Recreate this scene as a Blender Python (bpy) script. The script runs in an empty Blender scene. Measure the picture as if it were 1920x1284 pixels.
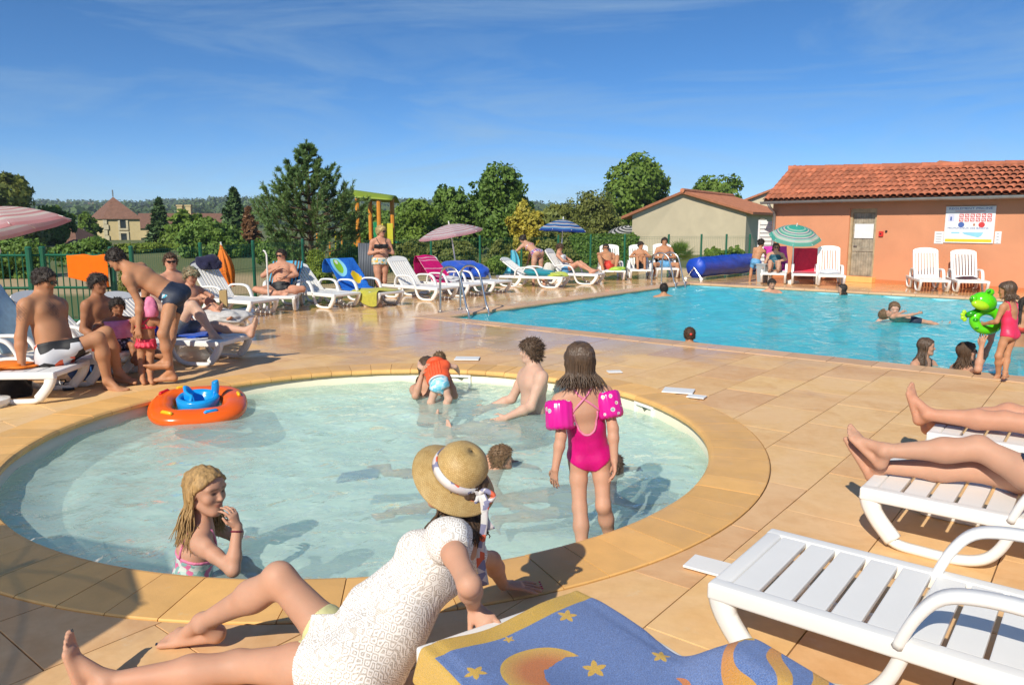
import bpy, bmesh, math, random
import numpy as np
from mathutils import Vector, Matrix
random.seed(7); RNG = np.random.default_rng(7)
R = math.radians
scn = bpy.context.scene
COL = scn.collection
# ------------------------------------------------------------------ camera
F = 1430.0; CH = 1.65; PIT = math.atan(223 / F); CP, SP = math.cos(PIT), math.sin(PIT)
cam_d = bpy.data.cameras.new('camera'); cam = bpy.data.objects.new('camera', cam_d); COL.objects.link(cam)
cam.location = (0, 0, CH); cam.rotation_euler = (math.pi / 2 - PIT, 0, 0)
cam_d.sensor_fit = 'HORIZONTAL'; cam_d.sensor_width = 36.0; cam_d.lens = F / 1920 * 36
cam_d.clip_start = 0.05; cam_d.clip_end = 6000
scn.camera = cam
# ------------------------------------------------------------------ light
SUN_AZ, SUN_EL = 27.0, 37.0        # the light travels towards this azimuth (right of +Y)
world = bpy.data.worlds.new('World'); scn.world = world; world.use_nodes = True
wn = world.node_tree; wn.nodes.clear()
w_out = wn.nodes.new('ShaderNodeOutputWorld'); w_bg = wn.nodes.new('ShaderNodeBackground')
w_sky = wn.nodes.new('ShaderNodeTexSky'); w_sky.sky_type = 'NISHITA'; w_sky.sun_disc = False
w_sky.sun_elevation = R(SUN_EL); w_sky.sun_rotation = R(180 + SUN_AZ)
w_sky.altitude = 200; w_sky.air_density = 0.55; w_sky.dust_density = 0.05; w_sky.ozone_density = 4.0
w_bg.inputs['Strength'].default_value = 0.108
w_tc = wn.nodes.new('ShaderNodeTexCoord'); w_map = wn.nodes.new('ShaderNodeMapping')
w_map.inputs['Scale'].default_value = (1.2, 1.0, 7.0); w_map.inputs['Rotation'].default_value = (0.0, R(10), R(20))
w_nz = wn.nodes.new('ShaderNodeTexNoise'); w_nz.inputs['Scale'].default_value = 1.7
w_nz.inputs['Detail'].default_value = 9; w_nz.inputs['Roughness'].default_value = 0.62; w_nz.inputs['Distortion'].default_value = 0.9
w_rmp = wn.nodes.new('ShaderNodeMapRange'); w_rmp.inputs['From Min'].default_value = 0.47; w_rmp.inputs['From Max'].default_value = 0.90
w_rmp.inputs['To Min'].default_value = 0.06; w_rmp.inputs['To Max'].default_value = 0.80
w_mix = wn.nodes.new('ShaderNodeMix'); w_mix.data_type = 'RGBA'; w_mix.inputs['B'].default_value = (2.8, 3.9, 4.8, 1)
wl = wn.links.new
wl(w_tc.outputs['Generated'], w_map.inputs['Vector']); wl(w_map.outputs['Vector'], w_nz.inputs['Vector'])
wl(w_nz.outputs['Fac'], w_rmp.inputs['Value']); wl(w_rmp.outputs['Result'], w_mix.inputs['Factor'])
w_hs = wn.nodes.new('ShaderNodeHueSaturation'); w_hs.inputs['Saturation'].default_value = 1.24; w_hs.inputs['Value'].default_value = 0.90; wl(w_sky.outputs['Color'], w_hs.inputs['Color']); wl(w_hs.outputs[0], w_mix.inputs['A']); wl(w_mix.outputs['Result'], w_bg.inputs['Color'])
wl(w_bg.outputs['Background'], w_out.inputs['Surface'])
sun_d = bpy.data.lights.new('sun', 'SUN'); sun = bpy.data.objects.new('sun', sun_d); COL.objects.link(sun)
sun_d.energy = 3.9; sun_d.angle = R(0.55); sun_d.color = (1.0, 0.93, 0.80)
_sd = Vector((math.sin(R(SUN_AZ)) * math.cos(R(SUN_EL)), math.cos(R(SUN_AZ)) * math.cos(R(SUN_EL)), -math.sin(R(SUN_EL))))
sun.rotation_euler = _sd.to_track_quat('-Z', 'Y').to_euler(); sun.location = (-20, -30, 30)
vs = scn.view_settings; vs.view_transform = 'Standard'; vs.look = 'None'; vs.exposure = 0.42; vs.gamma = 1.0; vs.use_curve_mapping = False
scn.cycles.use_denoising = True
scn.cycles.max_bounces = 8; scn.cycles.transparent_max_bounces = 16; scn.cycles.caustics_reflective = False; scn.cycles.caustics_refractive = False
# ------------------------------------------------------------------ helpers: photo pixel -> place
def ray(u, v):
    x = (u - 960) / F; y = (642 - v) / F
    return np.array([x, CP + y * SP, -SP + y * CP])
CAM = np.array([0, 0, CH])
def G(u, v, z=0.0):
    d = ray(u, v); return CAM + d * ((z - CH) / d[2])
def WY(u, v, y):
    d = ray(u, v); return CAM + d * (y / d[1])
PA = math.atan2(1150, 1447)                       # the big pool's axis
DA = np.array([math.sin(PA), math.cos(PA), 0.0]); DB = np.array([-math.cos(PA), math.sin(PA), 0.0])
def AB(a, b, z=0.0):
    p = DA * a + DB * b; return np.array([p[0], p[1], z])
def nrm(v):
    v = np.asarray(v, float); n = np.linalg.norm(v); return v / n if n > 1e-9 else v
def srgb(r, g, b):
    return tuple(((c / 255) / 12.92 if c / 255 <= 0.04045 else ((c / 255 + 0.055) / 1.055) ** 2.4) for c in (r, g, b))
# ------------------------------------------------------------------ helpers: meshes and objects
class MB:
    """collects verts / faces of one mesh"""
    def __init__(s): s.v = []; s.f = []
    def add(s, vs, fs):
        o = len(s.v); s.v += [tuple(map(float, p)) for p in vs]; s.f += [tuple(i + o for i in f) for f in fs]; return s
    def box(s, c, d, rz=0.0, m=None):
        hx, hy, hz = d[0] / 2, d[1] / 2, d[2] / 2
        P = [(x, y, z) for z in (-hz, hz) for y in (-hy, hy) for x in (-hx, hx)]
        cr, sr = math.cos(rz), math.sin(rz)
        P = [(x * cr - y * sr + c[0], x * sr + y * cr + c[1], z + c[2]) for x, y, z in P]
        if m is not None: P = [tuple(m @ Vector(p)) for p in P]
        return s.add(P, [(0, 2, 3, 1), (4, 5, 7, 6), (0, 1, 5, 4), (2, 6, 7, 3), (0, 4, 6, 2), (1, 3, 7, 5)])
    def tube(s, path, rad, n=8, cap=True, flat=None):
        """swept tube; rad a number or a list; flat=(w,h) multipliers"""
        path = [np.asarray(p, float) for p in path]; k = len(path)
        rad = [rad] * k if np.isscalar(rad) else list(rad)
        t0 = nrm(path[1] - path[0]); up = np.array([0, 0, 1.0]) if abs(t0[2]) < 0.9 else np.array([1.0, 0, 0])
        x = nrm(np.cross(t0, up)); vs = []
        for i in range(k):
            t = nrm(path[min(i + 1, k - 1)] - path[max(i - 1, 0)])
            x = nrm(x - t * np.dot(x, t)); y = np.cross(t, x)
            fw, fh = flat if flat else (1, 1)
            for j in range(n):
                a = 2 * math.pi * j / n
                vs.append(path[i] + rad[i] * (math.cos(a) * x * fw + math.sin(a) * y * fh))
        fs = [(i * n + j, i * n + (j + 1) % n, (i + 1) * n + (j + 1) % n, (i + 1) * n + j) for i in range(k - 1) for j in range(n)]
        if cap: fs += [tuple(range(n - 1, -1, -1)), tuple((k - 1) * n + j for j in range(n))]
        return s.add(vs, fs)
    def lathe(s, prof, n=24, c=(0, 0, 0)):
        vs = [(c[0] + r * math.cos(2 * math.pi * j / n), c[1] + r * math.sin(2 * math.pi * j / n), c[2] + z) for r, z in prof for j in range(n)]
        k = len(prof)
        return s.add(vs, [(i * n + j, i * n + (j + 1) % n, (i + 1) * n + (j + 1) % n, (i + 1) * n + j) for i in range(k - 1) for j in range(n)])
    def prism(s, poly, z0, z1):
        n = len(poly); vs = [(x, y, z0) for x, y in poly] + [(x, y, z1) for x, y in poly]
        return s.add(vs, [tuple(range(n - 1, -1, -1)), tuple(range(n, 2 * n))] + [(i, (i + 1) % n, n + (i + 1) % n, n + i) for i in range(n)])
    def grid(s, fn, nu, nv):
        vs = [fn(i / (nu - 1), j / (nv - 1)) for i in range(nu) for j in range(nv)]
        return s.add(vs, [(i * nv + j, (i + 1) * nv + j, (i + 1) * nv + j + 1, i * nv + j + 1) for i in range(nu - 1) for j in range(nv - 1)])
    def mesh(s, name, smooth=False):
        me = bpy.data.meshes.new(name); me.from_pydata(s.v, [], s.f); me.update()
        if smooth: me.polygons.foreach_set('use_smooth', [True] * len(me.polygons))
        return me
    def build(s, name, mat, parent=None, smooth=False, bevel=0, auto=None, subsurf=0, solid=0, loc=None, rot=None):
        return mk(name, s.mesh(name, smooth), mat, parent, bevel, auto, subsurf, solid, loc, rot)
def mk(name, me, mat, parent=None, bevel=0, auto=None, subsurf=0, solid=0, loc=None, rot=None):
    o = bpy.data.objects.new(name, me); COL.objects.link(o)
    if mat is not None and len(me.materials) == 0: me.materials.append(mat)
    if parent is not None: o.parent = parent
    if loc is not None: o.location = loc
    if rot is not None: o.rotation_euler = rot
    if solid: m = o.modifiers.new('s', 'SOLIDIFY'); m.thickness = solid; m.offset = 0
    if bevel: m = o.modifiers.new('b', 'BEVEL'); m.width = bevel; m.segments = 2; m.limit_method = 'ANGLE'; m.angle_limit = R(40)
    if subsurf: m = o.modifiers.new('u', 'SUBSURF'); m.levels = m.render_levels = subsurf
    return o
def npmesh(name, V, Q, smooth=True):
    """fast mesh from numpy verts and quad / tri index arrays"""
    me = bpy.data.meshes.new(name); V = np.asarray(V, np.float32); Q = np.asarray(Q, np.int32); k = Q.shape[1]
    me.vertices.add(len(V)); me.vertices.foreach_set('co', V.ravel())
    me.loops.add(Q.size); me.loops.foreach_set('vertex_index', Q.ravel())
    me.polygons.add(len(Q)); me.polygons.foreach_set('loop_start', np.arange(0, Q.size, k, dtype=np.int32))
    me.polygons.foreach_set('use_smooth', np.full(len(Q), smooth)); me.update(calc_edges=True); me.validate()
    return me
def tag(o, label=None, cat=None, group=None, kind=None):
    if label: o['label'] = label
    if cat: o['category'] = cat
    if group: o['group'] = group
    if kind: o['kind'] = kind
    return o
def thing(name, label, cat, loc=(0, 0, 0), rz=0.0, group=None):
    o = bpy.data.objects.new(name, None); COL.objects.link(o); o.empty_display_size = 0.2
    o.location = tuple(loc); o.rotation_euler = (0, 0, rz); return tag(o, label, cat, group)
def copy_tree(o, parent=None):
    c = o.copy(); COL.objects.link(c); c.parent = parent
    for ch in o.children: copy_tree(ch, c)
    return c
# ------------------------------------------------------------------ helpers: materials
def N(nt, t, **kw):
    n = nt.nodes.new('ShaderNode' + t)
    for k, v in kw.items():
        if k in n.inputs: n.inputs[k].default_value = v
        else: setattr(n, k, v)
    return n
def new_mat(name):
    m = bpy.data.materials.new(name); m.use_nodes = True; nt = m.node_tree; nt.nodes.clear()
    out = N(nt, 'OutputMaterial'); b = N(nt, 'BsdfPrincipled'); nt.links.new(b.outputs[0], out.inputs['Surface'])
    return m, nt, b, out
def c4(c): return (c[0], c[1], c[2], 1.0)
def mixc(nt, fac, a, b, blend='MIX'):
    n = nt.nodes.new('ShaderNodeMix'); n.data_type = 'RGBA'; n.blend_type = blend
    for s, v in (('Factor', fac), ('A', a), ('B', b)):
        if isinstance(v, bpy.types.NodeSocket): nt.links.new(v, n.inputs[s])
        elif s == 'Factor': n.inputs[s].default_value = v
        else: n.inputs[s].default_value = c4(v)
    return n.outputs['Result']
def rng(nt, val, a, b, c=0.0, d=1.0):
    n = nt.nodes.new('ShaderNodeMapRange'); nt.links.new(val, n.inputs['Value'])
    for s, v in zip(('From Min', 'From Max', 'To Min', 'To Max'), (a, b, c, d)): n.inputs[s].default_value = v
    return n.outputs['Result']
def mth(nt, op, a, b=0.0, c=None):
    n = nt.nodes.new('ShaderNodeMath'); n.operation = op
    for i, v in enumerate((a, b, c)):
        if v is None: continue
        if isinstance(v, bpy.types.NodeSocket): nt.links.new(v, n.inputs[i])
        else: n.inputs[i].default_value = v
    return n.outputs[0]
def noise(nt, vec, scale, detail=4, rough=0.55, dist=0.0):
    n = N(nt, 'TexNoise', Scale=scale, Detail=detail, Roughness=rough, Distortion=dist)
    if vec is not None: nt.links.new(vec, n.inputs['Vector'])
    return n.outputs['Fac']
def coords(nt, kind='Object', scale=None, rot=None):
    if kind == 'Position': o = N(nt, 'NewGeometry').outputs['Position']
    else: o = N(nt, 'TexCoord').outputs[kind]
    if scale is not None or rot is not None:
        m = N(nt, 'Mapping'); nt.links.new(o, m.inputs['Vector'])
        if scale is not None: m.inputs['Scale'].default_value = scale
        if rot is not None: m.inputs['Rotation'].default_value = rot
        o = m.outputs['Vector']
    return o
def bump(nt, b, h, strength=0.3, dist=0.01):
    n = N(nt, 'Bump', Strength=strength, Distance=dist); nt.links.new(h, n.inputs['Height']); nt.links.new(n.outputs[0], b.inputs['Normal']); return n
MATS = {}
def M(name, col, rough=0.55, var=0.12, scale=6.0, bmp=0.0, bscale=40.0, spec=0.5, metal=0.0, sss=0.0, sheen=0.0, objvar=0.0, kind='Object', coat=0.0, transl=0.0):
    if name in MATS: return MATS[name]
    m, nt, b, out = new_mat(name); vec = coords(nt, kind)
    lo = tuple(x * (1 - var) for x in col); hi = tuple(min(1, x * (1 + var)) for x in col)
    c = mixc(nt, rng(nt, noise(nt, vec, scale), 0.3, 0.7), lo, hi)
    if objvar:
        oi = N(nt, 'ObjectInfo'); hs = N(nt, 'HueSaturation'); nt.links.new(c, hs.inputs['Color'])
        nt.links.new(rng(nt, oi.outputs['Random'], 0, 1, 1 - objvar, 1 + objvar), hs.inputs['Value']); c = hs.outputs[0]
    nt.links.new(c, b.inputs['Base Color']); b.inputs['Roughness'].default_value = rough
    b.inputs['Specular IOR Level'].default_value = spec; b.inputs['Metallic'].default_value = metal
    if sss: b.inputs['Subsurface Weight'].default_value = sss; b.inputs['Subsurface Radius'].default_value = (0.02, 0.008, 0.004); b.inputs['Subsurface Scale'].default_value = 0.6
    if sheen: b.inputs['Sheen Weight'].default_value = sheen
    if coat: b.inputs['Coat Weight'].default_value = coat; b.inputs['Coat Roughness'].default_value = 0.1
    if bmp: bump(nt, b, noise(nt, vec, bscale, 5), bmp, 0.01)
    if transl:
        t = N(nt, 'BsdfTranslucent'); nt.links.new(c, t.inputs['Color']); ms = N(nt, 'MixShader'); ms.inputs[0].default_value = transl
        nt.links.new(b.outputs[0], ms.inputs[1]); nt.links.new(t.outputs[0], ms.inputs[2]); nt.links.new(ms.outputs[0], out.inputs['Surface'])
    MATS[name] = m; return m
# ================================================================== ground, deck, pools
PC = np.array([-1.08, 5.96]); PRI, PRO = 2.62, 3.00          # round paddling pool
QA0, QA1, QB0, QB1 = 9.84, 19.85, -7.0, 9.42                 # big pool, inner edges (a, b)
CW = 0.38                                                    # width of its coping
DK = (-6.0, 26.5, -9.0, 13.5)                                # deck rectangle (a0, a1, b0, b1)
def deck_material():
    m, nt, b, out = new_mat('stone_tile'); P = coords(nt, 'Position')
    oi = N(nt, 'ObjectInfo')
    big = noise(nt, P, 0.9, 5, 0.6, 0.4); fine = noise(nt, P, 14, 6, 0.65); blot = noise(nt, P, 3.1, 3, 0.6, 0.8)
    c = mixc(nt, rng(nt, blot, 0.32, 0.68), (0.74, 0.44, 0.19), (0.80, 0.52, 0.255))
    c = mixc(nt, rng(nt, fine, 0.35, 0.75, 0, 0.35), c, (0.52, 0.29, 0.11))
    hs = N(nt, 'HueSaturation'); nt.links.new(c, hs.inputs['Color'])
    nt.links.new(rng(nt, oi.outputs['Random'], 0, 1, 0.90, 1.07), hs.inputs['Value']); nt.links.new(rng(nt, oi.outputs['Random'], 0, 1, 0.492, 0.506), hs.inputs['Hue']); c = hs.outputs[0]
    c = mixc(nt, rng(nt, noise(nt, P, 0.75, 6, 0.68, 1.2), 0.46, 0.62, 0, 0.55), c, (0.80, 0.53, 0.29)); c = mixc(nt, rng(nt, noise(nt, P, 1.9, 5, 0.7, 0.9), 0.56, 0.70, 0, 0.45), c, (0.58, 0.30, 0.11))
    # pale lime marks left by dried splashes
    lime = rng(nt, noise(nt, P, 4.4, 7, 0.7, 0.3), 0.62, 0.70)
    c = mixc(nt, mth(nt, 'MULTIPLY', lime, 0.42), c, (0.74, 0.60, 0.40))
    # the walked-on strip between the pools and the chairs is wet
    sx = N(nt, 'SeparateXYZ'); nt.links.new(P, sx.inputs[0])
    far = rng(nt, sx.outputs['Y'], 7.2, 10.6)
    wet = mth(nt, 'MULTIPLY', rng(nt, mth(nt, 'ADD', mth(nt, 'MULTIPLY', far, 0.36), big), 0.66, 0.80), far)
    wet = mth(nt, 'MAXIMUM', wet, mth(nt, 'MULTIPLY', rng(nt, noise(nt, P, 1.1, 4, 0.55, 0.6), 0.64, 0.70), 0.55))
    c = mixc(nt, wet, c, mixc(nt, 0.75, c, (0.90, 0.87, 0.84), 'MULTIPLY'))
    nt.links.new(c, b.inputs['Base Color'])
    nt.links.new(rng(nt, wet, 0, 1, 0.62, 0.13), b.inputs['Roughness']); nt.links.new(rng(nt, wet, 0, 1, 0.35, 0.62), b.inputs['Specular IOR Level'])
    h = mth(nt, 'ADD', mth(nt, 'MULTIPLY', fine, mth(nt, 'SUBTRACT', 1.0, wet)), mth(nt, 'MULTIPLY', noise(nt, P, 2.6, 2, 0.4), 1.5))
    bump(nt, b, h, 0.22, 0.006)
    return m
MT_TILE = deck_material()
def coping_material(name, base, wetk):
    m, nt, b, out = new_mat(name); P = coords(nt, 'Position'); oi = N(nt, 'ObjectInfo')
    f = noise(nt, P, 5, 6, 0.6, 0.3); c = mixc(nt, rng(nt, f, 0.3, 0.7), tuple(x * 0.9 for x in base), tuple(min(1, x * 1.06) for x in base))
    c = mixc(nt, rng(nt, noise(nt, P, 9, 7, 0.7), 0.60, 0.72, 0, 0.38), c, (0.66, 0.56, 0.36))
    hs = N(nt, 'HueSaturation'); nt.links.new(c, hs.inputs['Color']); nt.links.new(rng(nt, oi.outputs['Random'], 0, 1, 0.87, 1.1), hs.inputs['Value'])
    nt.links.new(hs.outputs[0], b.inputs['Base Color'])
    nt.links.new(rng(nt, noise(nt, P, 1.3, 3), 0.4, 0.65, 0.6, wetk), b.inputs['Roughness']); bump(nt, b, noise(nt, P, 60, 6), 0.25, 0.004)
    return m
MT_COPE = coping_material('yellow_coping_stone', (0.80, 0.455, 0.15), 0.35)
MT_COPE2 = coping_material('pink_coping_stone', (0.66, 0.41, 0.23), 0.22)
MT_MORTAR = M('mortar', (0.17, 0.10, 0.05), 0.9, 0.3, 12)
def rect_minus(r, h):
    a0, a1, b0, b1 = r; p0, p1, q0, q1 = h
    if a1 <= p0 or a0 >= p1 or b1 <= q0 or b0 >= q1: return [r]
    o = []
    if a0 < p0: o.append((a0, p0, b0, b1)); a0 = p0
    if a1 > p1: o.append((p1, a1, b0, b1)); a1 = p1
    if b0 < q0: o.append((a0, a1, b0, q0))
    if b1 > q1: o.append((a0, a1, q1, b1))
    return o
def circ_minus(poly, c, r):
    """pieces of a convex polygon outside a circle"""
    P = []
    for i in range(len(poly)):
        p, q = np.array(poly[i]), np.array(poly[(i + 1) % len(poly)])
        for k in range(14): P.append(p + (q - p) * k / 14)
    ins = [np.hypot(*(p - c)) < r for p in P]
    if not any(ins): return [poly]
    if all(ins): return []
    n = len(P); runs = []; start = next(i for i in range(n) if ins[i - 1] and not ins[i])
    def cut(p, q):
        lo, hi = 0.0, 1.0
        for _ in range(20):
            m = (lo + hi) / 2
            if np.hypot(*(p + (q - p) * m - c)) < r: hi = m
            else: lo = m
        return p + (q - p) * lo
    i = start
    while True:
        run = [cut(P[i], P[i - 1])]
        while not ins[i % n]: run.append(P[i % n]); i += 1
        run.append(cut(P[(i - 1) % n], P[i % n]))
        a0 = math.atan2(*(run[-1] - c)[::-1]); a1 = math.atan2(*(run[0] - c)[::-1]); d = (a1 - a0 + math.pi) % (2 * math.pi) - math.pi
        for k in range(1, 6): t = a0 + d * k / 6; run.append(c + r * np.array([math.cos(t), math.sin(t)]))
        out = [run[0]]
        for p in run[1:]:
            if np.hypot(*(p - out[-1])) > 0.012: out.append(p)
        # drop the samples on straight edges
        k = len(out); keep = []
        for j in range(k):
            u, w = out[j] - out[j - 1], out[(j + 1) % k] - out[j]
            if abs(u[0] * w[1] - u[1] * w[0]) > 1e-5 * 1: keep.append(out[j])
        if len(keep) >= 3: runs.append([tuple(p) for p in keep])
        while ins[i % n]: i += 1
        if i % n == start % n or i > 3 * n: break
    return runs
def area(poly): return 0.5 * sum(poly[i - 1][0] * poly[i][1] - poly[i][0] * poly[i - 1][1] for i in range(len(poly)))
def tile_mesh(mb, poly, z, gap=0.0030, ch=0.0012, th=0.03):
    if area(poly) < 0: poly = poly[::-1]
    c = np.mean(np.array(poly), 0); n = len(poly)
    def inset(d):
        o = []
        for i in range(n):
            p0, p, p1 = (np.array(poly[j]) for j in (i - 1, i, (i + 1) % n))
            e0, e1 = nrm(p - p0), nrm(p1 - p); n0, n1 = np.array([-e0[1], e0[0]]), np.array([-e1[1], e1[0]])
            b = n0 + n1; L = max(0.5, np.dot(b, b) / 2); o.append(p + b / L * d)
        return o
    A, B = inset(gap), inset(gap + ch)
    vs = [(x, y, z - th) for x, y in A] + [(x, y, z - ch * 0.7) for x, y in A] + [(x, y, z) for x, y in B]
    fs = [(k * n + i, k * n + (i + 1) % n, (k + 1) * n + (i + 1) % n, (k + 1) * n + i) for k in (0, 1) for i in range(n)] + [tuple(range(2 * n, 3 * n))]
    mb.add(vs, fs)
deck = tag(MB().add([], []).build('deck', None), kind='structure') if False else None
TA, TB = 0.84, 0.535
cells = []
ia = 0
b = DK[2] - 0.3
row = 0
while b < DK[3]:
    a = DK[0] - (TA / 2 if row % 2 else 0) - 0.17
    while a < DK[1]:
        r = (max(a, DK[0]), min(a + TA, DK[1]), max(b, DK[2]), min(b + TB, DK[3]))
        if r[1] - r[0] > 0.03 and r[3] - r[2] > 0.03:
            for q in rect_minus(r, (QA0 - CW, QA1 + CW, QB0 - CW, QB1 + CW)):
                poly = [tuple(AB(x, y)[:2]) for x, y in ((q[0], q[2]), (q[0], q[3]), (q[1], q[3]), (q[1], q[2]))]
                for pc in circ_minus(poly, PC, PRO):
                    if abs(area(pc)) > 0.004: cells.append(pc)
        a += TA
    b += TB; row += 1
mort = MB()
for pc in cells:
    if area(pc) < 0: pc = pc[::-1]
    mort.add([(x, y, -0.011) for x, y in pc], [tuple(range(len(pc)))])
deck = mort.build('deck', MT_MORTAR); tag(deck, kind='structure')
def showsize(pc):
    c = np.mean(np.array(pc), 0)
    if c[1] < 1.7 or abs(c[0]) > 0.72 * c[1] + 0.5: return 1e9
    return np.hypot(*c)
order = sorted(cells, key=showsize)
for pc in order[:300]:
    c = np.mean(np.array(pc), 0); mb = MB(); tile_mesh(mb, [(x - c[0], y - c[1]) for x, y in pc], 0)
    mb.build('tile', MT_TILE, deck, loc=(c[0], c[1], random.uniform(-0.0012, 0.0012)), rot=(random.uniform(-.0012, .0012), random.uniform(-.0012, .0012), 0))
mb = MB()
for pc in order[300:]: tile_mesh(mb, pc, random.uniform(-0.001, 0.001))
tag(mb.build('tile_field', MT_TILE, deck), kind='stuff')
# ---- outside ground
def ground_material():
    m, nt, b, out = new_mat('ground_mix'); P = coords(nt, 'Position'); n1 = noise(nt, P, 0.16, 5, 0.6, 0.3); n2 = noise(nt, P, 6, 6, 0.7)
    grass = mixc(nt, n2, (0.075, 0.105, 0.025), (0.16, 0.17, 0.055)); sand = mixc(nt, n2, (0.36, 0.26, 0.13), (0.50, 0.38, 0.21))
    sx = N(nt, 'SeparateXYZ'); nt.links.new(P, sx.inputs[0])
    # sandy playground strip behind the fence
    k = mth(nt, 'MULTIPLY', rng(nt, sx.outputs['Y'], 17.5, 18.5), rng(nt, sx.outputs['Y'], 27, 24)); k = mth(nt, 'MULTIPLY', k, rng(nt, sx.outputs['X'], 2, -1))
    k = mth(nt, 'MAXIMUM', mth(nt, 'MULTIPLY', k, rng(nt, n1, 0.25, 0.4)), rng(nt, n1, 0.6, 0.7))
    nt.links.new(mixc(nt, k, grass, sand), b.inputs['Base Color']); b.inputs['Roughness'].default_value = 0.95; bump(nt, b, n2, 0.6, 0.03); return m
gm = MB()
BIG = 260.0
for r in ((-BIG, BIG, DK[3], BIG), (-BIG, BIG, -BIG, DK[2]), (-BIG, DK[0], DK[2], DK[3]), (DK[1], BIG, DK[2], DK[3])):
    gm.add([AB(r[0], r[2], -0.02), AB(r[0], r[3], -0.02), AB(r[1], r[3], -0.02), AB(r[1], r[2], -0.02)], [(0, 3, 2, 1)])
tag(gm.build('ground', ground_material()), kind='structure')
# ---- coping stones of the round pool
NC = 74
cope = MB().lathe([(PRI - 0.004, -0.03), (PRI + 0.02, -0.012), (PRO, -0.012), (PRO, -0.05), (PRI, -0.05), (PRI - 0.004, -0.03)], 120, (PC[0], PC[1], 0)).build('pool_coping', MT_MORTAR)
tag(cope, kind='structure')
mb = MB(); da = 2 * math.pi / NC; g = 0.0022
prof = [(PRI + 0.005, -0.052), (PRI - 0.026, -0.046), (PRI - 0.038, -0.030), (PRI - 0.036, -0.012), (PRI - 0.022, 0.003), (PRI, 0.008), (PRI + 0.10, 0.008), (PRO - 0.012, 0.006), (PRO - 0.005, 0.001), (PRO - 0.005, -0.03)]
K = 3
vs = [(r * math.cos(t), r * math.sin(t), z) for i in range(K) for t in [(-0.5 + i / (K - 1)) * da] for r, z in [(r_, z_) for r_, z_ in prof]]
# joint gap: shrink each slice end
vs = []
for i in range(K):
    for r, z in prof:
        t = (-0.5 + i / (K - 1)) * (da - 2 * g / r); vs.append((r * math.cos(t), r * math.sin(t), z))
n = len(prof); fs = [(i * n + j, i * n + j + 1, (i + 1) * n + j + 1, (i + 1) * n + j) for i in range(K - 1) for j in range(n - 1)] + [tuple(range(n)), tuple(range((K - 1) * n + n - 1, (K - 1) * n - 1, -1))]
me = MB().add(vs, fs).mesh('coping_stone'); me.materials.append(MT_COPE)
for i in range(NC):
    mk('coping_stone', me, None, cope, loc=(PC[0], PC[1], random.uniform(-.0015, .0015)), rot=(0, 0, (i + 0.37) * da))
# ---- round pool basin and water
def liner_material(name, wall, floor):
    m, nt, b, out = new_mat(name); P = coords(nt, 'Position'); sx = N(nt, 'SeparateXYZ'); nt.links.new(P, sx.inputs[0])
    c = mixc(nt, rng(nt, sx.outputs['Z'], -0.30, -0.22), floor, wall)
    c = mixc(nt, rng(nt, noise(nt, P, 2.0, 4), 0.35, 0.7, 0, 0.12), c, tuple(x * 0.8 for x in floor))
    nt.links.new(c, b.inputs['Base Color']); b.inputs['Roughness'].default_value = 0.45; return m
MT_LINER = liner_material('cream_pool_liner', (0.78, 0.74, 0.56), (0.86, 0.93, 0.86))
MT_LINER2 = liner_material('blue_pool_liner', (0.40, 0.72, 0.80), (0.36, 0.72, 0.82))
basin = MB().lathe([(PRI + 0.03, -0.045), (PRI, -0.05), (PRI - 0.004, -0.16), (PRI - 0.01, -0.29), (PRI - 0.06, -0.31), (PRI - 0.42, -0.335), (PRI - 0.50, -0.36), (PRI - 0.62, -0.47), (PRI - 0.80, -0.52), (0.6, -0.56), (0.0, -0.565)], 96, (PC[0], PC[1], 0)).build('paddling_pool_basin', MT_LINER, smooth=True)
tag(basin, kind='structure')
WZ1, WZ2 = -0.145, -0.075
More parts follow.
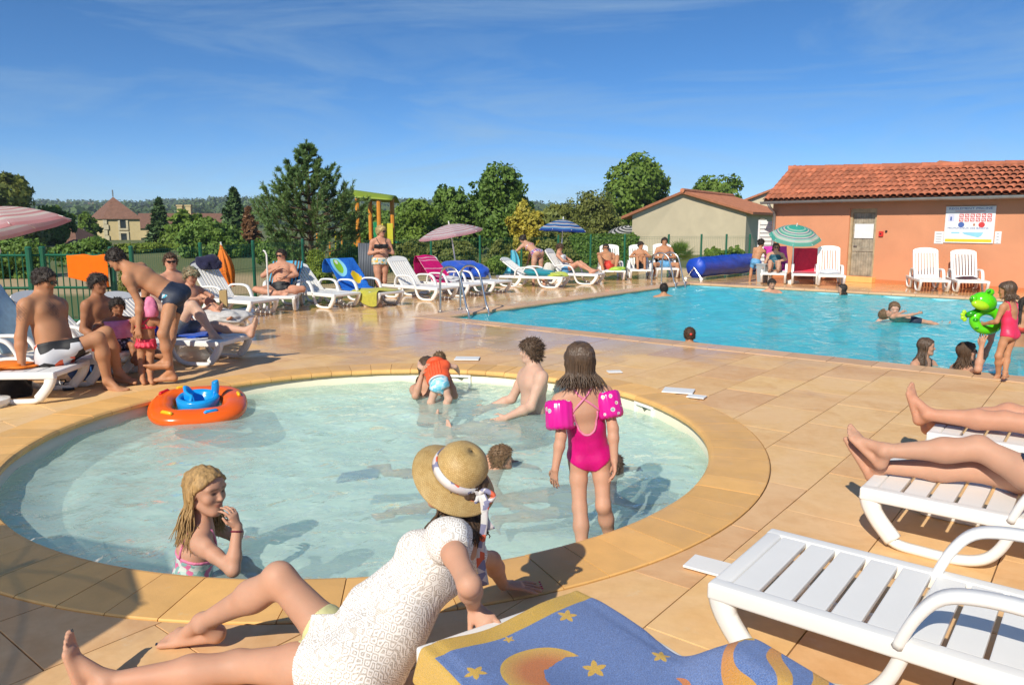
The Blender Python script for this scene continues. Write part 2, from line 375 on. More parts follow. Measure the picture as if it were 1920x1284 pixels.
def water_material(name, tint, tint2, cscale, refl, cloud, cfac):
    """clear water: the surface tints and mirrors; caustic light is a net painted into the tint"""
    m, nt, b, out = new_mat(name); nt.nodes.remove(b); P = coords(nt, 'Position', (1, 1, 0))
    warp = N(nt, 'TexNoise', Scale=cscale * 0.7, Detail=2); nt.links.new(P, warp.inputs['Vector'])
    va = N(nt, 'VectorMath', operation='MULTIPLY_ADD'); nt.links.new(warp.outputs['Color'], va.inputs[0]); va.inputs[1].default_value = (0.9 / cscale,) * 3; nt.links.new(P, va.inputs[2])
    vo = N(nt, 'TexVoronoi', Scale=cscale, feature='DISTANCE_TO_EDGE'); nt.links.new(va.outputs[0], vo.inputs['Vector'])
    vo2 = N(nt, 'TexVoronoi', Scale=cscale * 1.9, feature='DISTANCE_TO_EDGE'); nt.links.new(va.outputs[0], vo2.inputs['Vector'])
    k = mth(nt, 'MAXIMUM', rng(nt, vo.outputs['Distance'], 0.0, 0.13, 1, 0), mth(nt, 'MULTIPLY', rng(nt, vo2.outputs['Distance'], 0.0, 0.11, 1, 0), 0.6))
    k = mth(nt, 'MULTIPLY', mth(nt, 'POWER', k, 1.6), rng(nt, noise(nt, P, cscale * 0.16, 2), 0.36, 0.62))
    tr = N(nt, 'BsdfTransparent'); nt.links.new(mixc(nt, k, tint, tint2), tr.inputs['Color'])  # lighter voronoi net in the tint takes the place of caustics
    gl = N(nt, 'BsdfGlossy', Roughness=0.04); gl.inputs['Color'].default_value = (1, 1, 1, 1)
    hm = mth(nt, 'ADD', noise(nt, P, 7, 3, 0.5, 0.5), mth(nt, 'MULTIPLY', noise(nt, P, 2.2, 2), 1.6))
    bp = N(nt, 'Bump', Strength=0.85, Distance=0.06); nt.links.new(hm, bp.inputs['Height'])
    nt.links.new(bp.outputs[0], gl.inputs['Normal'])
    lw = N(nt, 'Fresnel', IOR=1.33); nt.links.new(bp.outputs[0], lw.inputs['Normal'])
    fac = mth(nt, 'MINIMUM', mth(nt, 'MULTIPLY', lw.outputs[0], refl[0]), refl[1])
    ms = N(nt, 'MixShader'); nt.links.new(fac, ms.inputs[0]); nt.links.new(tr.outputs[0], ms.inputs[1]); nt.links.new(gl.outputs[0], ms.inputs[2])
    # a diffuse colour veil in the surface stands in for refraction hiding the depths
    df = N(nt, 'BsdfDiffuse'); df.inputs['Color'].default_value = c4(cloud); tl = N(nt, 'BsdfTranslucent'); tl.inputs['Color'].default_value = c4(cloud); m2 = N(nt, 'MixShader'); m2.inputs[0].default_value = 0.35; nt.links.new(df.outputs[0], m2.inputs[1]); nt.links.new(tl.outputs[0], m2.inputs[2])
    m3 = N(nt, 'MixShader'); nt.links.new(rng(nt, noise(nt, P, 1.7, 3, 0.6, 0.6), 0.3, 0.7, cfac * 0.85, min(1, cfac * 1.15)), m3.inputs[0]); nt.links.new(tr.outputs[0], m3.inputs[1]); nt.links.new(m2.outputs[0], m3.inputs[2]); nt.links.new(m3.outputs[0], ms.inputs[1])
    nt.links.new(ms.outputs[0], out.inputs['Surface']); return m
def waves(X, Y, amp, lam, seed, n=26):
    r = np.random.default_rng(seed); Z = np.zeros_like(X)
    for i in range(n):
        l = lam * r.uniform(0.35, 1.6); th = r.uniform(0, 2 * math.pi); k = 2 * math.pi / l
        Z += amp * (l / lam) * np.sin(k * (X * math.cos(th) + Y * math.sin(th)) + r.uniform(0, 6.28)) / math.sqrt(n)
    return Z
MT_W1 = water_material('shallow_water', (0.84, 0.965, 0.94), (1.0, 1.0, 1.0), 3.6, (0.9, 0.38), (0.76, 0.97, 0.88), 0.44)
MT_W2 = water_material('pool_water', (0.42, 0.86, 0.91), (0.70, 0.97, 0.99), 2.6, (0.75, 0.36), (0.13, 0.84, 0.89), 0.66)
nr, na = 90, 200
rr = np.linspace(0.02, PRI - 0.006, nr); tt = np.linspace(0, 2 * math.pi, na, endpoint=False)
RR, TT = np.meshgrid(rr, tt, indexing='ij'); X = PC[0] + RR * np.cos(TT); Y = PC[1] + RR * np.sin(TT); Z = WZ1 + waves(X, Y, 0.011, 0.5, 3)
I = np.arange(nr * na).reshape(nr, na); J = np.roll(I, -1, 1)
me = npmesh('water', np.stack([X, Y, Z], -1).reshape(-1, 3), np.stack([I[:-1], I[1:], J[1:], J[:-1]], -1).reshape(-1, 4))
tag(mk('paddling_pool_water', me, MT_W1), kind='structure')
# ---- big pool
mb = MB(); a0, a1, b0, b1 = QA0 + 0.01, QA1 - 0.01, QB0 + 0.01, QB1 - 0.01; zt, zb = -0.04, -1.3
cn = [(a0, b0), (a0, b1), (a1, b1), (a1, b0)]
mb.add([AB(x, y, zt) for x, y in cn] + [AB(x, y, zb) for x, y in cn], [(i, 4 + i, 4 + (i + 1) % 4, (i + 1) % 4) for i in range(4)] + [(4, 5, 6, 7)])
tag(mb.build('swimming_pool_basin', MT_LINER2), kind='structure')
na_, nb_ = 200, 330
A_, B_ = np.meshgrid(np.linspace(a0, a1, na_), np.linspace(b0, b1, nb_), indexing='ij')
X = DA[0] * A_ + DB[0] * B_; Y = DA[1] * A_ + DB[1] * B_; Z = WZ2 + waves(X, Y, 0.020, 0.75, 5)
I = np.arange(na_ * nb_).reshape(na_, nb_)
me = npmesh('water', np.stack([X, Y, Z], -1).reshape(-1, 3), np.stack([I[:-1, :-1], I[1:, :-1], I[1:, 1:], I[:-1, 1:]], -1).reshape(-1, 4)[:, ::-1])
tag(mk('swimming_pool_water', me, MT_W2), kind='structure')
cope2 = MB()
o0, o1, p0, p1 = QA0 - CW, QA1 + CW, QB0 - CW, QB1 + CW
for r in ((o0, QA0, p0, p1), (QA1, o1, p0, p1), (QA0, QA1, QB1, p1), (QA0, QA1, p0, QB0)):
    cope2.add([AB(x, y, -0.012) for x, y in ((r[0], r[2]), (r[0], r[3]), (r[1], r[3]), (r[1], r[2]))], [(0, 3, 2, 1)])
cope2 = cope2.build('swimming_pool_coping', MT_MORTAR); tag(cope2, kind='structure')
def cope_piece(L):
    pr = [(0.03, -0.062), (-0.02, -0.058), (-0.034, -0.04), (-0.034, -0.018), (-0.02, 0.002), (0.0, 0.008), (CW - 0.01, 0.006), (CW - 0.004, 0.0), (CW - 0.004, -0.03)]
    n = len(pr); vs = [(x, y, z) for x in (-L / 2 + 0.003, L / 2 - 0.003) for y, z in pr]
    me = MB().add(vs, [(j, j + 1, n + j + 1, n + j) for j in range(n - 1)] + [tuple(range(n - 1, -1, -1)), tuple(range(n, 2 * n))]).mesh('coping_stone'); me.materials.append(MT_COPE2); return me
CL = 0.5; cme = cope_piece(CL)
def cope_run(pa, pb, inward):
    pa, pb = np.array(pa), np.array(pb); d = pb - pa; L = np.hypot(*d[:2]); k = int(L / CL)
    me = cope_piece(L / k); ang = math.atan2(d[1], d[0])
    for i in range(k):
        c = pa + d * (i + 0.5) / k; mk('coping_stone', me, None, cope2, loc=(c[0], c[1], random.uniform(-.001, .001)), rot=(0, 0, ang))
cope_run(AB(QA0, QB1 + CW), AB(QA0, QB0), 1) if False else None
cope_run(AB(QA0, QB0), AB(QA0, QB1 + CW), 1) if False else None
# local +y of a piece must point away from the water
cope_run(AB(QA0, QB1 + CW), AB(QA0, QB0), 1) if np.dot(np.cross([0, 0, 1], -DB), -DA) > 0 else cope_run(AB(QA0, QB0), AB(QA0, QB1 + CW), 1)
cope_run(AB(QA1, QB0), AB(QA1, QB1 + CW), 1) if np.dot(np.cross([0, 0, 1], DB), DA) > 0 else cope_run(AB(QA1, QB1 + CW), AB(QA1, QB0), 1)
cope_run(AB(QA0, QB1), AB(QA1, QB1), 1) if np.dot(np.cross([0, 0, 1], DA), DB) > 0 else cope_run(AB(QA1, QB1), AB(QA0, QB1), 1)
# ---- skimmers in the round pool wall and their white lids on the deck
MT_WHITE = M('white_plastic', (0.80, 0.79, 0.76), 0.42, 0.03, 3, 0.05, 120)
MT_DARK = M('dark_recess', (0.16, 0.17, 0.12), 0.8, 0.2)
def skimmer(u, v):
    g_ = G(u, v, -0.1)[:2] - PC; t = math.atan2(g_[1], g_[0])
    fr = MB()
    for (y, z, w, h) in ((0, 0.085, 0.30, 0.03), (0, -0.085, 0.30, 0.03), (-0.135, 0, 0.03, 0.14), (0.135, 0, 0.03, 0.14)): fr.box((0, y, z), (0.035, w, h))
    sk = fr.build('skimmer_frame', MT_WHITE, basin, bevel=0.004, loc=(PC[0] + (PRI - 0.012) * math.cos(t), PC[1] + (PRI - 0.012) * math.sin(t), -0.15), rot=(0, 0, t))
    MB().box((0.012, 0, 0), (0.006, 0.25, 0.15)).build('skimmer_throat', MT_DARK, sk)
skimmer(862, 708); skimmer(1212, 766)
def lid(u, v, s, rz, label):
    g_ = G(u, v); o = MB().box((0, 0, 0.006), (s, s * 0.75, 0.012)).build('skimmer_lid', MT_WHITE, bevel=0.004, loc=(g_[0], g_[1], 0.009), rot=(0, 0, rz))
    tag(o, label, 'lid')
lid(876, 674, 0.30, -0.05, 'white skimmer lid on deck just behind the woman lifting the baby')
lid(1152, 699, 0.16, 0.1, 'tiny white lid flush in wet deck near long-haired girl with armbands')
lid(1272, 735, 0.30, -0.35, 'larger of two white lids beside the round pool rim')
lid(1306, 746, 0.17, -0.5, 'small white lid touching the larger lid beside round pool')
lid(1330, 1066, 0.21, -0.62, 'white lid half hidden under the foot of the empty lounger')
# ================================================================== buildings
def plaster(name, col, scale=1.2):
    m, nt, b, out = new_mat(name); P = coords(nt, 'Position')
    c = mixc(nt, rng(nt, noise(nt, P, scale, 5, 0.6, 0.5), 0.3, 0.7), tuple(x * 0.92 for x in col), tuple(min(1, x * 1.05) for x in col))
    c = mixc(nt, rng(nt, noise(nt, coords(nt, 'Position', (3, 3, 0.3)), 1.0, 6, 0.7), 0.6, 0.8, 0, 0.18), c, tuple(x * 0.7 for x in col))
    nt.links.new(c, b.inputs['Base Color']); b.inputs['Roughness'].default_value = 0.9; bump(nt, b, noise(nt, P, 45, 5), 0.3, 0.006); return m
MT_ORANGE = plaster('orange_plaster', (0.66, 0.285, 0.15)); MT_BEIGE = plaster('beige_plaster', (0.66, 0.565, 0.39)); MT_STONE = plaster('farm_stone', (0.50, 0.40, 0.21), 3)
MT_BASEB = plaster('orange_plinth', (0.55, 0.19, 0.07))
def tile_mat(name, col, objv):
    m, nt, b, out = new_mat(name); P = coords(nt, 'Position'); oi = N(nt, 'ObjectInfo')
    c = mixc(nt, rng(nt, noise(nt, P, 3.5, 6, 0.65, 0.4), 0.3, 0.72), tuple(x * 0.7 for x in col), tuple(min(1, x * 1.15) for x in col))
    c = mixc(nt, rng(nt, noise(nt, P, 9, 5, 0.7), 0.58, 0.72, 0, 0.5), c, (0.13, 0.075, 0.05))
    hs = N(nt, 'HueSaturation'); nt.links.new(c, hs.inputs['Color']); nt.links.new(rng(nt, oi.outputs['Random'], 0, 1, 1 - objv, 1 + objv), hs.inputs['Value'])
    nt.links.new(hs.outputs[0], b.inputs['Base Color']); b.inputs['Roughness'].default_value = 0.85; bump(nt, b, noise(nt, P, 30, 4), 0.4, 0.01); return m
MT_RT = tile_mat('terracotta_tile', (0.46, 0.15, 0.075), 0.25); MT_RT2 = tile_mat('terracotta_far', (0.52, 0.20, 0.10), 0.0); MT_RT3 = tile_mat('brown_roof_tile', (0.20, 0.10, 0.065), 0.0)
MT_ZINC = M('zinc', (0.30, 0.30, 0.29), 0.45, 0.15, 4, metal=0.5); MT_WOOD = M('weathered_door_wood', (0.34, 0.29, 0.215), 0.85, 0.3, 7, 0.4, 30)
MT_FRAME = M('pale_door_frame', (0.44, 0.33, 0.19), 0.8, 0.2, 5); MT_GLASS = M('dark_window_glass', (0.03, 0.04, 0.045), 0.12, 0.1)
# ---- orange pool house; wall line from W0 to W1
W0 = np.array([8.15, 24.16, 0]); W1 = np.array([12.43, 18.48, 0]); WD = nrm(W1 - W0); WN = np.array([-WD[1], WD[0], 0])
if np.dot(WN, W0) < 0: WN = -WN            # WN points away from the camera
house = thing('pool_house', 'orange plastered pool house with red canal tile roof and weathered door', 'building', W0)
def WP(s, d, z): return WD * s + WN * d + np.array([0, 0, z])      # local: s along the wall, d inwards, z up
def wbox(mb, s0, s1, d0, d1, z0, z1):
    P = [WP(s, d, z) for z in (z0, z1) for d in (d0, d1) for s in (s0, s1)]
    return mb.add(P, [(0, 2, 3, 1), (4, 5, 7, 6), (0, 1, 5, 4), (2, 6, 7, 3), (0, 4, 6, 2), (1, 3, 7, 5)])
HL = 13.0; EZ = 2.36
def s_at(u, v=450):      # where along the wall a pixel column lies
    d = ray(u, v); # solve W0+WD*s = t*d (xy)
    A = np.array([[WD[0], -d[0]], [WD[1], -d[1]]]); s, t = np.linalg.solve(A, -W0[:2]); return s
def wz(u, v):
    s = s_at(u, v); p = W0 + WD * s; return WY(u, v, p[1])[2]
sd0, sd1 = s_at(1590), s_at(1641); zd0, zd1 = 0.16, wz(1615, 391)
mb = MB()
wbox(mb, 0, sd0, 0, 0.25, 0.0, EZ + 0.09); wbox(mb, sd1, HL, 0, 0.25, 0.0, EZ + 0.09); wbox(mb, sd0, sd1, 0, 0.25, zd1, EZ + 0.09); wbox(mb, sd0, sd1, 0.003, 0.25, 0.0, zd0)
mb.build('wall', MT_ORANGE, house)
mb = MB(); wbox(mb, 0.0, 0.25, 0.25, 2.2, 0, EZ + 0.15); mb.build('side_wall', MT_ORANGE, house)
mb = MB(); wbox(mb, 0.02, HL, -0.03, -0.001, 0.0, 0.10); mb.build('plinth', MT_BASEB, house)
# door: frame, planks, notice, handle
mb = MB(); wbox(mb, sd0, sd0 + 0.07, 0.06, 0.16, zd0, zd1); wbox(mb, sd1 - 0.07, sd1, 0.06, 0.16, zd0, zd1); wbox(mb, sd0 + 0.07, sd1 - 0.07, 0.06, 0.16, zd1 - 0.12, zd1); mb.build('door_frame', MT_FRAME, house)
dw = sd1 - sd0 - 0.14
mb = MB(); wbox(mb, sd0 + 0.07, sd1 - 0.07, 0.13, 0.15, zd0, zd1 - 0.12); door = mb.build('door', MT_WOOD, house)
for i in range(9):
    mb = MB(); x0 = sd0 + 0.07 + dw * i / 9; wbox(mb, x0 + 0.003, x0 + dw / 9 - 0.003, 0.115 + random.uniform(0, .004), 0.131, zd0 + 0.01, zd1 - 0.13); mb.build('plank', MT_WOOD, door)
for z in (0.75, 1.35): mb = MB(); wbox(mb, sd0 + 0.09, sd1 - 0.09, 0.098, 0.116, zd0 + z - 0.05, zd0 + z + 0.05); mb.build('ledge_board', MT_WOOD, door)
MT_PAPER = M('white_paper', (0.78, 0.78, 0.77), 0.6, 0.03)
nz0, nz1 = wz(1618, 447), wz(1618, 420)
mb = MB(); wbox(mb, s_at(1598) , s_at(1640) - 0.10, 0.088, 0.094, nz0, nz1); mb.build('notice', MT_PAPER, door)
mb = MB(); p = WP(sd0 + 0.14, 0.07, wz(1596, 461)); mb.tube([p, p + WD * 0.10], 0.012, 8); mb.tube([p, p + WN * 0.06], 0.010, 8); mb.build('handle', M('steel', (0.6, 0.6, 0.58), 0.3, 0.05, metal=1.0), door)
mb = MB(); wbox(mb, sd0 - 0.1, sd1 + 0.1, -0.22, 0.06, 0.0, zd0 - 0.004); mb.build('door_step', MT_COPE, house, bevel=0.01)
# roof: deck, tiles one by one, ridge, gutter, downpipe
RR0 = WY(1488, 319, 25.75) - W0; RR0[2] = RR0[2]; RZ = RR0[2]
R1 = G(1920, 309, RZ) - W0; rdir = (R1 - RR0); rl = np.hypot(*rdir[:2]); rdir = rdir / rl
OV = 0.34; E0 = WP(-0.12, -OV, EZ); E1 = WP(HL + 0.2, -OV, EZ); RE0 = RR0 - rdir * 0.15; RE1 = RR0 + rdir * (HL * 1.0 + 0.3)
def roofp(s, t): # s 0..1 along, t 0 eave..1 ridge
    return (E0 * (1 - s) + E1 * s) * (1 - t) + (RE0 * (1 - s) + RE1 * s) * t
MT_RTU = M('roof_underlay', (0.10, 0.05, 0.035), 0.9, 0.2)
mb = MB(); mb.grid(lambda i, j: roofp(i, j) - np.array([0, 0, 0.06]), 40, 8)
roof = mb.build('roof', MT_RTU, house, solid=0.05)
ncol, nrow = 74, 7
def canal(w0, w1, L, up):
    k = 6; vs = []
    for y, w in ((0, w0), (L, w1)):
        for i in range(k + 1):
            a = math.pi * i / k; vs.append((-w * math.cos(a), y, up * w * 0.75 * math.sin(a)))
    for y, w in ((0, w0 - 0.014), (L, w1 - 0.014)):
        for i in range(k + 1):
            a = math.pi * i / k; vs.append((-w * math.cos(a), y, up * w * 0.75 * math.sin(a)))
    n = k + 1; fs = [(i, i + 1, n + i + 1, n + i) for i in range(k)] + [(2 * n + i + 1, 2 * n + i, 3 * n + i, 3 * n + i + 1) for i in range(k)] + [(i + 1, i, 2 * n + i, 2 * n + i + 1) for i in range(k)]
    me = MB().add(vs, fs).mesh('roof_tile', True); me.materials.append(MT_RT); return me
sl = np.linalg.norm(roofp(0.3, 1) - roofp(0.3, 0)); TW = np.linalg.norm(E1 - E0) / ncol
t_over = canal(0.088, 0.070, sl / nrow + 0.07, 1); far_mb = MB(); cnt = 0
for c in range(ncol):
    for r in range(nrow):
        s = (c + 0.5) / ncol; p = roofp(s, r / nrow); q = roofp(s, (r + 1) / nrow)
        y = nrm(q - p); x = nrm(np.cross(y, [0, 0, 1.0])); z = np.cross(x, y)
        if np.dot(x, WD) < 0: pass
        mt = Matrix(((x[0], y[0], z[0], 0), (x[1], y[1], z[1], 0), (x[2], y[2], z[2], 0), (0, 0, 0, 1)))
        pos = p - y * 0.05 + z * (0.012 + 0.03 * 0.5) + x * random.uniform(-.006, .006)
        mt.translation = Vector(pos); mt = mt @ Matrix.Rotation(R(-2.0 + random.uniform(-.6, .6)), 4, 'X') @ Matrix.Rotation(R(random.uniform(-1, 1)), 4, 'Z')
        if c < 42 and cnt < 294:
            o = mk('roof_tile', t_over, None, roof); o.matrix_local = mt; cnt += 1
        else: far_mb.add([mt @ v.co for v in t_over.vertices], [tuple(f.vertices) for f in t_over.polygons])
o = far_mb.build('roof_tiles_far_end', MT_RT, roof, smooth=True); tag(o, kind='stuff')
# channels between the cover tiles
mb = MB(); mb.grid(lambda i, j: roofp(i, j) + np.array([0, 0, 0.012 - 0.03 * abs(math.sin(math.pi * (i * ncol)))]), ncol * 6 + 1, 8)
mb.build('channel_tiles', MT_RT2, roof, smooth=True)
rp = [roofp(i / 24, 1) + np.array([0, 0, 0.03]) for i in range(25)]
for i in range(24):
    mb = MB(); mb.tube([rp[i] - rdir * 0.02, rp[i + 1] + rdir * 0.03], [0.115, 0.10], 12); mb.build('ridge_tile', MT_RT, roof, smooth=False)
mb = MB()
vsg = []
gp = [WP(-0.16, -OV - 0.07, EZ - 0.05), WP(HL + 0.2, -OV - 0.07, EZ - 0.05)]
for p in gp:
    for i in range(9): a = math.pi + math.pi * i / 8; vsg.append(p + (-WN) * (0.07 * math.cos(a)) + np.array([0, 0, 0.075 * math.sin(a)]))
    for i in range(9): a = math.pi + math.pi * i / 8; vsg.append(p + (-WN) * (0.062 * math.cos(a)) + np.array([0, 0, 0.067 * math.sin(a)]))
mb.add(vsg, [(i, i + 1, 18 + i + 1, 18 + i) for i in range(8)] + [(9 + i + 1, 9 + i, 27 + i, 27 + i + 1) for i in range(8)] + [(0, 18, 27, 9), (8, 17, 35, 26)] + [(i, 9 + i, 10 + i, 1 + i) for i in range(8)])
gut = mb.build('gutter', MT_ZINC, house)
for i in range(7): p = WP(0.6 + 1.9 * i, -OV - 0.07, EZ - 0.05); mb = MB(); mb.tube([p + (-WN) * (0.074 * math.cos(a)) + np.array([0, 0, 0.079 * math.sin(a)]) for a in np.linspace(math.pi, 2 * math.pi, 9)], 0.008, 5); mb.build('gutter_bracket', MT_ZINC, gut)
mb = MB(); dpx = 0.10; mb.tube([WP(dpx, -OV - 0.07, EZ - 0.11), WP(dpx, -OV + 0.02, EZ - 0.22), WP(dpx, -0.06, EZ - 0.38), WP(dpx, -0.06, 0.06), WP(dpx, -0.14, 0.03)], 0.045, 10); mb.build('downpipe', MT_ZINC, house, smooth=True)
# second roof peak behind the ridge
pk = WY(1762, 301, 27.0) - W0; mb = MB()
pw = 1.5
mb.add([pk, pk + WD * pw * 1.3 - np.array([0, 0, 1.0]), pk - WD * pw * 1.3 - np.array([0, 0, 1.0]), pk + WN * 3, pk + WN * 3 + WD * pw * 1.3 - np.array([0, 0, 1.0]), pk + WN * 3 - WD * pw * 1.3 - np.array([0, 0, 1.0])], [(0, 2, 1), (0, 1, 4, 3), (0, 3, 5, 2), (3, 4, 5), (1, 2, 5, 4)]); mb.build('rear_roof', MT_RT2, house)
# red call point
MT_RED = M('red_plastic', (0.62, 0.03, 0.025), 0.4, 0.05)
sr, zr = s_at(1652), wz(1652, 438)
mb = MB(); wbox(mb, sr - 0.06, sr + 0.06, -0.05, -0.001, zr - 0.08, zr + 0.06); ab = tag(mb.build('alarm_box', MT_RED, bevel=0.008, loc=W0), 'small red emergency call box on orange wall beside the door', 'alarm box')
mb = MB(); mb.tube([WP(sr, -0.052, zr - 0.01), WP(sr, -0.06, zr - 0.01)], 0.02, 12); mb.build('button', M('black_plastic', (0.02, 0.02, 0.02), 0.5, 0.1), ab)
mb = MB(); s2, z2 = s_at(1661), wz(1661, 434); mb.tube([WP(s2, -0.03, z2), WP(s2, -0.001, z2)], 0.03, 10); mb.build('keyhole', MATS['black_plastic'], ab)
# rules board
s0, s1 = s_at(1770), s_at(1863); z0, z1 = wz(1817, 456), wz(1817, 387)
board = thing('rules_board', 'white pool rules board with red pictograms and yellow strip on orange wall', 'sign', W0)
mb = MB(); wbox(mb, s0, s1, -0.03, -0.001, z0, z1); mb.build('panel', MT_PAPER, board, bevel=0.004)
SW, SH = s1 - s0, z1 - z0
MT_INKB = M('blue_ink', (0.07, 0.13, 0.38), 0.6, 0.05); MT_INKR = M('red_ink', (0.62, 0.05, 0.05), 0.6, 0.05); MT_INKY = M('yellow_ink', (0.85, 0.58, 0.03), 0.6, 0.04)
MT_INKC = M('cyan_ink', (0.28, 0.60, 0.75), 0.6, 0.05); MT_INKG = M('grey_ink', (0.35, 0.36, 0.38), 0.6, 0.05)
def onboard(x0, x1, y0, y1, mat, name, lift=0.032):
    mb = MB(); wbox(mb, s0 + SW * x0, s0 + SW * x1, -lift, -0.029, z0 + SH * y0, z0 + SH * y1); return mb.build(name, mat, board)
onboard(0.03, 0.97, 0.03, 0.11, MT_INKY, 'yellow_strip')
def text_on(txt, x, y, h, mat, width=None, lift=0.0335, par=None, org=None):
    cu = bpy.data.curves.new('lettering', 'FONT'); cu.body = txt; cu.size = 1.0; cu.align_x = 'LEFT'; cu.extrude = 0.0
    t = bpy.data.objects.new('tmp', cu); COL.objects.link(t); bpy.context.view_layer.update()
    me = bpy.data.meshes.new_from_object(t.evaluated_get(bpy.context.evaluated_depsgraph_get())); bpy.data.objects.remove(t)
    co = np.array([v.co for v in me.vertices]); mn, mx = co.min(0), co.max(0); sy = h / (mx[1] - mn[1]); sx = width / (mx[0] - mn[0]) if width else sy
    for v in me.vertices:
        p = WP((v.co[0] - mn[0]) * sx, -lift, (v.co[1] - mn[1]) * sy) + WP(s0 + SW * x, 0, z0 + SH * y); v.co = p
    me.materials.clear(); return mk('lettering', me, mat, board)
text_on('REGLEMENT PISCINE', 0.07, 0.915, SH * 0.055, MT_INKB, SW * 0.87)
onboard(0.20, 0.80, 0.858, 0.876, MATS.setdefault('faded_red_ink', M('faded_red_ink', (0.66, 0.30, 0.28), 0.6, 0.05)), 'print_line')
onboard(0.30, 0.70, 0.822, 0.836, MATS['faded_red_ink'], 'print_line')
text_on('PROFONDEUR DES BASSINS', 0.07, 0.385, SH * 0.045, MT_INKB, SW * 0.82)
for i in range(6):
    for j in range(2):
        x = 0.29 + i * 0.112; y = 0.70 - j * 0.115
        onboard(x, x + 0.085, y - 0.0, y + 0.095, MT_INKR, 'pictogram'); onboard(x + 0.016, x + 0.069, y + 0.02, y + 0.075, MT_PAPER, 'pictogram_face', 0.0335)
        mb = MB(); mb.add([WP(s0 + SW * (x + a_), -0.035, z0 + SH * (y + b_)) for a_, b_ in ((0.018, 0.02), (0.030, 0.02), (0.067, 0.075), (0.055, 0.075))], [(0, 1, 2, 3)]); mb.build('pictogram_bar', MT_INKR, board)
onboard(0.06, 0.19, 0.585, 0.79, M('pale_lilac_ink', (0.62, 0.62, 0.78), 0.6, 0.03), 'figure_field'); onboard(0.105, 0.14, 0.61, 0.72, MT_INKB, 'figure_mark', 0.0335)
for x, mt in ((0.34, MT_INKB), (0.75, MT_INKR)):
    mb = MB(); c_ = WP(s0 + SW * x, -0.032, z0 + SH * 0.50); mb.add([c_ + WD * 0.075 * math.cos(t) + np.array([0, 0, 0.07 * math.sin(t)]) for t in np.linspace(0, 2 * math.pi, 20, endpoint=False)], [tuple(range(20))]); mb.build('round_symbol', mt, board)
onboard(0.58, 0.62, 0.47, 0.53, M('rust_ink', (0.5, 0.2, 0.1), 0.6), 'small_symbol')
mb = MB(); mb.add([WP(s0 + SW * x, -0.032, z0 + SH * y) for x, y in ((0.37, 0.295), (0.80, 0.295), (0.76, 0.20), (0.70, 0.155), (0.42, 0.24))], [(0, 4, 3, 2, 1)]); mb.build('depth_drawing', MT_INKC, board)
onboard(0.15, 0.32, 0.26, 0.30, MT_INKC, 'depth_caption')
for (x0, x1, lb) in ((1752, 1769, 'small white notice taped to the left of the rules board'), (1865, 1877, 'small white notice taped to the right of the rules board')):
    mb = MB(); zz0, zz1 = wz((x0 + x1) / 2, 457), wz((x0 + x1) / 2, 434); wbox(mb, s_at(x0), s_at(x1), -0.012, -0.002, zz0, zz1); nt_ = tag(mb.build('wall_notice', MT_PAPER, loc=W0), lb, 'notice')
    for k in range(4): mb = MB(); wbox(mb, s_at(x0) + 0.04, s_at(x1) - 0.05, -0.014, -0.0125, zz1 - 0.07 - k * 0.07, zz1 - 0.055 - k * 0.07); mb.build('print_line', MT_INKG, nt_)
# ---- beige bungalow with gable towards the pool
def house_px(name, label, y0, uL, uR, vbase, v_eaveL, v_eaveR, uA, vA, depth, wallm, roofm, ov=0.35, skew=0.0, back=(0.0, 1.0)):
    L = WY(uL, vbase, y0); Rr = WY(uR, vbase, y0 + skew); A = WY(uA, vA, y0 + skew * 0.5)
    zl = WY(uL, v_eaveL, y0)[2]; zr = WY(uR, v_eaveR, y0 + skew)[2]
    h = thing(name, label, 'house', (L[0], L[1], -0.05)); o = np.array([L[0], L[1], -0.05]); bk = np.array([back[0], back[1], 0.0]) * depth
    f = [np.array([L[0], L[1], -0.05]), np.array([Rr[0], Rr[1], -0.05]), np.array([Rr[0], Rr[1], zr]), A - np.array([0, 0, 0.0]), np.array([L[0], L[1], zl])]
    f = [p - o for p in f]; bk_ = [p + bk for p in f]
    MB().add(f + bk_, [(4, 3, 2, 1, 0), (5, 6, 7, 8, 9), (1, 2, 7, 6), (0, 5, 9, 4)]).build('wall', wallm, h)
    fr = -nrm(bk) * ov
    for (e, s) in ((f[4], 'l'), (f[2], 'r')):
        dn = nrm(e - f[3]); e2 = e + dn * 0.55; up = np.array([0, 0, 0.06]); k = 40
        def fn(i, j, e2=e2): 
            p = f[3] * (1 - j) + e2 * j + fr + (bk - fr * 2) * i + up; return p + np.array([0, 0, 0.035 * abs(math.sin(i * math.pi * 32))])
        mb = MB(); mb.grid(fn, 193, 10)
        q = [f[3] + fr, e2 + fr, e2 + bk - fr, f[3] + bk - fr]; mb.add([p - np.array([0, 0, 0.06]) for p in q] + [p + up for p in q], [(0, 1, 2, 3), (0, 4, 5, 1), (1, 5, 6, 2), (2, 6, 7, 3)])
        mb.build('roof_slope', roofm, h)
    mb = MB(); mb.tube([f[3] + fr + np.array([0, 0, 0.09]), f[3] + bk - fr + np.array([0, 0, 0.09])], 0.12, 8); mb.build('ridge', roofm, h)
    return h, f, o, bk
hb, fb, ob, bkb = house_px('beige_house', 'beige rendered bungalow with orange tiled gable roof behind the fence', 40.0, 1184, 1396, 478, 402, 396, 1283, 361, 9.0, MT_BEIGE, MT_RT2, back=(0.52, 0.85), skew=2.5)
